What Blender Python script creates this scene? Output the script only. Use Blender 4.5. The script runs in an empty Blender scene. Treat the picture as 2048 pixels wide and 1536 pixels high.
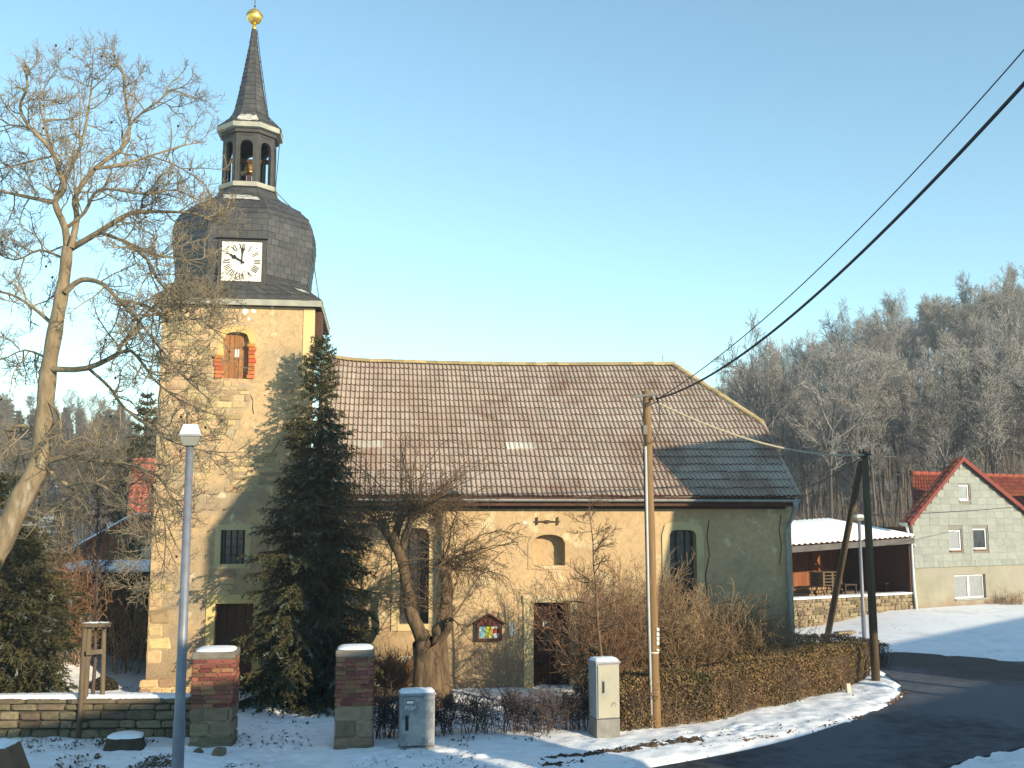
import bpy, bmesh, math, random
import numpy as np
from mathutils import Vector, Matrix
R = math.radians
S = bpy.context.scene
COL = S.collection

# ------------------------------------------------------------------ camera, sky, sun, exposure
FPX, TH, PSI = 2050.0, math.atan(267 / 2050), R(7.22)
CAM = Vector((0, 0, 4.4))
FW = Vector((math.sin(PSI) * math.cos(TH), math.cos(PSI) * math.cos(TH), math.sin(TH)))
RT = Vector((math.cos(PSI), -math.sin(PSI), 0))
UP = RT.cross(FW)
cd = bpy.data.cameras.new('camera')
cam = bpy.data.objects.new('camera', cd)
COL.objects.link(cam)
cam.matrix_world = Matrix(((RT.x, UP.x, -FW.x, CAM.x), (RT.y, UP.y, -FW.y, CAM.y), (RT.z, UP.z, -FW.z, CAM.z), (0, 0, 0, 1)))
cd.sensor_width = 36.0
cd.lens = 36.0 * FPX / 2048
cd.clip_start, cd.clip_end = 0.1, 3000
S.camera = cam

SUN_AZ, SUN_EL = R(38), R(16)          # to the right of straight behind the camera
sund = Vector((math.sin(SUN_AZ) * math.cos(SUN_EL), -math.cos(SUN_AZ) * math.cos(SUN_EL), math.sin(SUN_EL)))
W = bpy.data.worlds.new('World')
S.world = W
W.use_nodes = True
nt = W.node_tree
bg = nt.nodes['Background']
sky = nt.nodes.new('ShaderNodeTexSky')
sky.sky_type = 'NISHITA'
sky.sun_disc = False
sky.sun_elevation = SUN_EL
sky.sun_rotation = math.atan2(sund.x, sund.y)
sky.altitude = 200
sky.air_density = 1.0
sky.dust_density = 0.0
sky.ozone_density = 0.5
tint = nt.nodes.new('ShaderNodeMix')
tint.data_type = 'RGBA'
tint.blend_type = 'MULTIPLY'
tint.inputs[0].default_value = 1.0
tint.inputs[7].default_value = (0.79, 0.99, 0.97, 1)
nt.links.new(sky.outputs[0], tint.inputs[6])
nt.links.new(tint.outputs[2], bg.inputs[0])
bg.inputs[1].default_value = 0.138
sl = bpy.data.lights.new('sun', 'SUN')
sl.energy = 4.1
sl.angle = R(0.5)
sl.color = (1.0, 0.84, 0.60)
so = bpy.data.objects.new('sun', sl)
COL.objects.link(so)
so.rotation_euler = sund.to_track_quat('Z', 'Y').to_euler()
so.location = (20, -20, 30)
S.view_settings.view_transform = 'Standard'
S.view_settings.look = 'None'
S.view_settings.gamma = 1
S.view_settings.exposure = 1.0
S.view_settings.use_curve_mapping = False
S.render.engine = 'CYCLES'
S.cycles.max_bounces = 6
S.cycles.use_denoising = True
S.cycles.denoising_prefilter = 'NONE'

# ------------------------------------------------------------------ helpers
def ray(px, py):
    return FW * FPX + RT * (px - 1024) + UP * (768 - py)
def at(px, py, Y):                      # the point at photo pixel (px, py) at the distance Y
    d = ray(px, py)
    return CAM + d * (Y / d.y)
def gp(px, py, z=0.0):                  # the point of the ground seen at photo pixel (px, py)
    d = ray(px, py)
    return CAM + d * ((z - CAM.z) / d.z)
def on_plane(px, py, P, N):
    d = ray(px, py)
    return CAM + d * ((P - CAM).dot(N) / d.dot(N))
FR = {}
def frame(o):
    return FR.get(o.name, Matrix.Identity(4)) if o else Matrix.Identity(4)
def link(o, parent=None):
    COL.objects.link(o)
    if parent:
        o.parent = parent
        FR[o.name] = frame(parent)
    return o
def tag(o, label=None, cat=None, group=None, kind=None):
    if label: o['label'] = label
    if cat: o['category'] = cat
    if group: o['group'] = group
    if kind: o['kind'] = kind
    return o
def thing(name, label, cat, loc=(0, 0, 0), rz=0.0, group=None):
    o = bpy.data.objects.new(name, None)
    COL.objects.link(o)
    o.empty_display_size = 0.2
    o.location = loc
    o.rotation_euler = (0, 0, rz)
    FR[o.name] = Matrix.Translation(Vector(loc)) @ Matrix.Rotation(rz, 4, 'Z')
    return tag(o, label, cat, group)

def np_mesh(name, V, quads=None, tris=None, mat=None, smooth=False):
    me = bpy.data.meshes.new(name)
    V = np.asarray(V, dtype=np.float32).reshape(-1, 3)
    loops, starts, n0 = [], [], 0
    if quads is not None and len(quads):
        q = np.asarray(quads, dtype=np.int32).reshape(-1, 4)
        loops.append(q.ravel()); starts.append(np.arange(len(q)) * 4 + n0); n0 += q.size
    if tris is not None and len(tris):
        t = np.asarray(tris, dtype=np.int32).reshape(-1, 3)
        loops.append(t.ravel()); starts.append(np.arange(len(t)) * 3 + n0); n0 += t.size
    L = np.concatenate(loops); st = np.concatenate(starts).astype(np.int32)
    me.vertices.add(len(V)); me.vertices.foreach_set('co', V.ravel())
    me.loops.add(len(L)); me.loops.foreach_set('vertex_index', L)
    me.polygons.add(len(st)); me.polygons.foreach_set('loop_start', st)
    me.polygons.foreach_set('use_smooth', np.full(len(st), smooth, dtype=bool))
    me.update(calc_edges=True)
    if mat: me.materials.append(mat)
    return me
def np_obj(name, V, quads=None, tris=None, mat=None, parent=None, smooth=False):
    V = np.asarray(V, dtype=np.float64).reshape(-1, 3)
    if parent:
        Mi = np.array(frame(parent).inverted())
        V = V @ Mi[:3, :3].T + Mi[:3, 3]
    return link(bpy.data.objects.new(name, np_mesh(name, V, quads, tris, mat, smooth)), parent)

class G:                                # collects shapes, builds ONE mesh object (coordinates are world, or local with local=True)
    def __init__(s): s.v, s.f = [], []
    def add(s, vs, fs):
        b = len(s.v); s.v += [tuple(p) for p in vs]; s.f += [tuple(i + b for i in f) for f in fs]; return s
    def quad(s, a, b, c, d): return s.add([a, b, c, d], [(0, 1, 2, 3)])
    def poly(s, ps): return s.add(ps, [tuple(range(len(ps)))])
    def box(s, a, b, M=None):
        x0, y0, z0 = a; x1, y1, z1 = b
        vs = [Vector(p) for p in ((x0, y0, z0), (x1, y0, z0), (x1, y1, z0), (x0, y1, z0), (x0, y0, z1), (x1, y0, z1), (x1, y1, z1), (x0, y1, z1))]
        if M: vs = [M @ p for p in vs]
        return s.add(vs, [(0, 3, 2, 1), (4, 5, 6, 7), (0, 1, 5, 4), (1, 2, 6, 5), (2, 3, 7, 6), (3, 0, 4, 7)])
    def bar(s, p, q, w, h):             # a square bar from p to q
        p, q = Vector(p), Vector(q); d = (q - p); L = d.length; d.normalize()
        u = d.cross(Vector((0, 0, 1)))
        if u.length < 1e-3: u = Vector((1, 0, 0))
        u.normalize(); v = u.cross(d)
        vs = [p + u * sx * w / 2 + v * sz * h / 2 + d * t for t in (0, L) for sx, sz in ((-1, -1), (1, -1), (1, 1), (-1, 1))]
        return s.add(vs, [(0, 1, 2, 3), (7, 6, 5, 4), (0, 4, 5, 1), (1, 5, 6, 2), (2, 6, 7, 3), (3, 7, 4, 0)])
    def prism(s, pts, off):             # polygon pts extruded by off
        n = len(pts); off = Vector(off)
        vs = [Vector(p) for p in pts] + [Vector(p) + off for p in pts]
        return s.add(vs, [tuple(range(n)), tuple(range(2 * n - 1, n - 1, -1))] + [(i, i + n, (i + 1) % n + n, (i + 1) % n) for i in range(n)])
    def tube(s, pts, rad, k=8, cap=True):
        pts = [Vector(p) for p in pts]; n = len(pts)
        if not hasattr(rad, '__len__'): rad = [rad] * n
        vs, fs = [], []
        for i, p in enumerate(pts):
            d = (pts[min(i + 1, n - 1)] - pts[max(i - 1, 0)]).normalized()
            u = d.cross(Vector((0.3, 0.2, 1)) if abs(d.z) < 0.9 else Vector((1, 0.1, 0))).normalized(); v = d.cross(u)
            vs += [p + (u * math.cos(2 * math.pi * j / k) + v * math.sin(2 * math.pi * j / k)) * rad[i] for j in range(k)]
        for i in range(n - 1):
            fs += [(i * k + j, i * k + (j + 1) % k, (i + 1) * k + (j + 1) % k, (i + 1) * k + j) for j in range(k)]
        if cap: fs += [tuple(range(k - 1, -1, -1)), tuple((n - 1) * k + j for j in range(k))]
        return s.add(vs, fs)
    def lathe(s, c, prof, k=16):        # profile of (radius, z) round the vertical through c
        c = Vector(c); vs, fs = [], []
        for r, z in prof: vs += [c + Vector((r * math.cos(2 * math.pi * j / k), r * math.sin(2 * math.pi * j / k), z)) for j in range(k)]
        for i in range(len(prof) - 1):
            fs += [(i * k + j, i * k + (j + 1) % k, (i + 1) * k + (j + 1) % k, (i + 1) * k + j) for j in range(k)]
        fs += [tuple(range(k - 1, -1, -1)), tuple((len(prof) - 1) * k + j for j in range(k))]
        return s.add(vs, fs)
    def mesh(s, name, mat=None, smooth=False):
        me = bpy.data.meshes.new(name); me.from_pydata(s.v, [], s.f)
        if mat: me.materials.append(mat)
        if smooth: me.polygons.foreach_set('use_smooth', np.ones(len(me.polygons), dtype=bool))
        me.update(); return me
    def build(s, name, mat=None, parent=None, smooth=False, local=False, bevel=0):
        if parent and not local:
            Mi = frame(parent).inverted(); s.v = [tuple(Mi @ Vector(p)) for p in s.v]
        o = link(bpy.data.objects.new(name, s.mesh(name, mat, smooth)), parent)
        if bevel:
            bm = bmesh.new(); bm.from_mesh(o.data)
            bmesh.ops.remove_doubles(bm, verts=bm.verts, dist=1e-5)
            bmesh.ops.bevel(bm, geom=[e for e in bm.edges if len(e.link_faces) == 2 and e.calc_face_angle(0) > 0.5], offset=bevel, segments=2, profile=0.6, affect='EDGES')
            bm.to_mesh(o.data); bm.free()
        return o
def piece(name, me, parent, loc, rot=None, scale=(1, 1, 1)):   # a copy of a shared mesh; loc and rot in world coordinates
    o = bpy.data.objects.new(name, me)
    Mw = Matrix.Translation(Vector(loc)) @ (rot.to_4x4() if rot else Matrix.Identity(4))
    Ml = frame(parent).inverted() @ Mw
    l, r, _ = Ml.decompose()
    link(o, parent)
    o.location = l; o.rotation_mode = 'QUATERNION'; o.rotation_quaternion = r; o.scale = scale
    return o

# ------------------------------------------------------------------ materials
def mat(name, c1, c2=None, scale=4.0, rough=0.85, bump=0.0, bscale=None, island=0.0, objrand=0.0, spec=0.3, metal=0.0, c3=None, s3=1.0, t3=0.6, world=False, detail=6, hue=0.0, c4=None, s4=12.0, t4=0.62, stretch=None):
    m = bpy.data.materials.new(name); m.use_nodes = True
    t = m.node_tree; N = t.nodes; Lk = t.links.new
    b = N['Principled BSDF']
    b.inputs['Roughness'].default_value = rough
    b.inputs['Specular IOR Level'].default_value = spec
    b.inputs['Metallic'].default_value = metal
    if world:
        co = N.new('ShaderNodeNewGeometry').outputs['Position']
    else:
        co = N.new('ShaderNodeTexCoord').outputs['Object']
    oi = N.new('ShaderNodeObjectInfo')
    if not world:
        va = N.new('ShaderNodeVectorMath'); va.operation = 'ADD'
        sc = N.new('ShaderNodeMath'); sc.operation = 'MULTIPLY'; sc.inputs[1].default_value = 37.0
        Lk(oi.outputs['Random'], sc.inputs[0]); Lk(co, va.inputs[0]); Lk(sc.outputs[0], va.inputs[1]); co = va.outputs[0]
    if stretch:
        mp = N.new('ShaderNodeVectorMath'); mp.operation = 'MULTIPLY'; mp.inputs[1].default_value = stretch
        Lk(co, mp.inputs[0]); co = mp.outputs[0]
    def noise(s, d=detail):
        n = N.new('ShaderNodeTexNoise'); n.inputs['Scale'].default_value = s; n.inputs['Detail'].default_value = d; n.inputs['Roughness'].default_value = 0.62
        Lk(co, n.inputs['Vector']); return n.outputs['Fac']
    def mix(f, a, bcol):
        x = N.new('ShaderNodeMix'); x.data_type = 'RGBA'
        if hasattr(f, 'links'): Lk(f, x.inputs[0])
        else: x.inputs[0].default_value = f
        for v, i in ((a, 6), (bcol, 7)):
            if hasattr(v, 'links'): Lk(v, x.inputs[i])
            else: x.inputs[i].default_value = (*v, 1)
        return x.outputs[2]
    def ramp(f, lo, hi):
        r = N.new('ShaderNodeMapRange'); r.inputs['From Min'].default_value = lo; r.inputs['From Max'].default_value = hi
        Lk(f, r.inputs['Value']); return r.outputs[0]
    cur = N.new('ShaderNodeRGB'); cur.outputs[0].default_value = (*c1, 1); cur = cur.outputs[0]
    if c2: cur = mix(ramp(noise(scale), 0.35, 0.65), cur, c2)
    if c3: cur = mix(ramp(noise(s3), t3 - 0.05, t3 + 0.05), cur, c3)
    if c4: cur = mix(ramp(noise(s4), t4 - 0.04, t4 + 0.04), cur, c4)
    for amt, src in ((island, None), (objrand, oi.outputs['Random'])):
        if amt:
            if src is None: src = N.new('ShaderNodeNewGeometry').outputs['Random Per Island']
            hs = N.new('ShaderNodeHueSaturation')
            Lk(ramp(src, 0, 1), hs.inputs['Value']); hs.inputs['Value'].links[0].from_node.inputs['To Min'].default_value = 1 - amt; hs.inputs['Value'].links[0].from_node.inputs['To Max'].default_value = 1 + amt
            if hue:
                wn = N.new('ShaderNodeTexWhiteNoise'); wn.noise_dimensions = '1D'; Lk(src, wn.inputs['W'])
                r = N.new('ShaderNodeMapRange'); r.inputs['To Min'].default_value = 0.5 - hue; r.inputs['To Max'].default_value = 0.5 + hue
                Lk(wn.outputs[0], r.inputs['Value']); Lk(r.outputs[0], hs.inputs['Hue'])
            Lk(cur, hs.inputs['Color']); cur = hs.outputs[0]
    Lk(cur, b.inputs['Base Color'])
    if bump:
        bp = N.new('ShaderNodeBump'); bp.inputs['Strength'].default_value = bump; bp.inputs['Distance'].default_value = 0.02
        Lk(noise(bscale or scale * 4), bp.inputs['Height']); Lk(bp.outputs[0], b.inputs['Normal'])
    return m

def zstain(m, col, zlo, zhi, wob=1.6, amt=0.8, sc=1.3):      # damp and dirt of a wall's foot, ragged edge
    t = m.node_tree; N = t.nodes; Lk = t.links.new
    b = N['Principled BSDF']; src = b.inputs['Base Color'].links[0].from_socket
    pos = N.new('ShaderNodeNewGeometry').outputs['Position']
    sx = N.new('ShaderNodeSeparateXYZ'); Lk(pos, sx.inputs[0])
    n = N.new('ShaderNodeTexNoise'); n.inputs['Scale'].default_value = sc; n.inputs['Detail'].default_value = 7; Lk(pos, n.inputs['Vector'])
    ma = N.new('ShaderNodeMath'); ma.operation = 'MULTIPLY_ADD'; ma.inputs[1].default_value = -wob * 2; Lk(n.outputs['Fac'], ma.inputs[0])
    ad = N.new('ShaderNodeMath'); ad.operation = 'ADD'; ad.inputs[1].default_value = wob; Lk(ma.outputs[0], ad.inputs[0]); Lk(sx.outputs['Z'], ma.inputs[2])
    r = N.new('ShaderNodeMapRange'); r.inputs['From Min'].default_value = zlo; r.inputs['From Max'].default_value = zhi; r.inputs['To Min'].default_value = amt; r.inputs['To Max'].default_value = 0
    Lk(ad.outputs[0], r.inputs['Value'])
    x = N.new('ShaderNodeMix'); x.data_type = 'RGBA'; Lk(r.outputs[0], x.inputs[0]); Lk(src, x.inputs[6]); x.inputs[7].default_value = (*col, 1)
    Lk(x.outputs[2], b.inputs['Base Color']); return m

def mottle(m, s, lo, hi, dark, amt):      # blotches and grain over a material's colour
    t = m.node_tree; N = t.nodes; Lk = t.links.new
    b = N['Principled BSDF']; src = b.inputs['Base Color'].links[0].from_socket
    pos = N.new('ShaderNodeNewGeometry').outputs['Position']
    n = N.new('ShaderNodeTexNoise'); n.inputs['Scale'].default_value = s; n.inputs['Detail'].default_value = 8; n.inputs['Roughness'].default_value = 0.75; Lk(pos, n.inputs['Vector'])
    r = N.new('ShaderNodeMapRange'); r.inputs['From Min'].default_value = lo; r.inputs['From Max'].default_value = hi; r.inputs['To Max'].default_value = amt; Lk(n.outputs['Fac'], r.inputs['Value'])
    x = N.new('ShaderNodeMix'); x.data_type = 'RGBA'; Lk(r.outputs[0], x.inputs[0]); Lk(src, x.inputs[6]); x.inputs[7].default_value = (*dark, 1)
    Lk(x.outputs[2], b.inputs['Base Color']); return m
PLASTER = mottle(mottle(zstain(mat('ochre_plaster', (0.545, 0.375, 0.20), (0.42, 0.295, 0.165), 1.1, 0.95, 0.7, 22, world=True, c3=(0.33, 0.255, 0.165), s3=0.55, t3=0.55, c4=(0.64, 0.53, 0.34), s4=2.3, t4=0.64), (0.20, 0.15, 0.10), 0.5, 1.9), 7, 0.47, 0.68, (0.25, 0.18, 0.105), 0.8), 22, 0.52, 0.7, (0.68, 0.56, 0.36), 0.5)
NAVE_PLASTER = mottle(mottle(zstain(mat('ochre_nave_plaster', (0.545, 0.38, 0.205), (0.44, 0.31, 0.172), 0.8, 0.95, 0.7, 20, world=True, c3=(0.36, 0.275, 0.17), s3=0.5, t3=0.57, c4=(0.62, 0.50, 0.30), s4=1.8, t4=0.61), (0.19, 0.14, 0.088), 0.7, 2.1, 1.8, 0.8), 6, 0.47, 0.70, (0.27, 0.20, 0.12), 0.75), 24, 0.52, 0.7, (0.66, 0.54, 0.34), 0.45)
STONE_TRIM = mat('pale_sandstone_trim', (0.58, 0.45, 0.24), (0.48, 0.38, 0.22), 2.5, 0.9, 0.2, 20, world=True)
RUBBLE = mat('rubble_sandstone', (0.50, 0.36, 0.19), (0.36, 0.255, 0.135), 3, 0.95, 0.6, 12, objrand=0.35, hue=0.02)
MORTAR = mat('lime_mortar', (0.42, 0.34, 0.21), (0.33, 0.27, 0.18), 4, 0.95, 0.5, 25, world=True)
GREYSTONE = mat('mossy_sandstone', (0.21, 0.165, 0.105), (0.13, 0.103, 0.066), 3, 0.95, 0.7, 14, objrand=0.35, hue=0.02, c3=(0.12, 0.105, 0.06), s3=3, t3=0.66)
BRICK = mat('old_red_brick', (0.28, 0.095, 0.055), (0.20, 0.085, 0.056), 6, 0.9, 0.5, 30, objrand=0.45, hue=0.03, c3=(0.30, 0.25, 0.19), s3=4, t3=0.66)
BRICK_NEW = mat('orange_brick', (0.56, 0.17, 0.05), (0.44, 0.13, 0.05), 5, 0.9, 0.4, 30, objrand=0.2, hue=0.02)
SLATE = mat('dark_slate', (0.046, 0.047, 0.050), (0.066, 0.064, 0.060), 3, 0.55, 0.2, 20, island=0.22, spec=0.45)
SLATE1 = mat('dark_slate_piece', (0.046, 0.047, 0.050), (0.066, 0.064, 0.060), 3, 0.5, 0.2, 20, objrand=0.22, spec=0.45)
TILE = mottle(mat('brown_concrete_tile', (0.345, 0.26, 0.20), (0.425, 0.355, 0.295), 0.5, 0.8, 0.3, 60, objrand=0.12, hue=0.006, world=True, c3=(0.27, 0.175, 0.125), s3=0.4, t3=0.6), 9, 0.5, 0.7, (0.46, 0.41, 0.35), 0.5)
TILEI = mottle(mat('brown_concrete_tiles', (0.345, 0.26, 0.20), (0.425, 0.355, 0.295), 0.5, 0.8, 0.3, 60, island=0.12, hue=0.006, world=True, c3=(0.27, 0.175, 0.125), s3=0.4, t3=0.6), 9, 0.5, 0.7, (0.46, 0.41, 0.35), 0.5)
LICHEN = mat('lichen_ridge_tile', (0.30, 0.225, 0.12), (0.40, 0.31, 0.16), 6, 0.95, 0.5, 30, objrand=0.3)
WHITE_TILE = mat('glass_roof_tile', (0.62, 0.58, 0.50), (0.5, 0.46, 0.4), 6, 0.3, objrand=0.25)
WOOD_BROWN = mat('stained_door_wood', (0.30, 0.135, 0.045), (0.20, 0.08, 0.03), 3, 0.6, 0.3, 8, objrand=0.25, stretch=(6, 6, 0.6))
WOOD_DARK = mat('dark_brown_wood', (0.075, 0.032, 0.018), (0.045, 0.02, 0.012), 3, 0.7, 0.3, 8, objrand=0.35, stretch=(6, 6, 0.6))
PALESTONE = mat('tan_sandstone', (0.29, 0.21, 0.13), (0.19, 0.14, 0.088), 3, 0.95, 0.7, 14, objrand=0.3, hue=0.02)
WOOD_GREY = mat('weathered_wood', (0.16, 0.115, 0.07), (0.10, 0.075, 0.05), 3, 0.85, 0.5, 9, objrand=0.2, stretch=(8, 8, 0.7))
WOOD_RED = mat('red_brown_boarding', (0.27, 0.10, 0.04), (0.17, 0.06, 0.025), 2.5, 0.8, 0.3, 8, objrand=0.3, stretch=(6, 6, 0.5))
EAVES_WOOD = mat('eaves_board', (0.10, 0.045, 0.025), (0.06, 0.03, 0.02), 4, 0.8, 0.2, world=True)
FASCIA = mat('grey_white_fascia', (0.36, 0.35, 0.28), (0.27, 0.27, 0.23), 3, 0.7, 0.15, 15, world=True)
ZINC = mat('grey_zinc', (0.36, 0.37, 0.36), (0.27, 0.28, 0.28), 3, 0.45, 0.05, world=True, metal=0.3)
DARK = mat('dark_interior', (0.012, 0.012, 0.013), rough=0.9)
GLASS = mat('dark_window_glass', (0.02, 0.024, 0.032), (0.05, 0.05, 0.055), 4, 0.12, spec=0.6)
LEAD = mat('dark_iron', (0.03, 0.028, 0.026), (0.06, 0.04, 0.03), 8, 0.7)
GOLD = mat('gilded_copper', (0.90, 0.62, 0.16), (0.80, 0.52, 0.12), 3, 0.32, metal=0.85)
BRONZE = mat('bell_bronze', (0.45, 0.25, 0.08), rough=0.4, metal=0.8)
WHITE = mat('white_paint', (0.78, 0.75, 0.66), (0.70, 0.67, 0.58), 5, 0.6)
BLACK = mat('black_paint', (0.015, 0.014, 0.013), rough=0.5)
SNOW = mat('snow_cap_white', (0.88, 0.90, 0.93), (0.82, 0.84, 0.88), 6, 0.7, 0.5, 12, world=True)
FROST = mat('frost_patch', (0.60, 0.58, 0.52), (0.2, 0.19, 0.18), 9, 0.8, 0.3, world=True)

# ------------------------------------------------------------------ terrain, snow and road
ROADPX = [(1230, 1548), (1340, 1528), (1420, 1514), (1520, 1494), (1620, 1468), (1720, 1434), (1780, 1406), (1806, 1384), (1800, 1366), (1778, 1351), (1754, 1338), (1742, 1318), (1768, 1301), (1900, 1310), (2048, 1322), (2300, 1345)]
road = [Vector((-30, -4.2, 0)), Vector((-9, 8.6, 0)), Vector((-2, 13.2, 0))] + [gp(*p) for p in ROADPX]
road += [Vector((60, 40, 0)), Vector((60, 33, 0)), gp(2300, 1432), gp(2048, 1492), gp(1860, 1538), Vector((-5.5, 8.0, 0)), Vector((-28, -6, 0))]
def smooth_poly(P, it=2):               # Chaikin corner cutting
    for _ in range(it):
        Q = []
        for i in range(len(P)):
            a, b = P[i], P[(i + 1) % len(P)]
            Q += [a * 0.75 + b * 0.25, a * 0.25 + b * 0.75]
        P = Q
    return P
road = smooth_poly(road, 2)
RP = np.array([(p.x, p.y) for p in road])
def road_sd(x, y):                      # signed distance to the road's edge, negative on the road
    x = np.asarray(x, float); y = np.asarray(y, float)
    d = np.full(x.shape, 1e9); ins = np.zeros(x.shape, bool)
    for i in range(len(RP)):
        ax, ay = RP[i]; bx, by = RP[(i + 1) % len(RP)]
        ex, ey = bx - ax, by - ay
        t = np.clip(((x - ax) * ex + (y - ay) * ey) / (ex * ex + ey * ey + 1e-12), 0, 1)
        d = np.minimum(d, np.hypot(x - ax - t * ex, y - ay - t * ey))
        c = ((ay > y) != (by > y)) & (x < (bx - ax) * (y - ay) / (by - ay + 1e-12) + ax)
        ins ^= c
    return np.where(ins, -d, d)
def ss(v): v = np.clip(v, 0, 1); return v * v * (3 - 2 * v)
_rg = np.random.default_rng(5)
_lat = _rg.random((64, 64))
def vnoise(x, y):
    xi = np.floor(x).astype(int); yi = np.floor(y).astype(int); fx = ss(x - xi); fy = ss(y - yi)
    g = lambda a, b: _lat[a % 64, b % 64]
    return (g(xi, yi) * (1 - fx) + g(xi + 1, yi) * fx) * (1 - fy) + (g(xi, yi + 1) * (1 - fx) + g(xi + 1, yi + 1) * fx) * fy - 0.5
def fbm(x, y, o=4):
    s = 0; a = 1.0
    for k in range(o): s = s + a * vnoise(x * 2 ** k + 17.3 * k, y * 2 ** k + 5.1 * k); a *= 0.5
    return s
def hills(x, y):
    h = 19 * ss((y - 52) / 62) * ss((x - 16) / 62)
    h = h + 13.5 * ss((y - 95) / 120) * ss((-x + 14) / 60)
    s = (x - 9.6) * 0.54 - (y - 18) * 0.84
    h = h + 2.6 * ss((s - 1.2) / 8.0)
    h = h + 0.9 * ss((y - 24.5) / 7.0) * ss((-x - 5.6) / 4.0)
    h = h + 0.5 * ss((y - 33) / 10.0) * ss((x - 16.5) / 5.0)
    return h
def zg(x, y):                            # the height of the ground
    return float(hills(np.array(float(x)), np.array(float(y))))
def axis(lo, a, b, hi, st, n):
    c = np.arange(a, b + 1e-6, st)
    u = np.linspace(0, 1, n + 1)[1:] ** 2.2
    return np.concatenate([(a - (a - lo) * u)[::-1], c, b + (hi - b) * u])
gx = axis(-420, -10, 15, 420, 0.07, 60); gy = axis(-160, 16.5, 31, 520, 0.07, 70)
GX, GY = np.meshgrid(gx, gy, indexing='ij')
sd = road_sd(GX, GY) + 0.30 * fbm(GX * 1.4, GY * 1.4, 4) + 0.16 * fbm(GX * 6.0, GY * 6.0, 3)
GZ = hills(GX, GY)
near = ss(1 - (np.hypot(GX - 2, GY - 22) - 14) / 20)
GZ = GZ + near * (0.05 * fbm(GX * 1.1, GY * 1.1, 3) + 0.035 * fbm(GX * 4.2, GY * 4.2, 3))
GZ = np.where(sd < 0, -0.06, GZ * ss(sd / 0.25) + 0.05 * ss(sd / 0.3) - 0.06 * (1 - ss(sd / 0.10)))
_fp = np.random.default_rng(33)         # footprints along the path and the verge
for (ax, ay), (bx, by), n_ in (((560, 1530), (545, 1380), 46), ((700, 1525), (1150, 1505), 40), ((1250, 1505), (1560, 1452), 26), ((480, 1530), (180, 1510), 18)):
    a, b = gp(ax, ay), gp(bx, by)
    for k in range(n_):
        p = a.lerp(b, (k + 0.5) / n_); u = (b - a).normalized(); q = p + Vector((-u.y, u.x, 0)) * (0.13 * (-1) ** k + _fp.normal(0, 0.16))
        i0, i1 = np.searchsorted(gx, [q.x - 0.45, q.x + 0.45]); j0, j1 = np.searchsorted(gy, [q.y - 0.45, q.y + 0.45])
        ex = (GX[i0:i1, j0:j1] - q.x) * u.x + (GY[i0:i1, j0:j1] - q.y) * u.y; ey = -(GX[i0:i1, j0:j1] - q.x) * u.y + (GY[i0:i1, j0:j1] - q.y) * u.x
        rr = (ex / 0.17) ** 2 + (ey / 0.085) ** 2
        GZ[i0:i1, j0:j1] += np.where(sd[i0:i1, j0:j1] > 0.3, -0.034 * np.exp(-rr ** 2) + 0.012 * np.exp(-((rr - 1.9) / 0.8) ** 2), 0)
nx, ny = GX.shape
ii = np.arange(nx * ny).reshape(nx, ny)
Q = np.stack([ii[:-1, :-1], ii[1:, :-1], ii[1:, 1:], ii[:-1, 1:]], -1).reshape(-1, 4)

def snow_mat():
    m = mat('trodden_snow', (0.88, 0.90, 0.93), (0.80, 0.82, 0.86), 1.5, 0.75, 0.5, 14, world=True, c3=(0.70, 0.71, 0.73), s3=0.7, t3=0.62)
    t = m.node_tree; N = t.nodes; Lk = t.links.new; b = N['Principled BSDF']
    src = b.inputs['Base Color'].links[0].from_socket
    pos = N.new('ShaderNodeNewGeometry').outputs['Position']
    def nz(s, d=6):
        n = N.new('ShaderNodeTexNoise'); n.inputs['Scale'].default_value = s; n.inputs['Detail'].default_value = d; n.inputs['Roughness'].default_value = 0.7; Lk(pos, n.inputs['Vector']); return n.outputs['Fac']
    def rmp(f, a, c):
        r = N.new('ShaderNodeMapRange'); r.inputs['From Min'].default_value = a; r.inputs['From Max'].default_value = c; Lk(f, r.inputs['Value']); return r.outputs[0]
    mu = N.new('ShaderNodeMath'); mu.operation = 'MULTIPLY'
    Lk(rmp(nz(7.0), 0.60, 0.66), mu.inputs[0]); Lk(rmp(nz(0.55, 3), 0.46, 0.60), mu.inputs[1])
    x = N.new('ShaderNodeMix'); x.data_type = 'RGBA'; Lk(mu.outputs[0], x.inputs[0]); Lk(src, x.inputs[6]); x.inputs[7].default_value = (0.085, 0.07, 0.045, 1)
    # leaf litter under the far woods
    sp = N.new('ShaderNodeSeparateXYZ'); Lk(pos, sp.inputs[0])
    m2 = N.new('ShaderNodeMath'); m2.operation = 'MULTIPLY'
    Lk(rmp(sp.outputs['Y'], 50, 62), m2.inputs[0]); Lk(rmp(nz(0.16, 5), 0.34, 0.46), m2.inputs[1])
    x2 = N.new('ShaderNodeMix'); x2.data_type = 'RGBA'; Lk(m2.outputs[0], x2.inputs[0]); Lk(x.outputs[2], x2.inputs[6]); x2.inputs[7].default_value = (0.085, 0.065, 0.045, 1)
    Lk(x2.outputs[2], b.inputs['Base Color'])
    return m
tag(np_obj('ground', np.stack([GX, GY, GZ], -1), Q, None, snow_mat(), None, True), 'snowy ground of the churchyard, verge and hills', 'ground', None, 'structure')
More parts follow.
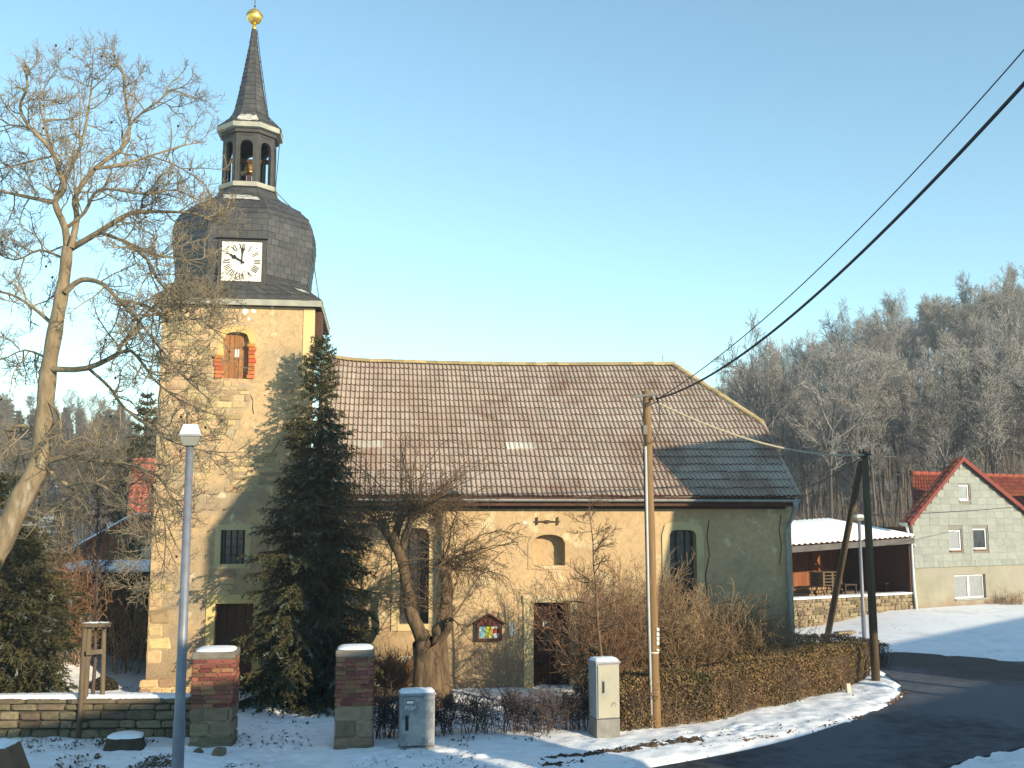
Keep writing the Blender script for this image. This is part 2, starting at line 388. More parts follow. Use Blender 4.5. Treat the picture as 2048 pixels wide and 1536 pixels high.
def asphalt_mat():
    m = mat('worn_asphalt', (0.017, 0.018, 0.022), (0.010, 0.011, 0.014), 0.9, 0.72, 0.5, 60, world=True, c3=(0.028, 0.030, 0.036), s3=0.35, t3=0.56, stretch=None)
    t = m.node_tree; N = t.nodes; Lk = t.links.new; b = N['Principled BSDF']
    src = b.inputs['Base Color'].links[0].from_socket
    pos = N.new('ShaderNodeNewGeometry').outputs['Position']
    # streaks of frozen slush along the bend (circles round the kerb's corner)
    c = N.new('ShaderNodeVectorMath'); c.operation = 'SUBTRACT'; c.inputs[1].default_value = (9.5, 27.5, 0); Lk(pos, c.inputs[0])
    ln = N.new('ShaderNodeVectorMath'); ln.operation = 'LENGTH'; Lk(c.outputs[0], ln.inputs[0])
    n = N.new('ShaderNodeTexNoise'); n.noise_dimensions = '4D'; n.inputs['Scale'].default_value = 0.16; n.inputs['Detail'].default_value = 5; Lk(pos, n.inputs['Vector'])
    ms = N.new('ShaderNodeMath'); ms.operation = 'MULTIPLY'; ms.inputs[1].default_value = 0.26; Lk(ln.outputs['Value'], ms.inputs[0]); Lk(ms.outputs[0], n.inputs['W'])
    n2 = N.new('ShaderNodeTexNoise'); n2.inputs['Scale'].default_value = 3; n2.inputs['Detail'].default_value = 6; Lk(pos, n2.inputs['Vector'])
    ad = N.new('ShaderNodeMath'); ad.operation = 'MULTIPLY_ADD'; ad.inputs[1].default_value = 0.25; Lk(n2.outputs[0], ad.inputs[0]); Lk(n.outputs[0], ad.inputs[2])
    r = N.new('ShaderNodeMapRange'); r.inputs['From Min'].default_value = 0.56; r.inputs['From Max'].default_value = 0.70; r.inputs['To Max'].default_value = 0.8; Lk(ad.outputs[0], r.inputs['Value'])
    x = N.new('ShaderNodeMix'); x.data_type = 'RGBA'; Lk(r.outputs[0], x.inputs[0]); Lk(src, x.inputs[6]); x.inputs[7].default_value = (0.11, 0.12, 0.15, 1)
    Lk(x.outputs[2], b.inputs['Base Color']); return m
g = G(); g.poly([(p.x, p.y, -0.004) for p in road])
rd = tag(g.build('road', asphalt_mat()), 'dark wet asphalt road bending round the hedge', 'road', None, 'structure')
bm = bmesh.new(); bm.from_mesh(rd.data); bmesh.ops.triangulate(bm, faces=bm.faces); bm.normal_update()
for f in bm.faces:
    if f.normal.z < 0: f.normal_flip()
bm.to_mesh(rd.data); bm.free()

# ------------------------------------------------------------------ shared stone, brick and tile shapes
def block_mesh(name, seed, bev=0.12, jit=0.07):          # a unit block (-.5..+.5), uneven and with worn edges
    r = random.Random(seed); bm = bmesh.new()
    bmesh.ops.create_cube(bm, size=1.0)
    for v in bm.verts: v.co += Vector((r.uniform(-jit, jit), r.uniform(-jit, jit) * 0.6, r.uniform(-jit, jit)))
    bmesh.ops.bevel(bm, geom=list(bm.edges), offset=bev, segments=1, affect='EDGES')
    me = bpy.data.meshes.new(name); bm.to_mesh(me); bm.free(); return me
def with_mat(ms, m):
    out = []
    for me in ms:
        c = me.copy(); c.materials.append(m); out.append(c)
    return out
_blocks = [block_mesh('stone', 11 + i) for i in range(7)]
_bricks = [block_mesh('brick', 50 + i, 0.06, 0.025) for i in range(4)]
ST_RUB, ST_GREY, ST_PALE = with_mat(_blocks, RUBBLE), with_mat(_blocks, GREYSTONE), with_mat(_blocks, PALESTONE)
BR_OLD, BR_NEW = with_mat(_bricks, BRICK), with_mat(_bricks, BRICK_NEW)
rng = random.Random(7)
def coursed(parent, P0, U, N, width, rows, wmin, wmax, meshes, name='stone', depth=0.12, gap=0.015, proud=0.0, keep=None, rj=0.15):
    """courses of stones on a face: P0 lower corner, U along, N outward; rows = heights from below"""
    U, N = Vector(U).normalized(), Vector(N).normalized(); Z = Vector((0, 0, 1)); P0 = Vector(P0)
    rot = Matrix((U, -N, Z)).transposed()
    z = 0
    for h in rows:
        x = -rng.uniform(0, wmin * 0.5)
        while x < width - 0.02:
            w = min(rng.uniform(wmin, wmax), width - x + 0.0)
            x0 = max(x, 0); ww = x + w - x0
            if ww > 0.04 and (keep is None or keep(x0 + ww / 2, z + h / 2)):
                hh = h * rng.uniform(1 - rj * 0.4, 1 + rj * 0.2)
                c = P0 + U * (x0 + ww / 2) + Z * (z + hh / 2) + N * (proud - depth / 2 + rng.uniform(-0.012, 0.014))
                piece(name, rng.choice(meshes), parent, c, rot, (ww - gap, depth, hh - gap))
            x += w
        z += h

# ------------------------------------------------------------------ the church
YF = 27.0
def X(px, py=1035, Y=YF): return at(px, py, Y).x
def Zz(py, px=1024, Y=YF): return at(px, py, Y).z
church = thing('church', 'old ochre village church with slate onion tower, clock and brown tiled nave', 'church', (0, YF, 0))

def arch_pts(xa, xb, zs, arch, n=14, e=2.0):
    out = []
    for i in range(n + 1):
        u = -1 + 2 * i / n
        out.append((xa + (xb - xa) * i / n, zs + arch * max(0.0, 1 - abs(u) ** e) ** (1 / e)))
    return out
def wall_open(g, x0, x1, z0, z1, y, ops):      # a wall facing -y with real openings: (xa, xb, za, zb, arch, depth, exponent, back)
    xs = sorted({x0, x1, *[o[0] for o in ops], *[o[1] for o in ops]}); zs = sorted({z0, z1, *[o[2] for o in ops], *[o[3] for o in ops]})
    for i in range(len(xs) - 1):
        for j in range(len(zs) - 1):
            cx, cz = (xs[i] + xs[i + 1]) / 2, (zs[j] + zs[j + 1]) / 2
            if any(o[0] < cx < o[1] and o[2] < cz < o[3] for o in ops): continue
            g.quad((xs[i], y, zs[j]), (xs[i + 1], y, zs[j]), (xs[i + 1], y, zs[j + 1]), (xs[i], y, zs[j + 1]))
    for xa, xb, za, zb, arch, dep, e, back in ops:
        y2 = y + dep
        sp = zb - arch
        top = arch_pts(xa, xb, sp, arch, 14, e) if arch > 0 else [(xa, zb), (xb, zb)]
        g.quad((xa, y, za), (xa, y2, za), (xa, y2, sp), (xa, y, sp))
        g.quad((xb, y, za), (xb, y, sp), (xb, y2, sp), (xb, y2, za))
        g.quad((xa, y, za), (xb, y, za), (xb, y2, za), (xa, y2, za))
        for (ax, az), (bx, bz) in zip(top[:-1], top[1:]):
            g.quad((ax, y, az), (ax, y2, az), (bx, y2, bz), (bx, y, bz))
            if arch > 0: g.quad((ax, y, az), (bx, y, bz), (bx, y, zb), (ax, y, zb))
        if back:
            g.poly([(xa, y2, za), (xb, y2, za)] + [(a, y2, b) for a, b in reversed(top)])
def ring(g, xa, xb, za, zb, arch, w, yf, yb, e=2.0, bottom=False):   # a frame of width w round an opening, front at yf
    ins = [(xa, za)] + arch_pts(xa, xb, zb - arch, arch, 14, e) + [(xb, za)] if arch > 0 else [(xa, za), (xa, zb), (xb, zb), (xb, za)]
    if arch > 0: outs = [(xa - w, za)] + arch_pts(xa - w, xb + w, zb - arch, arch + w, 14, e) + [(xb + w, za)]
    else: outs = [(xa - w, za), (xa - w, zb + w), (xb + w, zb + w), (xb + w, za)]
    if bottom:
        ins = [(xa, za)] + ins[1:-1] + [(xb, za)]
        outs[0] = (xa - w, za); outs[-1] = (xb + w, za)
    for i in range(len(ins) - 1):
        a, b, c, d = ins[i], ins[i + 1], outs[i + 1], outs[i]
        g.quad((a[0], yf, a[1]), (b[0], yf, b[1]), (c[0], yf, c[1]), (d[0], yf, d[1]))
        g.quad((d[0], yf, d[1]), (c[0], yf, c[1]), (c[0], yb, c[1]), (d[0], yb, d[1]))
        g.quad((a[0], yf, a[1]), (a[0], yb, a[1]), (b[0], yb, b[1]), (b[0], yf, b[1]))
    if bottom: g.box((xa - w, yf, za - w * 0.8), (xb + w, yb, za))

# --- tower
TX0, TX1 = X(312, 900), X(628, 700)
TZ = Zz(612, 470)
TD = TX1 - TX0
sh = (X(447, 710), X(497, 710), Zz(757, 470), Zz(664, 470), 0.20, 0.22, 2.6, False)
lw = (X(441, 1095), X(490, 1095), Zz(1128, 465), Zz(1060, 465), 0, 0.25, 2, False)
td = (X(428, 1290), X(505, 1290), 0.0, Zz(1207, 465), 0, 0.45, 2, False)
g = G()
wall_open(g, TX0, TX1, -0.3, TZ, YF, [sh, lw, td])
TXB = TX1 - 0.60
g.quad((TX1, YF, -0.3), (TXB, YF + TD, -0.3), (TXB, YF + TD, TZ), (TX1, YF, TZ))
g.quad((TX0, YF + TD, -0.3), (TX0, YF, -0.3), (TX0, YF, TZ), (TX0, YF + TD, TZ))
g.quad((TXB, YF + TD, -0.3), (TX0, YF + TD, -0.3), (TX0, YF + TD, TZ), (TXB, YF + TD, TZ))
tower = g.build('tower_wall', PLASTER, church)
# battered foot at the left corner
g = G()
g.prism([(TX0 - 0.10, YF - 0.10, -0.3), (TX0 + 1.2, YF - 0.10, -0.3), (TX0 + 1.2, YF - 0.10, 0.42), (TX0 - 0.10, YF - 0.10, 0.42)], (0, 1.5, 0))
g.build('plinth', RUBBLE, church, bevel=0.03)
coursed(church, (TX0 - 0.12, YF - 0.10, 0.0), (1, 0, 0), (0, -1, 0), 1.25, [0.24, 0.22], 0.25, 0.5, ST_RUB, depth=0.1, proud=0.03)
# shutter, orange brick jambs
b = G()
n = 5
for i in range(n):
    w = (sh[1] - sh[0]) / n
    p = G(); p.box((sh[0] + i * w + 0.004, YF + 0.14, sh[2]), (sh[0] + (i + 1) * w - 0.004, YF + 0.17 + 0.004 * (i % 2), sh[3] + 0.0))
    if i == 0: shut = tag(p.build('shutter', WOOD_BROWN, church), 'brown wooden shutter under a flat arch')
    else: p.build('plank', WOOD_BROWN, shut)
p = G(); cx = (sh[0] + sh[1]) / 2; zc = Zz(705, 470)
p.box((cx - 0.05, YF + 0.125, zc - 0.10), (cx - 0.005, YF + 0.139, zc + 0.10)); p.box((cx + 0.02, YF + 0.125, zc - 0.10), (cx + 0.06, YF + 0.139, zc + 0.10))
p.build('white_notice', WHITE, shut)
g = G(); ring(g, sh[0], sh[1], Zz(715, 470), sh[3], 0.20, 0.16, YF - 0.012, YF + 0.02, 2.6); g.build('window_surround', mat('smooth_ochre_render', (0.62, 0.42, 0.16), (0.54, 0.37, 0.15), 2, 0.9, 0.2, world=True), church)
def brick_col(x0, x1, py0, py1, nrow):
    za, zb = Zz(py1, 470), Zz(py0, 470); h = (zb - za) / nrow
    for k in range(nrow):
        ex = rng.uniform(-0.05, 0.06)
        piece('brick', rng.choice(BR_NEW), church, ((x0 + x1) / 2 + ex / 2, YF - 0.005, za + h * (k + 0.5)), None, (x1 - x0 + abs(ex), 0.10, h - 0.012))
brick_col(sh[1] + 0.005, X(510, 710), 686, 757, 9)
brick_col(X(431, 730), sh[0] - 0.005, 710, 757, 6)
# barred lower window
g = G(); g.box((lw[0], YF + 0.22, lw[2]), (lw[1], YF + 0.24, lw[3])); win = g.build('window', GLASS, church)
for k in range(4):
    x = lw[0] + (lw[1] - lw[0]) * (k + 0.5) / 4
    G().box((x - 0.012, YF + 0.15, lw[2]), (x + 0.012, YF + 0.17, lw[3])).build('window_bar', LEAD, win)
for k in range(1, 4):
    z = lw[2] + (lw[3] - lw[2]) * k / 4
    G().box((lw[0], YF + 0.172, z - 0.012), (lw[1], YF + 0.185, z + 0.012)).build('window_bar', LEAD, win)
g = G(); ring(g, lw[0], lw[1], lw[2], lw[3], 0, 0.14, YF - 0.015, YF + 0.02, 2, True); g.build('window_surround', STONE_TRIM, church)
# tower door
DOORW = mat('brown_door_planks', (0.13, 0.055, 0.024), (0.08, 0.035, 0.018), 3, 0.7, 0.3, 8, objrand=0.3, stretch=(6, 6, 0.6))
for i in range(4):
    w = (td[1] - td[0]) / 4
    p = G(); p.box((td[0] + i * w + 0.005, YF + 0.34, 0), (td[0] + (i + 1) * w - 0.005, YF + 0.38 + 0.006 * (i % 2), td[3]))
    if i == 0: tdoor = tag(p.build('door', DOORW, church), 'dark plank door at the foot of the tower')
    else: p.build('plank', DOORW, tdoor)
G().box((td[1] - 0.22, YF + 0.31, 0.95), (td[1] - 0.17, YF + 0.338, 1.12)).build('handle', LEAD, tdoor)
g = G(); ring(g, td[0], td[1], 0, td[3], 0, 0.22, YF - 0.03, YF + 0.02); g.build('door_surround', mat('smooth_yellow_sandstone', (0.62, 0.45, 0.17), (0.56, 0.42, 0.2), 3, 0.85, 0.15, world=True), church)
# smooth corner strips
G().box((X(606, 680), YF - 0.02, Zz(790, 610)), (TX1 + 0.004, YF + 0.05, TZ - 0.02)).build('corner_strip', mat('pale_yellow_render', (0.66, 0.48, 0.24), (0.6, 0.45, 0.22), 3, 0.9, 0.1, world=True), church)
G().box((TX1 - 0.05, YF + 0.25, Zz(684, 630)), (TX1 + 0.16, YF + 1.1, TZ - 0.05)).build('shaded_soffit_box', WOOD_DARK, church)  # dark box standing in for the shaded soffit of the east eaves
# rubble showing where the plaster has come off the tower
def patch(poly):
    def inside(px, py):
        c = False
        for i in range(len(poly)):
            (ax, ay), (bx, by) = poly[i], poly[(i + 1) % len(poly)]
            if (ay > py) != (by > py) and px < (bx - ax) * (py - ay) / (by - ay) + ax: c = not c
        return c
    x0, x1 = min(p[0] for p in poly), max(p[0] for p in poly); y0, y1 = min(p[1] for p in poly), max(p[1] for p in poly)
    P0 = at(x0, y1, YF); P1 = at(x1, y0, YF)
    wd, ht = P1.x - P0.x, P1.z - P0.z
    k = lambda u, v: inside(x0 + (x1 - x0) * u / wd, y1 - (y1 - y0) * v / ht)
    rows = []
    while sum(rows) < ht: rows.append(rng.choice((0.10, 0.13, 0.15, 0.18)))
    gm = G(); gm.poly([tuple(at(px, py, YF - 0.006)) for px, py in poly]); gm.build('bare_mortar', MORTAR, church)
    coursed(church, P0, (1, 0, 0), (0, -1, 0), wd, rows, 0.16, 0.42, ST_RUB, depth=0.08, gap=0.02, proud=0.022, keep=k)
patch([(330, 640), (380, 650), (420, 700), (425, 760), (500, 770), (503, 800), (485, 830), (470, 870), (420, 880), (400, 830), (345, 800), (325, 740)])
patch([(560, 758), (604, 756), (606, 790), (575, 800)])
patch([(450, 905), (520, 893), (556, 905), (545, 935), (470, 945)])
patch([(480, 950), (560, 940), (548, 968), (500, 985), (450, 985)])
patch([(325, 880), (390, 870), (430, 905), (420, 960), (340, 950)])
patch([(322, 1010), (360, 1000), (370, 1060), (318, 1080)])
patch([(560, 950), (600, 945), (600, 985), (545, 990)])
patch([(440, 1150), (470, 1140), (468, 1180), (440, 1195)])
# quoins of the left corner
z = 0.46
k = 0
while z < 4.2:
    h = rng.uniform(0.26, 0.42); w = (0.55, 0.34)[k % 2] * rng.uniform(0.85, 1.15); k += 1
    if rng.random() < 0.6: piece('quoin_stone', rng.choice(ST_RUB), church, (TX0 + w / 2 - 0.012, YF + 0.085, z + h / 2), None, (w, 0.2, h - 0.02))
    z += h
# chips of fresh plaster showing white
g = G()
for px, py, r in ((490, 622, 7), (507, 622, 6), (498, 638, 4), (545, 614, 4), (470, 640, 3), (450, 770, 7), (449, 782, 6)):
    c = at(px, py, YF - 0.004); ph = rng.uniform(0, 6)
    g.poly([(c.x + r * 0.0131 * rng.uniform(0.5, 1.2) * math.cos(ph + a * 0.9), c.y, c.z + r * 0.0131 * rng.uniform(0.6, 1.3) * math.sin(ph + a * 0.9)) for a in range(7)])
for px, py, r in ((806, 1318, 9), (815, 1316, 7), (761, 1316, 3), (1050, 1045, 4)):
    c = at(px, py, YF - 0.004); ph = rng.uniform(0, 6)
    g.poly([(c.x + r * 0.0131 * rng.uniform(0.6, 1.2) * math.cos(ph + a * 0.9), c.y, c.z + r * 0.0131 * rng.uniform(0.6, 1.2) * math.sin(ph + a * 0.9)) for a in range(7)])
g.build('white_plaster_chip', WHITE, church)

# --- tower roof: square eaves, bell shaped slate dome, open lantern, spire
AX = Vector(((TX0 + TX1) / 2 - 0.13, YF + TD / 2, 0)); YA = AX.y
def zc(py): return at(500, py, YA).z
PXM = (at(501, 400, YA) - at(500, 400, YA)).length
EV = TD / 2 + 0.20
ez0, ez1 = Zz(609, 470, YF - 0.2), Zz(597, 470, YF - 0.2)
def oct_ring(a, c, z): return [AX + Vector((0.11 * min(1, max(0, (a - 1.9) / 0.25)), 0, 0)) + Vector(p) for p in ((-c, -a, z), (c, -a, z), (a, -c, z), (a, c, z), (c, a, z), (-c, a, z), (-a, c, z), (-a, -c, z))]
g = G(); T8 = math.tan(math.pi / 8)
for sgn in (0, 1, 2, 3):
    Mx = Matrix.Translation(AX) @ Matrix.Rotation(sgn * math.pi / 2, 4, 'Z')
    g.box((-EV, -EV, ez0), (EV - 0.03, -EV + 0.03, ez1), Matrix.Translation((0.11, 0, 0)) @ Mx)
g.build('eaves_fascia', FASCIA, church)
G().box((AX.x + 0.11 - EV + 0.03, AX.y - EV + 0.03, ez0 + 0.02), (AX.x + 0.11 + EV - 0.03, AX.y + EV - 0.03, ez0 + 0.05)).build('soffit', EAVES_WOOD, church)
def loft(profile, name, m, parent):
    rings = [oct_ring(a, c, z) for a, c, z in profile]; g = G()
    for r0, r1 in zip(rings[:-1], rings[1:]):
        for i in range(8): g.quad(r0[i], r0[(i + 1) % 8], r1[(i + 1) % 8], r1[i])
    g.poly(rings[-1]); o = g.build(name, m, parent); return o, rings
def slates(rings, parent, course, width, name='slate', single=(), skip=None):
    """courses of overlapping slates on every facet; facets in single as objects of their own, the others joined"""
    stuff = G()
    for fct in range(8):
        L = [0]; 
        mid = [(r[fct] + r[(fct + 1) % 8]) / 2 for r in rings]
        for a, b in zip(mid[:-1], mid[1:]): L.append(L[-1] + (b - a).length)
        def P(s, u):
            s = min(max(s, 0), L[-1]); k = max(i for i in range(len(L) - 1) if L[i] <= s + 1e-9); t = (s - L[k]) / max(L[k + 1] - L[k], 1e-6)
            a = rings[k][fct].lerp(rings[k][(fct + 1) % 8], u); b = rings[k + 1][fct].lerp(rings[k + 1][(fct + 1) % 8], u)
            return a.lerp(b, t)
        out = None
        nc = max(1, int(L[-1] / course)); cs = L[-1] / nc
        for c in range(nc):
            s0, s1 = c * cs, min((c + 1.35) * cs, L[-1])
            wid = (P(s0, 1) - P(s0, 0)).length
            n = max(1, round(wid / width)); off = 0.5 * (c % 2)
            cuts = sorted({0.0, 1.0, *[(i + off) / n for i in range(n + 1) if 0.02 < (i + off) / n < 0.98]})
            for u0, u1 in zip(cuts[:-1], cuts[1:]):
                a, b, d, e = P(s0, u0 + 0.004), P(s0, u1 - 0.004), P(s1, u1 - 0.004), P(s1, u0 + 0.004)
                nrm = (b - a).cross(e - a)
                if nrm.length < 1e-9: nrm = ((a + b) / 2 - AX) * 1.0; nrm.z = 0
                nrm.normalize(); lift = 0.020 + rng.uniform(-0.005, 0.007)
                if skip and skip((a + b + d + e) / 4): continue
                dz = Vector((0, 0, rng.uniform(-0.012, 0.012)))
                vs = [a + nrm * lift + dz, b + nrm * lift + dz, d + nrm * 0.006, e + nrm * 0.006, a + nrm * 0.004 + dz, b + nrm * 0.004 + dz]
                fs = [(0, 1, 2, 3), (4, 5, 1, 0), (0, 3, 4), (1, 5, 2)]
                if fct in single: G().add(vs, fs).build(name, SLATE1, parent)
                else: stuff.add(vs, fs)
    o = stuff.build(name, SLATE, parent); tag(o, kind='stuff')
hw = lambda px: px * PXM
pr = [(EV, EV - 0.02, ez1), (EV, EV - 0.05, ez1 + 0.03), (hw(144), hw(112), ez1 + 0.24), (hw(131), hw(74), ez1 + 0.50), (hw(126.5), hw(56), ez1 + 0.74)]
pr += [(hw(a), hw(a) * T8, zc(z)) for a, z in ((129, 545), (133, 518), (135, 495), (134, 470), (126, 452), (108, 434), (88, 421), (70, 411), (58, 401), (55, 392))]
dome, rg_ = loft(pr, 'tower_dome', SLATE, church)
slates(rg_[:5], dome, 0.15, 0.27)
CLK = (X(443, 523, YA - 2.0), X(523, 523, YA - 2.0), at(483, 562, YA - 2.0).z, at(483, 484, YA - 2.0).z)
slates(rg_[4:], dome, 0.165, 0.25, single=(0, 1))
# lantern
lz0, lz1 = zc(386), zc(280)
def cornice(a0, z0, z1, name, m, over=0.10):
    g = G()
    A = oct_ring(a0, a0 * T8, z0); B = oct_ring(a0 + over, (a0 + over) * T8, z0 + 0.02); C = oct_ring(a0 + over, (a0 + over) * T8, z1); D = oct_ring(a0 - 0.05, (a0 - 0.05) * T8, z1 + 0.01)
    for r0, r1 in ((A, B), (B, C), (C, D)):
        for i in range(8): g.quad(r0[i], r0[(i + 1) % 8], r1[(i + 1) % 8], r1[i])
    return g.build(name, m, church)
cornice(hw(53), zc(390), zc(380), 'lantern_sill', FASCIA, 0.05)
la = hw(51)
lant = None
for i in range(8):                      # eight facets, each with a round headed opening
    ang = i * math.pi / 4
    g = G(); half = la * T8
    wall_open(g, -half, half, lz0, lz1, 0, [(-half * 0.60, half * 0.60, lz0 + 0.10, lz1 - 0.26, 0.16, 0.10, 2.2, False)])
    ring(g, -half * 0.60, half * 0.60, lz0 + 0.10, lz1 - 0.26, 0.16, 0.04, -0.015, 0.01, 2.2)
    g.box((-half * 0.6, -0.02, lz1 - 0.12), (half * 0.6, 0.0, lz1 - 0.10))
    g.quad((half, 0.10, lz0), (-half, 0.10, lz0), (-half, 0.10, lz0 + 0.12), (half, 0.10, lz0 + 0.12))
    Mx = Matrix.Translation(AX) @ Matrix.Rotation(ang, 4, 'Z') @ Matrix.Translation((0, -la, 0))
    g.v = [tuple(Mx @ Vector(p)) for p in g.v]
    o = g.build('lantern_facet', mat('lantern_slate_boards', (0.060, 0.058, 0.055), (0.040, 0.039, 0.038), 5, 0.6, 0.2, 30, world=True) if i == 0 else bpy.data.materials['lantern_slate_boards'], church)
g = G(); g.poly(oct_ring(la, la * T8, lz1 - 0.01)); g.poly(list(reversed(oct_ring(la, la * T8, lz0 + 0.02)))); g.build('lantern_floor', DARK, church)
g = G(); bz = zc(348); g.lathe((AX.x, AX.y, bz), [(0.20, 0), (0.17, 0.05), (0.13, 0.16), (0.11, 0.26), (0.03, 0.31)], 14); bell = g.build('bell', BRONZE, church, True)
G().box((AX.x - 0.55, AX.y - 0.05, bz + 0.31), (AX.x + 0.55, AX.y + 0.05, bz + 0.42)).build('bell_beam', WOOD_DARK, bell)
G().box((AX.x - 0.06, AX.y - 0.06, lz0), (AX.x + 0.06, AX.y + 0.06, bz - 0.02)).build('post', WOOD_DARK, church)
cornice(hw(52), zc(284), zc(275), 'lantern_cornice_base', bpy.data.materials['lantern_slate_boards'], 0.05)
cornice(hw(56), zc(276), zc(265), 'lantern_cornice', FASCIA, 0.10)
sp = [(hw(a), hw(a) * T8, zc(z)) for a, z in ((63, 265), (50, 254), (38, 243), (32, 230), (27, 205), (21.5, 175), (16.5, 145), (11.5, 115), (7.5, 90), (5, 70), (4, 58))]
spire, sr_ = loft(sp, 'spire', SLATE, church)
slates(sr_, spire, 0.14, 0.26)
g = G(); g.lathe((AX.x, AX.y, zc(58)), [(0.055, -0.05), (0.06, 0.0), (0.07, 0.02), (0.06, 0.04), (0.055, 0.16)], 12); g.build('spire_collar', GOLD, church, True)
br = hw(16.5); bcz = zc(33)
g = G(); g.lathe((AX.x, AX.y, bcz), [(br * math.cos(t), br * math.sin(t)) for t in np.linspace(-1.5, 1.5, 15)], 24); ball = g.build('gilded_ball', GOLD, church, True)
g = G(); g.lathe((AX.x, AX.y, bcz + 0.03), [(br * 1.0, -0.012), (br * 1.05, -0.008), (br * 1.05, 0.008), (br * 1.0, 0.012)], 24); g.build('ball_seam', mat('dark_gilt', (0.3, 0.18, 0.05), rough=0.5, metal=0.6), ball)
g = G(); g.tube([(AX.x, AX.y, bcz + br * 0.9), (AX.x, AX.y, bcz + br + 0.55)], 0.012, 6); g.lathe((AX.x, AX.y, zc(12)), [(0.01, -0.03), (0.035, 0), (0.01, 0.03)], 8); g.build('finial_rod', LEAD, church)
g = G(); g.tube([(AX.x + 0.10, AX.y - 0.08, zc(62)), (AX.x + 0.20, AX.y - 0.14, zc(110)), (AX.x + 0.52, AX.y - 0.3, zc(240)), (AX.x + hw(64), AX.y - 0.4, zc(266)), (AX.x + hw(57), AX.y - 0.42, zc(390)), (AX.x + hw(133), AX.y - 0.6, zc(465)), (AX.x + hw(136), AX.y - 0.6, zc(520)), (AX.x + EV, AX.y - 0.9, ez1 + 0.06), (AX.x + EV + 0.02, AX.y - 0.9, ez0 - 0.5), (TX1 + 0.04, AX.y - 0.9, ez0 - 1.2)], 0.012, 5); g.build('lightning_conductor', LEAD, church)
# frost and snow left on the slates
def snow_on(rings, fct, s0, s1, u0, u1, parent):
    g = G()
    n = 9
    a, b = rings
    rows = []
    for i in range(3):
        t = s0 + (s1 - s0) * i / 2
        rows.append([])
        for j in range(n):
            u = u0 + (u1 - u0) * (j + (rng.uniform(-0.25, 0.25) if i != 1 else 0)) / (n - 1)
            p = a[fct].lerp(a[(fct + 1) % 8], u).lerp(b[fct].lerp(b[(fct + 1) % 8], u), t + (rng.uniform(-0.12, 0.12) if i != 1 else 0))
            d = p - AX; d.z = 0; d.normalize(); d.z = 0.9
            rows[-1].append(p + d * (0.035 if i == 1 else 0.026))
    for i in range(2):
        for j in range(n - 1): g.quad(rows[i][j], rows[i][j + 1], rows[i + 1][j + 1], rows[i + 1][j])
    g.build('snow_patch', FROST, parent)
snow_on((sr_[0], sr_[2]), 0, 0.05, 0.85, 0.1, 0.95, spire)
snow_on((rg_[10], rg_[11]), 0, 0.3, 0.95, 0.1, 0.9, dome)
snow_on((rg_[11], rg_[12]), 0, 0.05, 0.5, 0.0, 0.75, dome)
snow_on((rg_[2], rg_[3]), 1, 0.2, 0.7, 0.3, 0.7, dome)
# clock
yc = YA - hw(134) - 0.05
g = G()
xm = (at(443, 523, yc).x, at(523, 523, yc).x, at(483, 562, yc).z, at(483, 484, yc).z)
g.box((xm[0] - 0.10, yc + 0.03, xm[2] - 0.12), (xm[1] + 0.10, yc + 0.40, xm[3] + 0.10))
g.build('clock_case', bpy.data.materials['lantern_slate_boards'], church, bevel=0.01)
G().box((xm[0] - 0.16, yc - 0.06, xm[3] + 0.101), (xm[1] + 0.16, yc + 0.3, xm[3] + 0.13)).build('clock_hood', SLATE, church)
clock = G().box((xm[0], yc, xm[2]), (xm[1], yc + 0.028, xm[3])).build('clock_face', WHITE, church)
cc = Vector(((xm[0] + xm[1]) / 2 + 0.01, yc, (xm[2] + xm[3]) / 2)); cr = (xm[1] - xm[0]) * 0.385
NUM = ['XII', 'I', 'II', 'III', 'IIII', 'V', 'VI', 'VII', 'VIII', 'IX', 'X', 'XI']
def stroke(g, M2, x0, z0, x1, z1, w):
    d = Vector((x1 - x0, z1 - z0)); n_ = Vector((-d.y, d.x)).normalized() * w / 2
    ps = [(x0 + n_.x, z0 + n_.y), (x1 + n_.x, z1 + n_.y), (x1 - n_.x, z1 - n_.y), (x0 - n_.x, z0 - n_.y)]
    g.prism([M2 @ Vector((a, -0.009, b)) for a, b in ps], (0, 0.0085, 0))
for i, s in enumerate(NUM):
    a = -i * math.pi / 6
    M2 = Matrix.Translation(cc) @ Matrix.Rotation(-a, 4, 'Y') @ Matrix.Translation((0, 0, cr))
    g = G(); h = 0.17; wd = {'I': 0.045, 'V': 0.085, 'X': 0.085}; tot = sum(wd[c] for c in s); x = -tot / 2
    for c in s:
        m_ = x + wd[c] / 2
        if c == 'I': stroke(g, M2, m_, -h / 2, m_, h / 2, 0.022)
        elif c == 'V': stroke(g, M2, m_ - 0.032, h / 2, m_, -h / 2, 0.022); stroke(g, M2, m_ + 0.032, h / 2, m_, -h / 2, 0.012)
        else: stroke(g, M2, m_ - 0.034, h / 2, m_ + 0.034, -h / 2, 0.022); stroke(g, M2, m_ + 0.034, h / 2, m_ - 0.034, -h / 2, 0.012)
        x += wd[c]
    g.build('numeral', BLACK, clock)
for ang, L, w in ((-60, 0.36, 0.075), (3, 0.46, 0.05)):
    M2 = Matrix.Translation(cc + Vector((0, -0.02, 0))) @ Matrix.Rotation(R(ang), 4, 'Y')
    g = G(); ps = [(-w * 0.25, -0.08), (w * 0.25, -0.08), (w * 0.3, L * 0.45), (w * 0.8, L * 0.68), (w * 0.25, L * 0.8), (0, L), (-w * 0.25, L * 0.8), (-w * 0.8, L * 0.68), (-w * 0.3, L * 0.45)]
    g.prism([M2 @ Vector((a, -0.01, b)) for a, b in ps], (0, 0.012, 0)); g.build('clock_hand', BLACK, clock)
g = G()
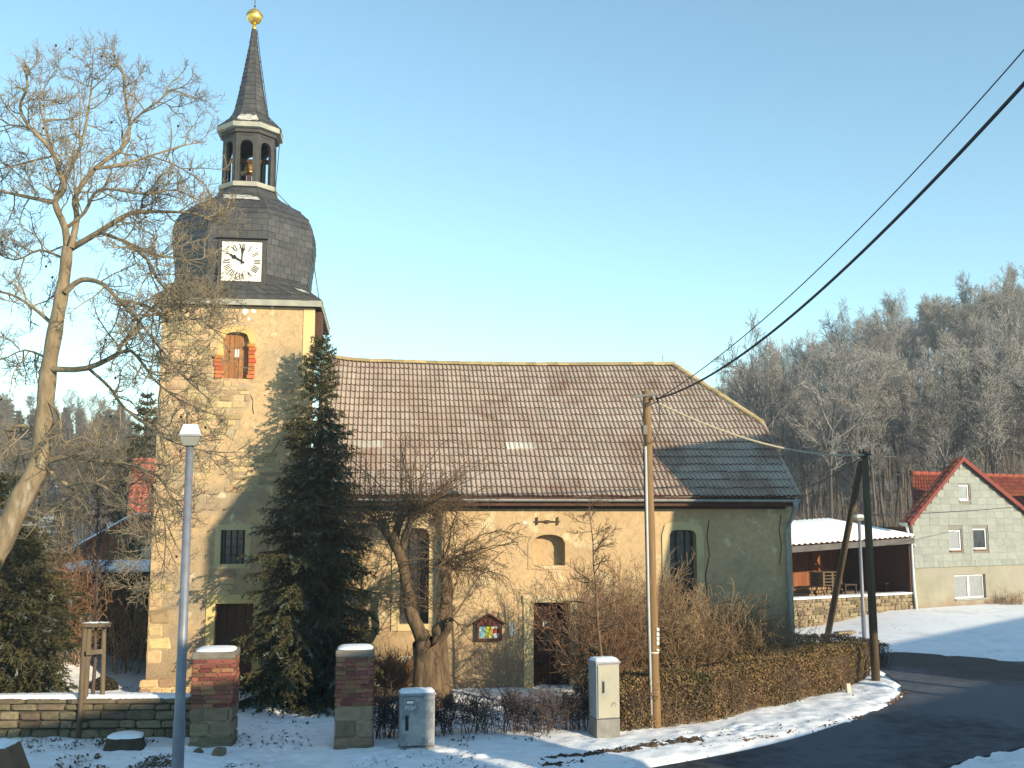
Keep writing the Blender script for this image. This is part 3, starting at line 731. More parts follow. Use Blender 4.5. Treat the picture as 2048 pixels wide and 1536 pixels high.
for sx, sz in ((-0.37, -0.37), (0.37, -0.37), (-0.37, 0.37), (0.37, 0.37), (0.2, -0.52), (-0.3, -0.52), (-0.52, 0.4), (0.52, 0.4), (-0.52, -0.45), (0.52, -0.42)):
    g.box((cc.x + sx - 0.014, yc - 0.006, cc.z + sz - 0.014), (cc.x + sx + 0.014, yc, cc.z + sz + 0.014))
g.build('clock_stud', BLACK, clock)

# --- nave
NX0, NX1 = TX1, X(1586, 1150)
ND = 9.0
EZ = Zz(1012, 1100)
nw1 = (X(800, 1150), X(858, 1150), Zz(1248, 830), Zz(1056, 830), 0.18, 0.30, 2.6, False)
nw2 = (X(1340, 1120), X(1393, 1120), Zz(1236, 1366), Zz(1060, 1366), 0.13, 0.30, 3.4, False)
ni = (X(1066, 1100), X(1130, 1100), Zz(1131, 1098), Zz(1069, 1098), 0.22, 0.30, 2.1, True)
nd = (X(1067, 1280), X(1140, 1280), 0.0, Zz(1205, 1100), 0, 0.42, 2, False)
g = G()
wall_open(g, NX0, NX1, -0.3, EZ, YF + 0.012, [nw1, nw2, ni, nd])
g.build('nave_wall', NAVE_PLASTER, church)
ZR0, VX = Zz(1003, 1100, YF - 0.42) + 0.16, at(1597, 998, YF - 0.42).x
YE, YR = YF - 0.40, YF + ND / 2
ZR = at(1000, 724, YR).z - 0.08
xh = at(1345, 732, YR).x
SL = math.hypot(YR - YE, ZR - ZR0); PIT = math.atan2(ZR - ZR0, YR - YE)
g = G()
zw = ZR0 - 0.25
hgt = ZR - 0.3
g.poly([(NX1, YF + 0.012, -0.3), (NX1, YF + ND, -0.3), (NX1, YF + ND, zw), (NX1, YF + ND * 0.72, zw + (hgt - zw) * 0.52), (NX1, YF + ND * 0.28, zw + (hgt - zw) * 0.52), (NX1, YF + 0.012, zw)])
g.quad((NX1, YF + ND, -0.3), (NX0, YF + ND, -0.3), (NX0, YF + ND, EZ), (NX1, YF + ND, EZ))
g.build('rear_wall', NAVE_PLASTER, church)
xmax = lambda t: VX if t < 0.51 else VX + (xh - VX) * (t - 0.51) / 0.49
def RPnt(x, t, lift=0.0):               # a point of the front roof slope, with the sag of the old ridge
    u = (x - NX0) / (VX - NX0)
    sag = t * (0.10 * u + 0.10 * max(0, 0.08 - u) / 0.08 - 0.05 * math.sin(u * math.pi)) + 0.02 * math.sin(7 * u + 2 * t) * t
    return Vector((x, YE + (YR - YE) * t - math.sin(PIT) * lift, ZR0 + (ZR - ZR0) * t + sag + math.cos(PIT) * lift))
g = G()
for i in range(24):
    for j in range(16):
        x0, x1 = NX0 + (VX - NX0) * i / 24, NX0 + (VX - NX0) * (i + 1) / 24; t0, t1 = j / 16, (j + 1) / 16
        c = lambda x, t: RPnt(min(x, xmax(t)), t, -0.02)
        g.quad(c(x0, t0), c(x1, t0), c(x1, t1), c(x0, t1))
yb = YF + ND + 0.4
g.quad((VX, yb, ZR0), (NX0, yb, ZR0), (NX0, YR, ZR), (xh, YR, ZR))
hz = RPnt(VX, 0.51)
g.poly([hz, (VX, 2 * YR - hz.y, hz.z), (xh, YR, ZR)])
g.poly([(xh, YR, ZR), (VX, 2 * YR - hz.y, hz.z), (VX, yb, ZR0)])
roof = g.build('nave_roof', TILEI, church)
NR, TW = 19, 0.262
TEDGE = mat('tile_edge_dirt_shade', (0.115, 0.06, 0.042), (0.08, 0.045, 0.033), 8, 0.95, world=True)
ROWL = 1.0 / NR
def tile_shape():                        # pan and roll twice over; (x, v, lift), v 0..1 up the slope
    prof = [(0.0, 0.0), (0.27, 0.0), (0.30, 0.002), (0.35, 0.028), (0.43, 0.042), (0.50, 0.0), (0.77, 0.0), (0.80, 0.002), (0.85, 0.028), (0.93, 0.042), (0.995, 0.002)]
    return prof
PF = tile_shape()
stuff = G(); ncol = int((VX - NX0) / TW) + 1
white = {(6, 3), (6, 4), (7, 3), (19, 3)}
gl = {7: ((717, 757),), }
def tile_verts(x0, row, jit):
    vs = []
    t0, t1 = row * ROWL - 0.006 + jit * 0.002, min(1.0, (row + 1.22) * ROWL)
    for u, l in PF:
        x = x0 + u * TW
        vs.append(RPnt(max(NX0, min(x, xmax(max(t0, 0)))), t0, l + 0.048 + jit * 0.008))
    for u, l in PF:
        x = x0 + u * TW
        vs.append(RPnt(max(NX0, min(x, xmax(t1))), t1, l + 0.004))
    for u, l in PF:
        x = x0 + u * TW
        vs.append(RPnt(max(NX0, min(x, xmax(max(t0, 0)))), t0, l - 0.004))
    n = len(PF)
    fs = [(i, i + 1, n + i + 1, n + i) for i in range(n - 1)] + [(2 * n + i, 2 * n + i + 1, i + 1, i) for i in range(n - 1)]
    return vs, fs
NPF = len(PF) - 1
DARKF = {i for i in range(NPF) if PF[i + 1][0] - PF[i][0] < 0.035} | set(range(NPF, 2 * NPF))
def edge_mat(o):                        # dark joints and lower edges: dirt plus painted shade of gaps and roll sides
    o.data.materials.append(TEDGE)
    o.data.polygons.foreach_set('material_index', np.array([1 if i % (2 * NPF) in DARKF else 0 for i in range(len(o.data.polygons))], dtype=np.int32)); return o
wrow = NR - 13
single = 0
for row in range(NR):
    for c in range(ncol):
        x0 = NX0 + c * TW
        if x0 >= xmax(row * ROWL) - 0.03: continue
        vs, fs = tile_verts(x0, row, rng.uniform(-1, 1))
        mid = RPnt(x0 + TW / 2, (row + 0.5) * ROWL)
        d = mid - CAM; ppx = 1024 + FPX * d.dot(RT) / d.dot(FW)
        if row == wrow and (712 < ppx < 757 or 1018 < ppx < 1060):
            G().add(vs, fs).build('glass_roof_tile', WHITE_TILE, roof)
        elif row < 6 and single < 294:
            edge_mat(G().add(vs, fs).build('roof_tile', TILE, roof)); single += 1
        else: stuff.add(vs, fs)
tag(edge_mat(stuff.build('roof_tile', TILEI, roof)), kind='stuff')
# ridge, hip and verge tiles
def half_round(p, q, r, m, name):
    p, q = Vector(p), Vector(q); d = (q - p).normalized(); s = d.cross(Vector((0, 0, 1))).normalized(); u = s.cross(d)
    g = G(); vs = []
    for e, rr in ((p, r * 1.12), (q, r)):
        vs += [e + s * rr * math.cos(a) + u * rr * math.sin(a) * 0.8 for a in np.linspace(-0.25, math.pi + 0.25, 8)]
    g.add(vs, [(i, i + 1, 9 + i, 8 + i) for i in range(7)] + [tuple(range(7, -1, -1))]); return g.build(name, m, roof)
nr = 32
for i in range(nr):
    x0, x1 = NX0 + (xh - NX0) * i / nr, NX0 + (xh - NX0) * (i + 1.12) / nr
    half_round(RPnt(x1, 1.0, 0.03 + rng.uniform(-0.012, 0.012)), RPnt(x0, 1.0, 0.03 + rng.uniform(-0.012, 0.012)), 0.10, LICHEN, 'ridge_tile')
nh = 11
for i in range(nh):
    f = lambda k: 0.51 + 0.49 * k / nh
    a, b = f(i), min(1, f(i + 1.1))
    half_round(RPnt(xmax(a), a, 0.03 + rng.uniform(-0.01, 0.01)), RPnt(xmax(b), b, 0.03), 0.10, LICHEN, 'hip_tile')
for i in range(10):
    a, b = 0.51 * i / 10, 0.51 * (i + 1.08) / 10
    half_round(RPnt(VX + 0.02, a, 0.02), RPnt(VX + 0.02, b, 0.012), 0.065, TILE, 'verge_tile')
g = G(); g.tube([RPnt(xh - 0.3, 1.0), RPnt(xh - 0.3, 1.0) + Vector((-0.02, 0, 0.32))], 0.01, 5); g.tube([RPnt(xh - 0.3, 1.0) + Vector((-0.15, 0, 0.1)), RPnt(xh - 0.3, 1.0) + Vector((0.2, 0, 0.05))], 0.01, 5); g.build('lightning_rod', LEAD, roof)
# gutter, eaves board, downpipe
gz = ZR0 - 0.10; gy = YE - 0.06
g = G(); vs = []
for x in (NX0, VX + 0.02):
    for rr in (0.068, 0.060):
        vs += [(x, gy - rr * math.cos(a), gz - rr * math.sin(a)) for a in np.linspace(0, math.pi, 9)]
g.add(vs, [(i, 18 + i, 19 + i, i + 1) for i in range(8)] + [(9 + i, 10 + i, 28 + i, 27 + i) for i in range(8)] + [(0, 9, 27, 18), (8, 26, 35, 17)])
gut = g.build('gutter', ZINC, church, True)
for i in range(16):
    x = NX0 + (VX - NX0) * (i + 0.5) / 16
    g = G(); g.tube([(x, gy - 0.072 * math.cos(a), gz - 0.072 * math.sin(a)) for a in np.linspace(0, math.pi, 7)], 0.010, 4); g.build('gutter_bracket', ZINC, gut)
g = G(); g.box((NX0, YE + 0.02, EZ + 0.0), (VX - 0.1, YF + 0.01, EZ + 0.04)); g.prism([(NX0, YE + 0.03, gz + 0.06), (NX0, YE + 0.06, gz + 0.06), (NX0, YE + 0.06, EZ + 0.04), (NX0, YE + 0.03, EZ + 0.04)], (VX - NX0 - 0.1, 0, 0)); g.prism([(NX0, YF - 0.10, EZ - 0.07), (NX0, YF + 0.01, EZ - 0.07), (NX0, YF + 0.01, EZ), (NX0, YF - 0.10, EZ)], (VX - NX0 - 0.25, 0, 0)); g.build('eaves_board', EAVES_WOOD, church)
dx = X(1576, 1150)
g = G(); g.tube([(dx + 0.10, gy, gz - 0.05), (dx + 0.09, gy, gz - 0.22), (dx + 0.04, YF - 0.14, gz - 0.62), (dx - 0.02, YF - 0.09, gz - 0.80), (dx, YF - 0.09, 1.0), (dx, YF - 0.09, 0.05)], [0.10, 0.055, 0.05, 0.05, 0.05, 0.05], 10); dp = g.build('downpipe', ZINC, church, True)
for z in (0.9, 2.0, 3.1):
    G().lathe((dx, YF - 0.09, z), [(0.055, -0.02), (0.065, -0.015), (0.065, 0.015), (0.055, 0.02)], 10).build('pipe_clip', ZINC, dp)
# nave windows, niche frame, door
def lattice(w, e, lab=None):
    g = G(); g.box((w[0], YF + 0.27, w[2]), (w[1], YF + 0.285, w[3])); o = g.build('window', mat('old_leaded_glass', (0.03, 0.032, 0.04), (0.085, 0.075, 0.06), 2.2, 0.25, spec=0.5) if 'old_leaded_glass' not in bpy.data.materials else bpy.data.materials['old_leaded_glass'], church)
    nb = 3
    for k in range(1, nb):
        x = w[0] + (w[1] - w[0]) * k / nb; G().box((x - 0.018, YF + 0.24, w[2]), (x + 0.018, YF + 0.268, w[3])).build('glazing_bar', LEAD, o)
    nz = max(3, int((w[3] - w[2]) / 0.34))
    for k in range(1, nz):
        z = w[2] + (w[3] - w[2]) * k / nz; G().box((w[0], YF + 0.25, z - 0.008), (w[1], YF + 0.266, z + 0.008)).build('glazing_bar', LEAD, o)
    g = G(); ring(g, w[0], w[1], w[2], w[3], w[4], 0.21, YF - 0.02, YF + 0.03, e, True); g.build('window_surround', STONE_TRIM, church)
lattice(nw1, 2.6); lattice(nw2, 3.4)
g = G(); ring(g, ni[0], ni[1], ni[2], ni[3], ni[4], 0.13, YF - 0.006, YF + 0.03, 2.1, True); g.build('niche_surround', NAVE_PLASTER, church)
for i in range(6):
    w = (nd[1] - nd[0]) / 6
    p = G(); p.box((nd[0] + i * w + 0.004, YF + 0.33, 0), (nd[0] + (i + 1) * w - 0.004, YF + 0.37 + 0.005 * (i % 2), nd[3]))
    if i == 0: ndoor = tag(p.build('door', WOOD_DARK, church), 'dark brown double door of the nave')
    else: p.build('plank', WOOD_DARK, ndoor)
mx = (nd[0] + nd[1]) / 2
G().box((mx - 0.022, YF + 0.30, 0), (mx + 0.022, YF + 0.329, nd[3])).build('meeting_rail', mat('brown_trim', (0.16, 0.06, 0.025), rough=0.6), ndoor)
zn = Zz(1252, 1095); xn = X(1094, 1252)
p = G(); p.box((xn - 0.06, YF + 0.31, zn - 0.03), (xn - 0.015, YF + 0.328, zn + 0.10)); p.box((xn + 0.0, YF + 0.31, zn + 0.02), (xn + 0.04, YF + 0.328, zn + 0.10)); p.build('white_notice', WHITE, ndoor)
G().box((xn - 0.05, YF + 0.31, zn - 0.11), (xn + 0.02, YF + 0.327, zn - 0.04)).build('handle_plate', BRONZE, ndoor)
G().box((X(1047, 1280), YF - 0.03, 0), (nd[0], YF + 0.02, nd[3] + 0.0)).build('door_jamb', STONE_TRIM, church, bevel=0.01)
G().box((nd[1], YF - 0.03, 0), (nd[1] + 0.24, YF + 0.02, nd[3])).build('door_jamb', STONE_TRIM, church, bevel=0.01)
G().box((X(1045, 1280), YF - 0.05, nd[3] + 0.002), (nd[1] + 0.28, YF + 0.02, nd[3] + 0.20)).build('door_lintel', STONE_TRIM, church, bevel=0.015)
# iron wall anchor
g = G(); za = Zz(1043, 1096); xa, xb = X(1070, 1043), X(1120, 1043)
g.bar((xa, YF - 0.03, za), (xb, YF - 0.03, za), 0.03, 0.035)
for x in (xa + 0.06, xb - 0.06): g.bar((x, YF - 0.035, za - 0.09), (x, YF - 0.035, za + 0.12), 0.03, 0.03)
g.box(((xa + xb) / 2 - 0.05, YF - 0.05, za - 0.04), ((xa + xb) / 2 + 0.05, YF + 0.0, za + 0.04))
g.build('wall_anchor', mat('rusty_iron', (0.10, 0.055, 0.03), (0.06, 0.04, 0.03), 8, 0.8), church)
# cracks of the plaster
g = G()
for pts in (((1418, 1040), (1414, 1075), (1419, 1110), (1411, 1150), (1415, 1200)), ((1562, 1030), (1558, 1060), (1563, 1090), (1559, 1130)), ((500, 790), (506, 800), (505, 815), (507, 828)), ((560, 880), (545, 905), (530, 915))):
    ps = [at(px, py, YF - 0.002) for px, py in pts]
    G().tube(ps, 0.012, 4).build('wall_crack', LEAD, church)

# notice board and paper hung on the church wall
nb = thing('notice_board', 'brown gabled notice board with coloured papers on the church wall', 'notice board', (X(978, 1255), YF - 0.1, Zz(1281, 978)))
x0, x1, z0, z1 = X(953, 1255), X(1003, 1255), Zz(1281, 978), Zz(1246, 978)
ym = YF - 0.12
NBW = mat('red_brown_board', (0.115, 0.035, 0.02), (0.07, 0.025, 0.015), 5, 0.6, 0.2, world=True)
g = G(); t = 0.06
g.box((x0, ym, z0), (x0 + t, YF + 0.0, z1)); g.box((x1 - t, ym, z0), (x1, YF, z1)); g.box((x0 + t, ym, z0), (x1 - t, YF, z0 + t)); g.box((x0 + t, ym, z1 - t), (x1 - t, YF, z1)); g.build('frame', NBW, nb)
g = G(); zt = Zz(1229, 978); xm_ = (x0 + x1) / 2
g.prism([(x0, ym + 0.01, z1 + 0.002), (x1, ym + 0.01, z1 + 0.002), (xm_, ym + 0.01, zt - 0.03)], (0, 0.1, 0)); g.build('gable', NBW, nb)
g = G()
for s in (-1, 1):
    ex = xm_ + s * (x1 - x0) * 0.66
    g.prism([(xm_, ym - 0.06, zt + 0.0), (ex, ym - 0.06, z1 - 0.04), (ex, ym - 0.06, z1 - 0.005), (xm_, ym - 0.06, zt + 0.035)], (0, 0.17, 0))
g.build('board_roof', NBW, nb)
G().box((x0 + t, YF - 0.03, z0 + t), (x1 - t, YF - 0.01, z1 - t)).build('back_panel', mat('pin_board_pale', (0.5, 0.5, 0.46), rough=0.8), nb)
pa, pb = x0 + t + 0.01, x1 - t - 0.01; wv = (pb - pa)
for f0, f1, h0, h1, c in ((0.0, 0.31, 0.04, 0.97, (0.32, 0.56, 0.62)), (0.33, 0.66, 0.06, 0.98, (0.55, 0.52, 0.06)), (0.69, 1.0, 0.78, 0.99, (0.7, 0.7, 0.68)), (0.69, 1.0, 0.38, 0.75, (0.42, 0.05, 0.03)), (0.69, 1.0, 0.05, 0.34, (0.66, 0.68, 0.72))):
    zh = z1 - t - z0 - t
    G().box((pa + wv * f0, YF - 0.040, z0 + t + zh * h0), (pa + wv * f1, YF - 0.031, z0 + t + zh * h1)).build('notice_paper', mat('paper_%d' % int(f0 * 100 + h0 * 10), c, tuple(v * 0.8 for v in c), 30, 0.8, world=True), nb)
pp = thing('paper_notice', 'small grey paper notice on the church wall beside the notice board', 'notice', (X(1024, 1259), YF, Zz(1273, 1024)))
G().box((X(1017, 1259), YF - 0.012, Zz(1273, 1024)), (X(1031, 1259), YF + 0.005, Zz(1245, 1024))).build('sheet', mat('grey_paper', (0.36, 0.34, 0.29), (0.28, 0.27, 0.24), 20, 0.8, world=True), pp)

# ------------------------------------------------------------------ house on the right, garage, left buildings
HA = R(21.0)
HU = Vector((math.cos(HA), math.sin(HA), 0)); HN = Vector((HU.y, -HU.x, 0))      # along the front, out of the front
H0 = gp(1832, 1243); H0.z = 0.0
hz0 = 0.35
def hp(px, py): 
    p = on_plane(px, py, H0, HN); d = p - H0; return d.dot(HU), p.z
house = thing('house', 'grey shingled gable house with red roof beside the open garage', 'house', (H0.x, H0.y, 0), HA)
RENDER_GREY = zstain(mat('grey_roughcast', (0.30, 0.285, 0.215), (0.235, 0.225, 0.17), 1.2, 0.95, 0.4, 40, world=True, c3=(0.28, 0.26, 0.21), s3=0.5, t3=0.56), (0.22, 0.12, 0.07), 0.3, 0.9, 0.5, 0.8)
SHINGLE = mat('grey_fibre_shingle', (0.27, 0.285, 0.25), (0.225, 0.24, 0.215), 2, 0.8, 0.15, 20, objrand=0.09)
RED_TILE = mat('red_roof_tile', (0.27, 0.068, 0.032), (0.21, 0.055, 0.03), 2, 0.75, 0.2, 30, island=0.25, hue=0.012)
RED_BOARD = mat('dark_red_bargeboard', (0.20, 0.032, 0.018), (0.15, 0.03, 0.02), 3, 0.6, world=True)
WHITE_PVC = mat('white_window_frame', (0.72, 0.72, 0.70), rough=0.4)
CURTAIN = mat('net_curtain_glass', (0.22, 0.235, 0.25), (0.30, 0.31, 0.32), 12, 0.25, spec=0.5)
apx, apz = hp(1918, 918); elu, elz = hp(1812, 1048)
W2 = hp(2070, 1200)[0]
zsp = hp(1900, 1131)[1]
holes = []
def hw_(a, b, c, d): u0, z1 = hp(a, b); u1, z0 = hp(c, d); return (u0, u1, z0, z1)
wins = [hw_(1908, 1150, 1973, 1195), hw_(1896, 1060, 1923, 1100), hw_(1944, 1057, 1974, 1098), hw_(1916, 969, 1938, 1001)]
eru, erz = hp(2085, 1055)
slope = (apz - elz) / (apx - elu); slr = (apz - erz) / (eru - apx)
roofz = lambda u: apz - (apx - u) * slope if u < apx else apz - (u - apx) * slr
# house-local coordinates: x along the front, -y out of it
g = G()
wall_open(g, 0, W2, -0.3, zsp, 0, [(wins[0][0], wins[0][1], wins[0][2], wins[0][3], 0, 0.22, 2, False)])
g.quad((0, 0.3, -0.3), (0, 0, -0.3), (0, 0, elz), (0, 0.3, elz)); g.quad((W2, 0, -0.3), (W2, 0.3, -0.3), (W2, 0.3, erz), (W2, 0, erz))
g.build('wall', RENDER_GREY, house, local=True)
g = G()
ezw = min(roofz(0), roofz(W2)) - 0.06
ups = [(w[0], w[1], w[2], w[3], 0, 0.14, 2, False) for w in wins[1:3]]
wall_open(g, 0, W2, zsp, ezw, -0.03, ups)
aw = wins[3]
g.poly([(0, -0.03, ezw), (aw[0], -0.03, ezw), (aw[0], -0.03, roofz(aw[0]) - 0.06), ])
g.quad((aw[0], -0.03, ezw), (aw[1], -0.03, ezw), (aw[1], -0.03, aw[2]), (aw[0], -0.03, aw[2]))
g.poly([(aw[0], -0.03, aw[3]), (aw[1], -0.03, aw[3]), (aw[1], -0.03, roofz(aw[1]) - 0.06), (apx, -0.03, apz - 0.06), (aw[0], -0.03, roofz(aw[0]) - 0.06)])
g.poly([(aw[1], -0.03, ezw), (W2, -0.03, ezw), (aw[1], -0.03, roofz(aw[1]) - 0.06)])
g.build('upper_wall', mat('wall_felt', (0.2, 0.19, 0.16), rough=0.9), house, local=True)
# shingles, course by course
shm = G().box((-0.5, -0.5, -0.5), (0.5, 0.5, 0.5)).mesh('shingle', SHINGLE)
def shingle(u0, u1, z0, z1):
    o = bpy.data.objects.new('shingle', shm); link(o, house)
    o.location = ((u0 + u1) / 2, -0.045 - rng.uniform(0, 0.006), (z0 + z1) / 2); o.scale = (u1 - u0 - 0.008, 0.02, z1 - z0 - 0.006); o.rotation_euler = (R(-2.0), rng.uniform(-0.004, 0.004), 0)
z = zsp - 0.06
cnt = 0
first = True
while z < apz - 0.2:
    h = 0.26 if first else 0.31
    lo = max(0.0, apx - (apz - 0.1 - (z + h)) / slope) + 0.02; hi = min(W2, apx + (apz - 0.1 - (z + h)) / slr) - 0.02
    w = 0.30 if first else 0.62
    u = lo - (0 if first else rng.uniform(0, 0.3))
    while u < hi - 0.05:
        a, b = max(u, lo), min(u + w, hi)
        segs = [(a, b)]
        for q in wins[1:]:
            if z + h > q[2] - 0.02 and z < q[3] + 0.02:
                ns = []
                for a_, b_ in segs:
                    if b_ <= q[0] - 0.06 or a_ >= q[1] + 0.06: ns.append((a_, b_))
                    else:
                        if a_ < q[0] - 0.12: ns.append((a_, q[0] - 0.06))
                        if b_ > q[1] + 0.12: ns.append((q[1] + 0.06, b_))
                segs = ns
        for a_, b_ in segs:
            if b_ - a_ > 0.06 and cnt < 298: shingle(a_, b_, z, z + h); cnt += 1
        u += w
    z += h; first = False
for i, w in enumerate(wins):            # windows: frame, panes, sill
    yo = 0.12 if i == 0 else 0.02
    g = G(); f = 0.07
    g.box((w[0], yo, w[2]), (w[0] + f, yo + 0.07, w[3])); g.box((w[1] - f, yo, w[2]), (w[1], yo + 0.07, w[3])); g.box((w[0] + f, yo, w[2]), (w[1] - f, yo + 0.07, w[2] + f)); g.box((w[0] + f, yo, w[3] - f), (w[1] - f, yo + 0.07, w[3]))
    o = g.build('window', WHITE_PVC, house, local=True)
    cuts = [w[0] + f, (w[0] + w[1]) / 2, w[1] - f] if i == 0 else [w[0] + f, w[1] - f]
    for a, b in zip(cuts[:-1], cuts[1:]):
        G().box((a, yo + 0.03, w[2] + f), (b, yo + 0.04, w[3] - f)).build('pane', GLASS if i == 2 else CURTAIN, o, local=True)
    if i == 0: G().box((cuts[1] - 0.06, yo - 0.01, w[2] + f), (cuts[1] + 0.06, yo + 0.06, w[3] - f)).build('mullion', WHITE_PVC, o, local=True)
    if i in (1, 2): 
        G().box((w[0] - 0.02, -0.13, w[2] - 0.05), (w[1] + 0.02, 0.1, w[2] - 0.005)).build('sill', mat('brown_sill_%d' % i, (0.22, 0.12, 0.08), rough=0.6), o, local=True)
    else: G().box((w[0] - 0.02, -0.08, w[2] - 0.05), (w[1] + 0.02, 0.1, w[2] - 0.005)).build('sill', ZINC, o, local=True)
# roof of the gable wing and of the main house behind it
def tiled(g, A, B, C, D, du=0.24, dv=0.34, roll=0.035):   # rolled tiles over the quad A,B (eave) D,C (ridge)
    A, B, C, D = map(Vector, (A, B, C, D)); nrm = (B - A).cross(D - A).normalized()
    nu = max(1, int((B - A).length / du)); nv = max(1, int((D - A).length / dv))
    for i in range(nu):
        for j in range(nv):
            P = lambda u, v: A.lerp(B, u).lerp(D.lerp(C, u), v)
            us = [(i + k) / nu for k in (0, 0.35, 0.6, 0.85, 1.0)]; hs = [0, roll, roll * 1.2, roll * 0.6, 0.0]
            vs = [P(u, j / nv) + nrm * (h + 0.03) for u, h in zip(us, hs)] + [P(u, min(1, (j + 1.05) / nv)) + nrm * h for u, h in zip(us, hs)]
            g.add(vs, [(k, k + 1, k + 6, k + 5) for k in range(4)])
ov = 0.22
g = G()
ul, ur = elu, eru
WD = 0.3
tiled(g, (ul, WD, elz + 0.05), (ul, -ov, elz + 0.05), (apx, -ov, apz + 0.05), (apx, WD, apz + 0.05))
tiled(g, (ur, -ov, erz + 0.05), (ur, WD, erz + 0.05), (apx, WD, apz + 0.05), (apx, -ov, apz + 0.05))
tag(g.build('roof_tile', RED_TILE, house, local=True), kind='stuff')
g = G()
for s in (0, 1):
    e = ul if s == 0 else ur; elz_ = elz if s == 0 else erz
    g.prism([(e, -ov - 0.03, elz_ - 0.12), (e, -ov - 0.03, elz_ + 0.10), (apx, -ov - 0.03, apz + 0.10), (apx, -ov - 0.03, apz - 0.10)], (0, 0.05, 0))
g.build('bargeboard', RED_BOARD, house, local=True)
g = G(); 
for s in (0, 1):
    e = ul if s == 0 else ur; elz_ = elz if s == 0 else erz
    g.prism([(e, -ov + 0.021, elz_ - 0.06), (e, WD, elz_ - 0.06), (apx, WD, apz - 0.06), (apx, -ov + 0.021, apz - 0.06)], (0, 0, 0.04))
g.build('roof_boarding', EAVES_WOOD, house, local=True)
g = G(); g.tube([(ul - 0.03, 0.28, elz + 0.02), (ul - 0.03, -0.1, elz - 0.02)], 0.08, 8); g.build('gutter', ZINC, house, True, local=True)
g = G(); g.tube([(ul - 0.03, -0.05, elz - 0.04), (ul + 0.05, -0.08, elz - 0.5), (0.10, -0.06, elz - 0.95)], 0.055, 8); g.build('downpipe', mat('light_downpipe', (0.55, 0.56, 0.56), rough=0.4), house, True, local=True)
yr_ = 3.6
def hpb(px, py, y):
    p = on_plane(px, py, H0 - HN * y, HN); d = p - H0; return d.dot(HU), p.z
m0, mr = hpb(1823, 947, yr_); m1 = 16.0; md = 3.0; yE_ = 0.26
g = G(); me_ = hpb(1824, 1018, yE_)[0]
tiled(g, (me_, yE_, mr - md), (m1, yE_, mr - md), (m1, yr_, mr), (m0, yr_, mr), 0.24, 0.36, 0.05)
tag(g.build('roof_tile', RED_TILE, house, local=True), kind='stuff')
g = G(); g.quad((m1, 6.3, mr - md), (m0 + 3.6, 6.3, mr - md), (m0, yr_, mr - 0.02), (m1, yr_, mr - 0.02)); g.poly([(me_ + 0.02, yE_ + 0.05, mr - md - 0.05), (m0 + 0.02, yr_, mr - 0.05), (m0 + 3.62, 6.3, mr - md - 0.05)]); g.build('rear_roof', RED_BOARD, house, local=True)
for i in range(22):
    x0 = m0 + (m1 - m0) * i / 22
    G().tube([(x0, yr_, mr), (x0 + (m1 - m0) / 21.0, yr_, mr + 0.02)], 0.12, 8).build('ridge_tile', RED_TILE, house, True, local=True)
G().box((0.02, 0.31, -0.3), (m1 - 0.2, 6.2, mr - md + 0.02)).build('main_wall', RENDER_GREY, house, local=True)
cu = hpb(1908, 925, 4.2)[0]
G().box((cu - 0.25, 4.0, mr - 0.8), (cu + 0.2, 4.4, mr + 0.5)).build('chimney', BRICK, house, local=True)
G().box((cu - 0.3, 3.95, mr + 0.5), (cu + 0.25, 4.45, mr + 0.57)).build('chimney_cap', SNOW, house, local=True)
g = G(); yw = 1.6; zw_ = mr - md + 1.2
xw = hpb(2052, 1000, 1.6)[0]
g.box((xw - 0.1, yw - 0.1, zw_ - 0.1), (xw + 0.75, yw + 0.7, zw_ + 0.75)); g.build('roof_window', GLASS, house, local=True)

# open garage with a snowy roof, standing on a rubble wall
gar = thing('garage', 'open timber garage with snow covered corrugated roof above a rubble stone wall', 'garage', (H0.x, H0.y, 0), HA)
gl_u = hp(1560, 1190)[0]
def gq(px, py): return hp(px, py)
zt = gq(1700, 1193)[1]
ze_l, ze_r = gq(1583, 1090)[1], gq(1815, 1073)[1]
L0 = gl_u - 1.0
zel = lambda u: ze_r + (ze_l - ze_r) * (u - 0) / (gq(1583, 1090)[0]) 
wallm = thing('stone_wall', 'long rubble stone wall under the open garage', 'wall', (H0.x, H0.y, 0), HA)
G().box((L0, 0.06, -0.3), (-0.12, 0.45, zt - 0.02)).build('wall_core', MORTAR, wallm, local=True)
rows = []
while sum(rows) < zt - 0.02: rows.append(rng.choice((0.12, 0.15, 0.17, 0.20)))
rows[-1] -= sum(rows) - (zt - 0.02)
vis0 = gq(1580, 1230)[0]
WALLSTONE = with_mat(_blocks, mat('warm_wall_stone', (0.25, 0.195, 0.12), (0.165, 0.13, 0.085), 3, 0.95, 0.5, 14, objrand=0.4, hue=0.025))
coursed(wallm, H0 + HU * vis0 + Vector((0, 0, 0)), HU, HN, -0.12 - vis0, rows, 0.17, 0.52, WALLSTONE, depth=0.16, gap=0.03, proud=0.03)
G().box((L0, -0.06, zt - 0.02), (-0.1, 0.5, zt + 0.05)).build('snow_cap', SNOW, wallm, local=True)
D_ = 4.6
SNOWROOF = mat('roof_snow', (0.86, 0.86, 0.84), (0.80, 0.80, 0.79), 2, 0.8, 0.2, 10, world=True)
rise = 0.72
def _dz(px, py):                         # the ridge line of the garage roof, 4.6 m behind the wall face
    p = on_plane(px, py, H0 - HN * D_, HN); d = p - H0; return d.dot(HU), p.z
(_ul, _zl), (_ur, _zr) = _dz(1583, 1046), _dz(1812, 1029)
zridge = lambda u: _zl + (_zr - _zl) * (u - _ul) / (_ur - _ul)
g = G(); vs, fs = [], []
us = np.arange(L0, -0.2, 0.075)
for y, dz in ((-0.35, 0.0), (D_, rise)):
    vs += [(u, y, (zridge(u) if dz else zel(u)) + 0.10 + 0.036 * math.sin(u * 2 * math.pi / 0.30)) for u in us]
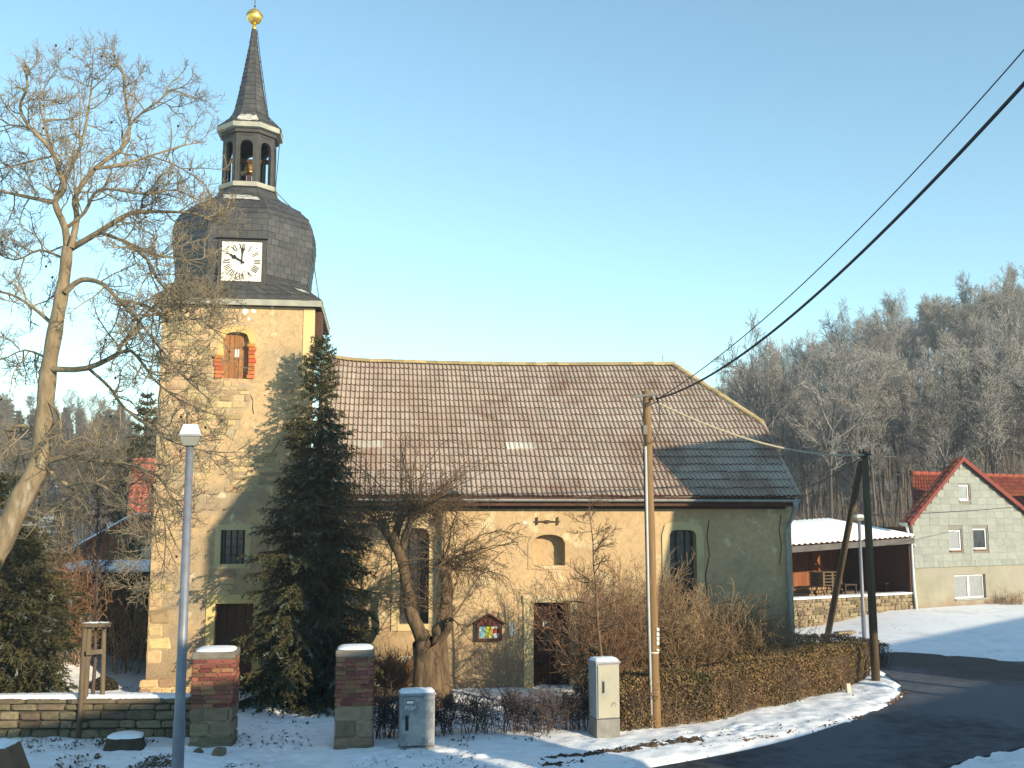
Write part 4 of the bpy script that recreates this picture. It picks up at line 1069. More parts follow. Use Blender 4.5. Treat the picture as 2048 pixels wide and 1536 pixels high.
n = len(us)
fs = [(i, i + 1, n + i + 1, n + i) for i in range(n - 1)]
vs += [(u, -0.35, zel(u) + 0.04 + 0.036 * math.sin(u * 2 * math.pi / 0.30)) for u in us]; fs += [(2 * n + i, 2 * n + i + 1, i + 1, i) for i in range(n - 1)]
g.add(vs, fs); g.build('snowy_roof', SNOWROOF, gar, True, local=True)
g = G(); vs = []
for y, dz in ((-0.43, 0.0), (D_, rise)): vs += [(u, y, (zridge(u) if dz else zel(u)) + 0.02 + 0.022 * math.sin(u * 2 * math.pi / 0.30)) for u in us]
g.add(vs, fs[:n - 1]); g.build('corrugated_sheet', mat('red_brown_sheet', (0.12, 0.04, 0.03), rough=0.6), gar, True, local=True)
g = G(); g.bar((L0, -0.2, zel(L0) - 0.16), (-0.15, -0.2, zel(-0.15) - 0.16), 0.12, 0.24); g.build('eaves_beam', mat('grey_beam', (0.12, 0.11, 0.10), (0.08, 0.075, 0.07), 3, 0.8, world=True), gar, local=True)
x = L0; pw = 0.145
while x < -0.12:
    G().box((x, D_ - 0.5, zt - 0.1), (x + pw - 0.008, D_ - 0.47 + rng.uniform(0, 0.012), min(zel(x) + 0.40, zridge(x) - 0.06))).build('plank', WOOD_RED, gar, local=True); x += pw
G().box((L0, 0.5, zt - 0.25), (-0.12, D_, zt - 0.03)).build('floor_slab', MORTAR, gar, local=True)
G().box((-0.11, 0.1, -0.2), (-0.04, D_, ze_r + 0.4)).build('side_panel', WOOD_DARK, gar, local=True)
pu = gq(1826, 1160)[0]
for u in (pu,): G().tube([(gq(1818, 1090)[0], -0.14, ze_r - 0.02), (gq(1822, 1160)[0], -0.14, 1.6), (gq(1831, 1252)[0], -0.14, 0.0)], 0.055, 8).build('downpipe', mat('pale_downpipe', (0.58, 0.60, 0.60), rough=0.4), gar, True, local=True)
for a, b, c in ((1608, 1653, 1096), (1750, 1798, 1088)):
    u0, u1 = gq(a, c)[0], gq(b, c)[0]; zz = gq((a + b) / 2, c)[1] + 0.02
    G().box((u0, 1.2, zz - 0.04), (u1, 1.3, zz + 0.04)).build('tube_lamp', mat('lamp_tube_white', (0.7, 0.72, 0.72), rough=0.4) if a == 1608 else bpy.data.materials['lamp_tube_white'], gar, local=True)
# things kept in the garage
def gworld(u, y, z): return frame(gar) @ Vector((u, y, z))
def hw3(px, py, y):                      # garage-local point y metres behind the wall face seen at a pixel
    p = on_plane(px, py, H0 - HN * y, HN); d = p - H0; return d.dot(HU), p.z
def woodpile(pxa, pxb, pya, y, label, kind):
    u0, u1 = hw3(pxa, 1190, y)[0], hw3(pxb, 1190, y)[0]; z1 = hw3((pxa + pxb) / 2, pya, y)[1]; z0 = zt - 0.03
    t = thing(kind, label, 'woodpile', gworld((u0 + u1) / 2, y, z0), HA)
    r = 0.075; row = 0; z = r
    lm = G(); lm.tube([(0, 0.45, 0), (0, -0.45, 0)], 1.0, 7); me = lm.mesh('log', mat('firewood_' + kind, (0.26, 0.17, 0.09), (0.16, 0.10, 0.06), 6, 0.9, 0.3, objrand=0.4) if 'firewood_' + kind not in bpy.data.materials else bpy.data.materials['firewood_' + kind])
    while z0 + z < z1:
        n = int((u1 - u0) / (2 * r))
        for i in range(n):
            if rng.random() < 0.9:
                o = bpy.data.objects.new('log', me); link(o, t); o.location = ((i + 0.5 + 0.5 * (row % 2)) * 2 * r - (u1 - u0) / 2, rng.uniform(-0.05, 0.05), z); rr = r * rng.uniform(0.75, 1.05); o.scale = (rr, 1, rr)
        z += r * 1.75; row += 1
woodpile(1602, 1645, 1172, 1.2, 'low pile of split logs at the left end of the garage', 'woodpile')
u0, z1 = hw3(1632, 1145, 2.0); u1 = hw3(1670, 1145, 2.0)[0]
t = thing('pallet_stack', 'stack of wooden pallets and boards in the middle of the garage', 'pallets', gworld((u0 + u1) / 2, 2.0, zt - 0.03), HA)
z = 0; w = u1 - u0
while zt - 0.03 + z < z1 - 0.02:
    for k in range(3): G().box((-w / 2 + k * (w - 0.1) / 2, -0.4, z), (-w / 2 + 0.1 + k * (w - 0.1) / 2, 0.4, z + 0.09)).build('block', WOOD_GREY, t, local=True)
    for k in range(5): G().box((-w / 2, -0.4 + k * 0.17, z + 0.09), (w / 2, -0.29 + k * 0.17, z + 0.12)).build('slat', WOOD_GREY, t, local=True)
    z += 0.135
def bench(pa, pb, pz, y, label, name, cat):
    u0, z1 = hw3(pa, pz, y); u1 = hw3(pb, pz, y)[0]; zb = zt - 0.03
    t = thing(name, label, cat, gworld((u0 + u1) / 2, y, zb), HA); w = u1 - u0; h = z1 - zb
    G().box((-w / 2, -0.35, h - 0.05), (w / 2, 0.35, h)).build('table_top', WOOD_DARK, t, local=True)
    for sx in (-1, 1):
        for sy in (-1, 1): G().box((sx * (w / 2 - 0.05) - 0.03, sy * 0.3 - 0.03, 0), (sx * (w / 2 - 0.05) + 0.03, sy * 0.3 + 0.03, h - 0.05)).build('leg', LEAD, t, local=True)
    G().box((-w / 2 + 0.1, -0.28, 0.12), (w / 2 - 0.1, 0.3, 0.16)).build('shelf', WOOD_DARK, t, local=True)
bench(1678, 1702, 1168, 1.4, 'dark workbench between the pallets and the lamp post in the garage', 'workbench', 'workbench')
bench(1758, 1793, 1165, 1.4, 'dark metal legged table at the right end of the garage', 'table', 'table')
u0, z1 = hw3(1799, 1118, 0.9); u1 = hw3(1820, 1118, 0.9)[0]
t = thing('slatted_rack', 'tall dark slatted rack beside the garage downpipe', 'rack', gworld((u0 + u1) / 2, 0.9, zt - 0.03), HA); w = u1 - u0; h = z1 - zt
for sx in (-1, 1):
    for sy in (-1, 1): G().box((sx * w / 2 - 0.03, sy * 0.25 - 0.03, 0), (sx * w / 2 + 0.03, sy * 0.25 + 0.03, h)).build('upright', WOOD_DARK, t, local=True)
for k in range(int(h / 0.13)): G().box((-w / 2, -0.3, 0.05 + k * 0.13), (w / 2, 0.28, 0.10 + k * 0.13)).build('slat', WOOD_DARK, t, local=True)
# kerb stone by the far verge, wall niche stone
o = G().box((-0.45, -0.15, -0.1), (0.45, 0.15, 0.18)).build('kerb_stone', GREYSTONE, None, bevel=0.04)
p = gp(1690, 1272); o.location = (p.x, p.y, 0); o.rotation_euler = (0, 0, HA); tag(o, 'single grey kerb stone lying in the snow before the rubble wall', 'stone')

# ------------------------------------------------------------------ plain gabled houses (left of the tower, and across the road)
def gable_house(name, label, cat, loc, rz, L, Wd, zb, ze, zr, wm, rm, ov=0.4, windows=(), wz=(1.0, 2.2), hip=0.0, group=None, posts=None):
    t = thing(name, label, cat, loc, rz, group)
    hL, hW = L / 2, Wd / 2
    if not posts:
        g = G(); g.box((-hL, -hW, zb), (hL, hW, ze)); 
        if not hip:
            for s in (-1, 1): g.poly([(s * hL, -hW, ze), (s * hL, hW, ze), (s * hL, 0, zr - 0.1)])
        g.build('wall', wm, t, local=True)
    else:
        for sx in posts:
            for sy in (-1, 1): G().box((sx - 0.14, sy * (hW - 0.2) - 0.14, zb), (sx + 0.14, sy * (hW - 0.2) + 0.14, ze + 0.2)).build('post', wm, t, local=True)
        for sy in (-1, 1): G().box((-hL, sy * (hW - 0.2) - 0.1, ze - 0.05), (hL, sy * (hW - 0.2) + 0.1, ze + 0.2)).build('beam', wm, t, local=True)
    k = (zr - ze) / hW; zo = ze - ov * k; th = 0.16
    g = G(); a, b = hL + ov * 0.7, hW + ov
    for s in (-1, 1):
        P = [(-a, s * b, zo), (a, s * b, zo), (a - hip, 0, zr), (-a + hip, 0, zr)]
        g.prism(P, (0, 0, th))
    if hip:
        for s in (-1, 1): g.prism([(s * a, -b, zo), (s * a, b, zo), (s * (a - hip), 0, zr)], (0, 0, th))
    g.build('roof', rm, t, local=True)
    for x, z, w, h in windows:
        f = G(); f.box((x - w / 2, -hW - 0.03, z), (x + w / 2, -hW - 0.005, z + h)); o = f.build('window', WHITE_PVC, t, local=True)
        for s in (0, 1): G().box((x - w / 2 + 0.06 + s * (w / 2 - 0.03), -hW - 0.045, z + 0.06), (x - 0.03 + s * (w / 2 - 0.03), -hW - 0.032, z + h - 0.06)).build('pane', GLASS, o, local=True)
        G().box((x - w / 2 - 0.05, -hW - 0.12, z - 0.06), (x + w / 2 + 0.05, -hW - 0.001, z - 0.005)).build('sill', ZINC, o, local=True)
    return t
# red roofed house just left of the tower
YR2 = 44.0
xa, xb = at(255, 1000, YR2).x, at(420, 1000, YR2).x
xr_ = at(262, 917, YR2 + 3.5).x
rzt, rze = at(280, 917, YR2 + 3.5).z, at(280, 1075, YR2).z
rh = thing('red_roof_house', 'half timbered house with a red tiled roof and snow at its eaves behind the tower', 'house', ((xa + xb) / 2, YR2 + 3.5, 0))
tiles = G(); tiled(tiles, (xa, YR2, rze), (xb, YR2, rze), (xb, YR2 + 3.5, rzt), (xr_, YR2 + 3.5, rzt), 0.22, 0.33, 0.04)
tag(tiles.build('roof_tile', mat('rosy_roof_tile', (0.42, 0.13, 0.08), (0.36, 0.12, 0.08), 2, 0.8, 0.2, 30, island=0.2), rh), kind='stuff')
g = G(); g.quad((xb, YR2 + 7, rze), (xa, YR2 + 7, rze), (xr_, YR2 + 3.48, rzt - 0.02), (xb, YR2 + 3.48, rzt - 0.02)); g.poly([(xa + 0.05, YR2 + 0.05, rze - 0.05), (xr_ + 0.02, YR2 + 3.5, rzt - 0.05), (xa + 0.05, YR2 + 7, rze - 0.05)]); g.build('rear_roof', RED_BOARD, rh)
g = G()
for i in range(14):
    x = xa + (xb - xa) * i / 14
    for j in range(4):
        if rng.random() < 0.75: 
            p0 = Vector((x, YR2 + 0.10 + 0.24 * j, rze + 0.10 + 0.24 * j * (rzt - rze) / 3.5)); w = (xb - xa) / 15
            g.add([p0, p0 + Vector((w, 0, 0)), p0 + Vector((w, 0.2, 0.2 * (rzt - rze) / 3.5)), p0 + Vector((0, 0.2, 0.2 * (rzt - rze) / 3.5))], [(0, 1, 2, 3)])
tag(g.build('snow_patch', SNOW, rh), kind='stuff')
G().box((xa + 0.35, YR2 + 0.4, 0), (xb - 0.2, YR2 + 6.6, rze - 0.03)).build('wall', mat('white_infill', (0.62, 0.58, 0.48), (0.5, 0.47, 0.4), 4, 0.9, world=True), rh)
for k in range(5):
    x = xa + 0.4 + k * 0.75
    G().box((x, YR2 + 0.36, 0), (x + 0.14, YR2 + 0.399, rze - 0.03)).build('timber', WOOD_DARK, rh)
for zz in (rze - 0.35, rze - 0.95, rze - 1.7): G().box((xa + 0.35, YR2 + 0.33, zz), (xb - 0.2, YR2 + 0.358, zz + 0.13)).build('timber', WOOD_DARK, rh)
# brown boarded barn in front of it
YB = 38.0
bx0, bx1 = at(120, 1130, YB).x, at(256, 1130, YB).x
zl, zr_ = at(150, 1100, YB).z, at(252, 1043, YB).z
bb = thing('wooden_barn', 'red brown boarded barn with a snowy sloping roof edge left of the tower', 'barn', ((bx0 + bx1) / 2, YB + 2, 0))
x = bx0; 
rl = lambda x: zl + (zr_ - zl) * (x - bx0 - 0.55) / (bx1 - bx0 - 0.6)
while x < bx1 - 0.02:
    w = min(0.16, bx1 - x)
    p = G(); p.prism([(x, YB, 0), (x + w - 0.01, YB, 0), (x + w - 0.01, YB, rl(x + w)), (x, YB, rl(x))], (0, 0.03 + rng.uniform(0, 0.01), 0)); p.build('plank', WOOD_RED, bb); x += w
g = G(); g.prism([(bx0 - 0.3, YB - 0.25, rl(bx0 - 0.3)), (bx1 + 0.15, YB - 0.25, rl(bx1 + 0.15)), (bx1 + 0.15, YB - 0.25, rl(bx1 + 0.15) + 0.12), (bx0 - 0.3, YB - 0.25, rl(bx0 - 0.3) + 0.12)], (0, 3.0, 0)); g.build('roof', RED_BOARD, bb)
g = G(); g.prism([(bx0 + 0.2, YB - 0.27, rl(bx0 + 0.2) + 0.121), (bx1 + 0.15, YB - 0.27, rl(bx1 + 0.15) + 0.121), (bx1 + 0.15, YB - 0.27, rl(bx1 + 0.15) + 0.19), (bx0 + 0.2, YB - 0.27, rl(bx0 + 0.2) + 0.19)], (0, 2.9, 0)); g.build('snow_cover', SNOW, bb)
G().box((bx0, YB + 0.05, 0), (bx1, YB + 3, zl - 0.4)).build('wall', WOOD_DARK, bb)
# dark open shed
YS = 31.0
sx0, sx1 = at(95, 1300, YS).x, at(330, 1300, YS).x
zf = at(260, 1150, YS).z; zg0 = 0.4
sd_ = thing('open_shed', 'low open fronted shed with black interior and snow on its roof left of the tower', 'shed', ((sx0 + sx1) / 2, YS + 2, zg0))
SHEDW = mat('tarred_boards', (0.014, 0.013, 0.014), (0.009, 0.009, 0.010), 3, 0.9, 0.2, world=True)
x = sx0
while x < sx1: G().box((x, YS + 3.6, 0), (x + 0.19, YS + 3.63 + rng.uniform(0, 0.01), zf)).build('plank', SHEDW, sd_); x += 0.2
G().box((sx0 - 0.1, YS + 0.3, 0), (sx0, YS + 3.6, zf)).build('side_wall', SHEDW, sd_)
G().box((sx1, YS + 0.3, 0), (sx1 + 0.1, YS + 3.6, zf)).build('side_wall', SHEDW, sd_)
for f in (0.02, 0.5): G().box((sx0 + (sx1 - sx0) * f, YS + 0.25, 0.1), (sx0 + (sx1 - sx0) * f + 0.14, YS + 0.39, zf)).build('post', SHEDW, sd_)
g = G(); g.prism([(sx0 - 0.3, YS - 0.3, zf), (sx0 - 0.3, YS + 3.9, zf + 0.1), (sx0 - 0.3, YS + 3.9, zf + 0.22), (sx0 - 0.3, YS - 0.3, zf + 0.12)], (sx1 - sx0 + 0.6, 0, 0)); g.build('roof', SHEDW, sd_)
g = G(); vs = []; n = 40
for j in range(3):
    for i in range(n): 
        x = sx0 - 0.3 + (sx1 - sx0 + 0.6) * i / (n - 1); vs.append((x, YS - 0.31 + j * 2.0, zf + 0.121 + j * 0.048 + (0.02 if j == 0 else 0.06) + rng.uniform(-0.02, 0.03)))
vs += [(v[0], v[1] + 0.005, zf + 0.10) for v in vs[:n]]
g.add(vs, [(j * n + i, j * n + i + 1, (j + 1) * n + i + 1, (j + 1) * n + i) for j in range(2) for i in range(n - 1)] + [(3 * n + i, 3 * n + i + 1, i + 1, i) for i in range(n - 1)]); g.build('snow_cover', SNOW, sd_)

# houses and an added barn roof across the road, unseen behind and beside the camera: it is their shade that lies on the church and the street
def pw(p, w): return Vector((p * math.cos(SUN_AZ) + w * math.sin(SUN_AZ), p * math.sin(SUN_AZ) - w * math.cos(SUN_AZ), 0))
PLAIN = mat('cream_render', (0.45, 0.40, 0.30), (0.40, 0.36, 0.28), 2, 0.9, 0.2, 30, world=True)
DTILE = mat('dark_roof_tiles', (0.14, 0.075, 0.055), (0.10, 0.06, 0.05), 3, 0.8, 0.3, 30, world=True)
TE = math.tan(SUN_EL)
def cast(w, wt, zt_): return zt_ + (w - wt) * TE
def pq(P): return P[0] * math.cos(SUN_AZ) + P[1] * math.sin(SUN_AZ), P[0] * math.sin(SUN_AZ) - P[1] * math.cos(SUN_AZ)
tA, tE, tW = (-2.26, 27, 6.88), (-4.40, 27, 3.9), (-3.92, 27, 3.0)
(pA, wA), (pE, wE), (pW, wW) = pq(tA), pq(tE), pq(tW)
w_ = -1.0
def pwz(p, w, z): q = pw(p, w); return (q.x, q.y, z)
e_ = cast(w_, wE, tE[2]); a_ = cast(w_, wA, tA[2]); kk = (a_ - e_) / (pA - pE); pR = pA + 0.42; zR = a_ - 0.42 * kk
tw = thing('house', 'narrow tall house wing with an uneven gable across the road', 'house', pw(pA, 1.0))
g = G(); sv = pw(0, 4.0)
g.prism([pwz(pW, w_, 0.5), pwz(pR, w_, 0.5), pwz(pR, w_, zR - 0.1), pwz(pA, w_, a_ - 0.2), pwz(pW, w_, e_ + kk * (pW - pE) - 0.1)], sv); g.build('wall', PLAIN, tw)
g = G()
g.prism([pwz(pE, w_ - 0.1, e_ - 0.16), pwz(pA, w_ - 0.1, a_ - 0.16), pwz(pA, w_ - 0.1, a_), pwz(pE, w_ - 0.1, e_)], pw(0, 4.3))
g.prism([pwz(pA, w_ - 0.1, a_ - 0.16), pwz(pR + 0.1, w_ - 0.1, zR - 0.3), pwz(pR + 0.1, w_ - 0.1, zR - 0.12), pwz(pA, w_ - 0.1, a_)], pw(0, 4.3)); g.build('roof', DTILE, tw)
for z in (3.5, 6.5): G().prism([pwz(pA - 0.5, w_ - 0.03, z), pwz(pA + 0.2, w_ - 0.03, z), pwz(pA + 0.2, w_ - 0.03, z + 1.2), pwz(pA - 0.5, w_ - 0.03, z + 1.2)], pw(0, 0.025)).build('window', GLASS, tw)
def row(p0_, p1_, w0, wt, d, wh, lab, nm='house', cat='house'):
    c = pw((p0_ + p1_) / 2, w0); zr = cast(w0, wt, 0.0); L = p1_ - p0_ - 0.4
    gable_house(nm, lab, cat, (c.x, c.y, 0), SUN_AZ, L, d, 0.0, zr - wh, zr - 0.16, PLAIN, DTILE, 0.28, [(x, max(0.9, zr - wh - 1.9), 1.1, 1.2) for x in np.arange(-L / 2 + 1.2, L / 2 - 1, 2.6)])
row(0.7, 13.2, 6.6, -22.8, 6.6, 3.0, 'long low house across the road with its ridge along the street')
row(16.2, 21.9, 6.5, -11.2, 4.0, 1.3, 'low garage with a gabled roof across the road', 'garage_row', 'garage')
row(21.5, 29.6, 12.0, -11.0, 6.0, 2.4, 'single storey house behind the added barn across the road')
row(29.4, 49.0, 9.0, -16.6, 6.0, 2.6, 'long house at the far end of the street across the road')
wB, Dh = 0.0, 3.7  # added roof on posts, shaped to shade the right part of the nave
pC, wC = pq((7.47, 28.1, 6.3)); pH, wH = pq((11.5, 25.2, 1.2))
zr = cast(wB, wC, 6.3); zfe = cast(wB + Dh + 0.3, wH, 1.35)
kk = (zr - zfe) / (Dh + 0.3)
c = pw(pC - 0.75 + 2.9, wB)
gable_house('shade_barn', 'added unseen barn roof on posts beside the road, shading the nave', 'barn', (c.x, c.y, 0), SUN_AZ, 5.4, 2 * Dh, -0.2, zfe + 0.3 * kk, zr - 0.16, WOOD_GREY, DTILE, 0.3, hip=0.7, posts=(1.0, 2.5))

# ------------------------------------------------------------------ street furniture, gate pillars, walls
# garden wall
wl, wr = gp(-60, 1480), gp(383, 1478)
WDIR = (wr - wl).normalized(); WN = Vector((WDIR.y, -WDIR.x, 0)); WL = (wr - wl).length
gw = thing('garden_wall', 'low mossy sandstone garden wall with snow along its top', 'wall', ((wl.x + wr.x) / 2, (wl.y + wr.y) / 2, 0))
Mw = Matrix(((WDIR.x, -WN.x, 0, wl.x), (WDIR.y, -WN.y, 0, wl.y), (0, 0, 1, 0), (0, 0, 0, 1)))
ht = 0.70
G().box((0, 0.05, -0.2), (WL, 0.40, ht), Mw).build('wall_core', mat('dark_earth_mortar', (0.07, 0.06, 0.045), rough=0.95), gw)
coursed(gw, wl, WDIR, WN, WL, [0.21, 0.16, 0.19, 0.14], 0.16, 0.62, ST_GREY, depth=0.2, gap=0.02, proud=0.03, rj=0.3)
x = 0.0
while x < WL:
    w = rng.uniform(0.7, 1.3); w = min(w, WL - x)
    if w > 0.1: piece('coping_stone', rng.choice(ST_GREY), gw, Mw @ Vector((x + w / 2, 0.2, ht + 0.045)), Mw.to_3x3(), (w - 0.012, 0.52, 0.10))
    x += w
def snow_slab(g, M, x0, x1, y0, y1, z, h, nx=20, ny=5, seed=1, rnd=0.5):
    r = random.Random(seed); vs = []
    for j in range(ny + 1):
        for i in range(nx + 1):
            u, v = i / nx, j / ny
            e = min(1, min(u, 1 - u) * nx / 1.0, min(v, 1 - v) * ny / 1.0)
            vs.append(M @ Vector((x0 + (x1 - x0) * u + (r.uniform(-0.01, 0.01)), y0 + (y1 - y0) * v + (r.uniform(-0.015, 0.015) if e == 0 else 0), z + (h * (0.75 + 0.25 * math.sin(u * math.pi) * math.sin(v * math.pi)) + r.uniform(-0.008, 0.008) if e > 0 else 0.0))))
    g.add(vs, [(j * (nx + 1) + i, j * (nx + 1) + i + 1, (j + 1) * (nx + 1) + i + 1, (j + 1) * (nx + 1) + i) for j in range(ny) for i in range(nx)])
g = G(); snow_slab(g, Mw, -0.02, WL - 0.1, -0.03, 0.45, ht + 0.085, 0.075, 90, 6, 3); g.build('snow_cap', SNOW, gw, True)

# brick gate pillars
I4 = Matrix.Identity(4)
CONC_ = mat('cap_slab', (0.20, 0.18, 0.14), (0.14, 0.125, 0.10), 5, 0.9, 0.4, 20, world=True)
def pillar(pxl, pxr, pyb, pyt, label, ns, seed):
    a, b = gp(pxl, pyb), gp(pxr, pyb); w = (b - a).length; cx = (a.x + b.x) / 2; yf = (a.y + b.y) / 2
    t = thing('gate_pillar', label, 'gate pillar', (cx, yf + w / 2, 0), 0, 'brick pillars of the churchyard gate')
    H = at((pxl + pxr) / 2, pyt, yf + 0.1).z
    x0, x1, y0, y1 = cx - w / 2, cx + w / 2, yf, yf + w
    G().box((x0 + 0.03, y0 + 0.03, -0.2), (x1 - 0.03, y1 - 0.03, H - 0.1)).build('pillar_core', MORTAR, t)
    hs = ns * H
    faces = [((x0, y0, 0), (1, 0, 0), (0, -1, 0)), ((x1, y0, 0), (0, 1, 0), (1, 0, 0)), ((x0, y1, 0), (0, -1, 0), (-1, 0, 0))]
    for P, U, N in faces:
        coursed(t, P, U, N, w, [hs * 0.30, hs * 0.36, hs * 0.34], 0.3, 0.66, ST_PALE, depth=0.09, gap=0.014, proud=0.012)
        nb = 11; hb = (H - 0.14 - hs) / nb
        coursed(t, (P[0], P[1], hs), U, N, w, [hb] * nb, 0.17, 0.30, BR_OLD, 'brick', 0.075, 0.013, 0.006, rj=0.05)
    G().box((x0 - 0.015, y0 - 0.015, H - 0.135), (x1 + 0.015, y1 + 0.015, H - 0.0)).build('cap_stone', CONC_, t, bevel=0.03)
    g = G(); vs = []; n = 18
    for k in range(5):
        f = (1.0, 0.93, 0.75, 0.45, 0.0)[k]; hh = (0.0, 0.03, 0.048, 0.06, 0.064)[k]
        for i in range(n):
            an = 2 * math.pi * i / n; q = max(abs(math.cos(an)), abs(math.sin(an))) ** 0.75
            vs.append((cx + f * w / 2 * math.cos(an) / q * 0.97, (y0 + y1) / 2 + f * w / 2 * math.sin(an) / q * 0.97, H + hh))
    g.add(vs, [(k * n + i, k * n + (i + 1) % n, (k + 1) * n + (i + 1) % n, (k + 1) * n + i) for k in range(4) for i in range(n)]); g.build('snow_cap', SNOW, t, True)
    g = G(); g.prism([(x0 - 0.03, y0 - 0.05, -0.1), (x1 + 0.04, y0 - 0.05, -0.1), (x1 + 0.02, y0 - 0.03, 0.10), (x0 - 0.01, y0 - 0.03, 0.13)], (0, w, 0)); g.build('footing', GREYSTONE, t, bevel=0.03)
pillar(379, 461, 1498, 1303, 'brick gate pillar joining the end of the garden wall', 0.42, 1)
pillar(669, 744, 1502, 1299, 'free standing brick gate pillar beside the spruce', 0.44, 2)

# grey cable cabinets
CAB = mat('stained_grey_cabinet', (0.36, 0.36, 0.34), (0.27, 0.28, 0.28), 3, 0.6, 0.1, 30, world=True, c3=(0.19, 0.195, 0.20), s3=4.5, t3=0.53, c4=(0.42, 0.42, 0.39), s4=9, t4=0.6)
CABS = mat('beige_cabinet', (0.36, 0.34, 0.26), (0.30, 0.29, 0.235), 2, 0.6, 0.1, 20, world=True, c3=(0.30, 0.28, 0.22), s3=2, t3=0.62)
CABD = mat('grey_cabinet_side', (0.30, 0.31, 0.33), (0.25, 0.26, 0.28), 3, 0.6, world=True)
CONC = mat('grey_concrete', (0.24, 0.235, 0.21), (0.17, 0.165, 0.15), 5, 0.9, 0.4, 30, world=True)
def cabinet(px0, px1, pyb, pyt, ang, depth, body, label, base_px, plate, tall):
    a, b = gp(px0, pyb), gp(px1, pyb); w = (b - a).length * 1.02
    H = at((px0 + px1) / 2, pyt, a.y).z; hb = at((px0 + px1) / 2, base_px, a.y).z
    t = thing('cable_cabinet', label, 'cabinet', (a.x, a.y, 0), ang, 'cable distribution cabinets')
    L = lambda p0, p1, nm, m, par=t, bv=0.0: G().box(p0, p1).build(nm, m, par, local=True, bevel=bv)
    L((0, 0, -0.2), (w, depth, hb - 0.012), 'base', CONC, bv=0.01)
    L((0, 0.006, hb), (w, depth, H - 0.06), 'housing', CABD, bv=0.012)
    d = L((0.03, -0.018, hb + 0.02), (w - 0.012, 0.004, H - 0.085), 'door', body, bv=0.006)
    if tall:
        L((0.12, -0.035, hb + 0.45 * (H - hb)), (0.16, -0.02, hb + 0.45 * (H - hb) + 0.22), 'handle', BLACK, d)
        L((0.115, -0.028, hb + 0.43 * (H - hb)), (0.165, -0.0185, hb + 0.43 * (H - hb) + 0.28), 'handle_plate', CABD, d)
    else:
        L((0.09, -0.034, hb + 0.30 * (H - hb)), (0.15, -0.02, hb + 0.30 * (H - hb) + 0.27), 'handle', BLACK, d)
        L((0.10, -0.028, H - 0.21), (0.25, -0.0185, H - 0.14), 'name_plate', BLACK, d)
        L((0.11, -0.034, H - 0.20), (0.24, -0.0285, H - 0.15), 'plate_face', WHITE, d)
    L((-0.02, -0.03, H - 0.058), (w + 0.02, depth + 0.02, H - 0.012), 'lid', CABD, bv=0.012)
    g = G(); snow_slab(g, I4, -0.01, w + 0.01, -0.02, depth + 0.01, H - 0.013, 0.06, 14, 6, 5 if tall else 8); g.build('snow_cap', SNOW, t, True, local=True)
cabinet(800, 868, 1506, 1385, R(4), 0.38, CAB, 'low stained grey cable cabinet with a dark handle beside the brick pillar', 1493, True, False)
cabinet(1194, 1243, 1481, 1322, R(9), 0.45, CABS, 'tall beige cable cabinet before the bare bushes', 1438, False, True)

# near street lamp
def lamp_post(base, pxt, pyt, label, r0, r1, tilt=(0, 0), hw_=0.16, hh=0.16, yaw=0.0):
    top = at(pxt, pyt, base.y)
    t = thing('street_lamp', label, 'street lamp', (base.x, base.y, base.z))
    g = G(); g.tube([base + Vector((0, 0, -0.2)), base.lerp(top, 0.30), base.lerp(top, 0.31), top], [r0, r0 * 0.97, r0 * 0.86, r1], 14); g.build('pole', mat('galvanised_pole', (0.21, 0.22, 0.25), (0.16, 0.17, 0.20), 6, 0.5, 0.05, world=True, metal=0.3) if 'galvanised_pole' not in bpy.data.materials else bpy.data.materials['galvanised_pole'], t, True)
    Mx = Matrix.Translation(top) @ Matrix.Rotation(yaw, 4, 'Z')
    def frus(z0, a0, b0, z1, a1, b1, nm, m):
        g = G(); vs = [Mx @ Vector((sx * a, sy * b, z)) for z, a, b in ((z0, a0, b0), (z1, a1, b1)) for sx, sy in ((-1, -1), (1, -1), (1, 1), (-1, 1))]
        g.add(vs, [(3, 2, 1, 0), (4, 5, 6, 7), (0, 1, 5, 4), (1, 2, 6, 5), (2, 3, 7, 6), (3, 0, 4, 7)]); return g.build(nm, m, t, bevel=0.012)
    frus(-0.03, hw_ * 0.62, hw_ * 0.62, hh * 0.42, hw_ * 0.95, hw_ * 0.95, 'diffuser', mat('milky_diffuser', (0.24, 0.24, 0.20), rough=0.35) if 'milky_diffuser' not in bpy.data.materials else bpy.data.materials['milky_diffuser'])
    frus(hh * 0.43, hw_ * 1.04, hw_ * 1.04, hh * 0.55, hw_ * 1.04, hw_ * 1.04, 'rim', ZINC)
    frus(hh * 0.552, hw_ * 0.98, hw_ * 0.98, hh * 1.18, hw_ * 0.66, hw_ * 0.66, 'hood', mat('pale_lamp_hood', (0.55, 0.57, 0.56), (0.46, 0.48, 0.48), 5, 0.5, world=True) if 'pale_lamp_hood' not in bpy.data.materials else bpy.data.materials['pale_lamp_hood'])
bz_ = at(352, 1636, 15.0)
b_ = Vector((at(353, 1600, 15.0).x, 15.0, 0))
lamp_post(b_, 380, 888, 'grey street lamp with a square hood in front of the tower', 0.084, 0.052, hw_=0.150, hh=0.235, yaw=R(8))
b2 = gp(1729, 1288)
lamp_post(Vector((b2.x, b2.y, 0)), 1718, 1040, 'slim grey street lamp between the twin wooden poles', 0.075, 0.05, hw_=0.16, hh=0.17)

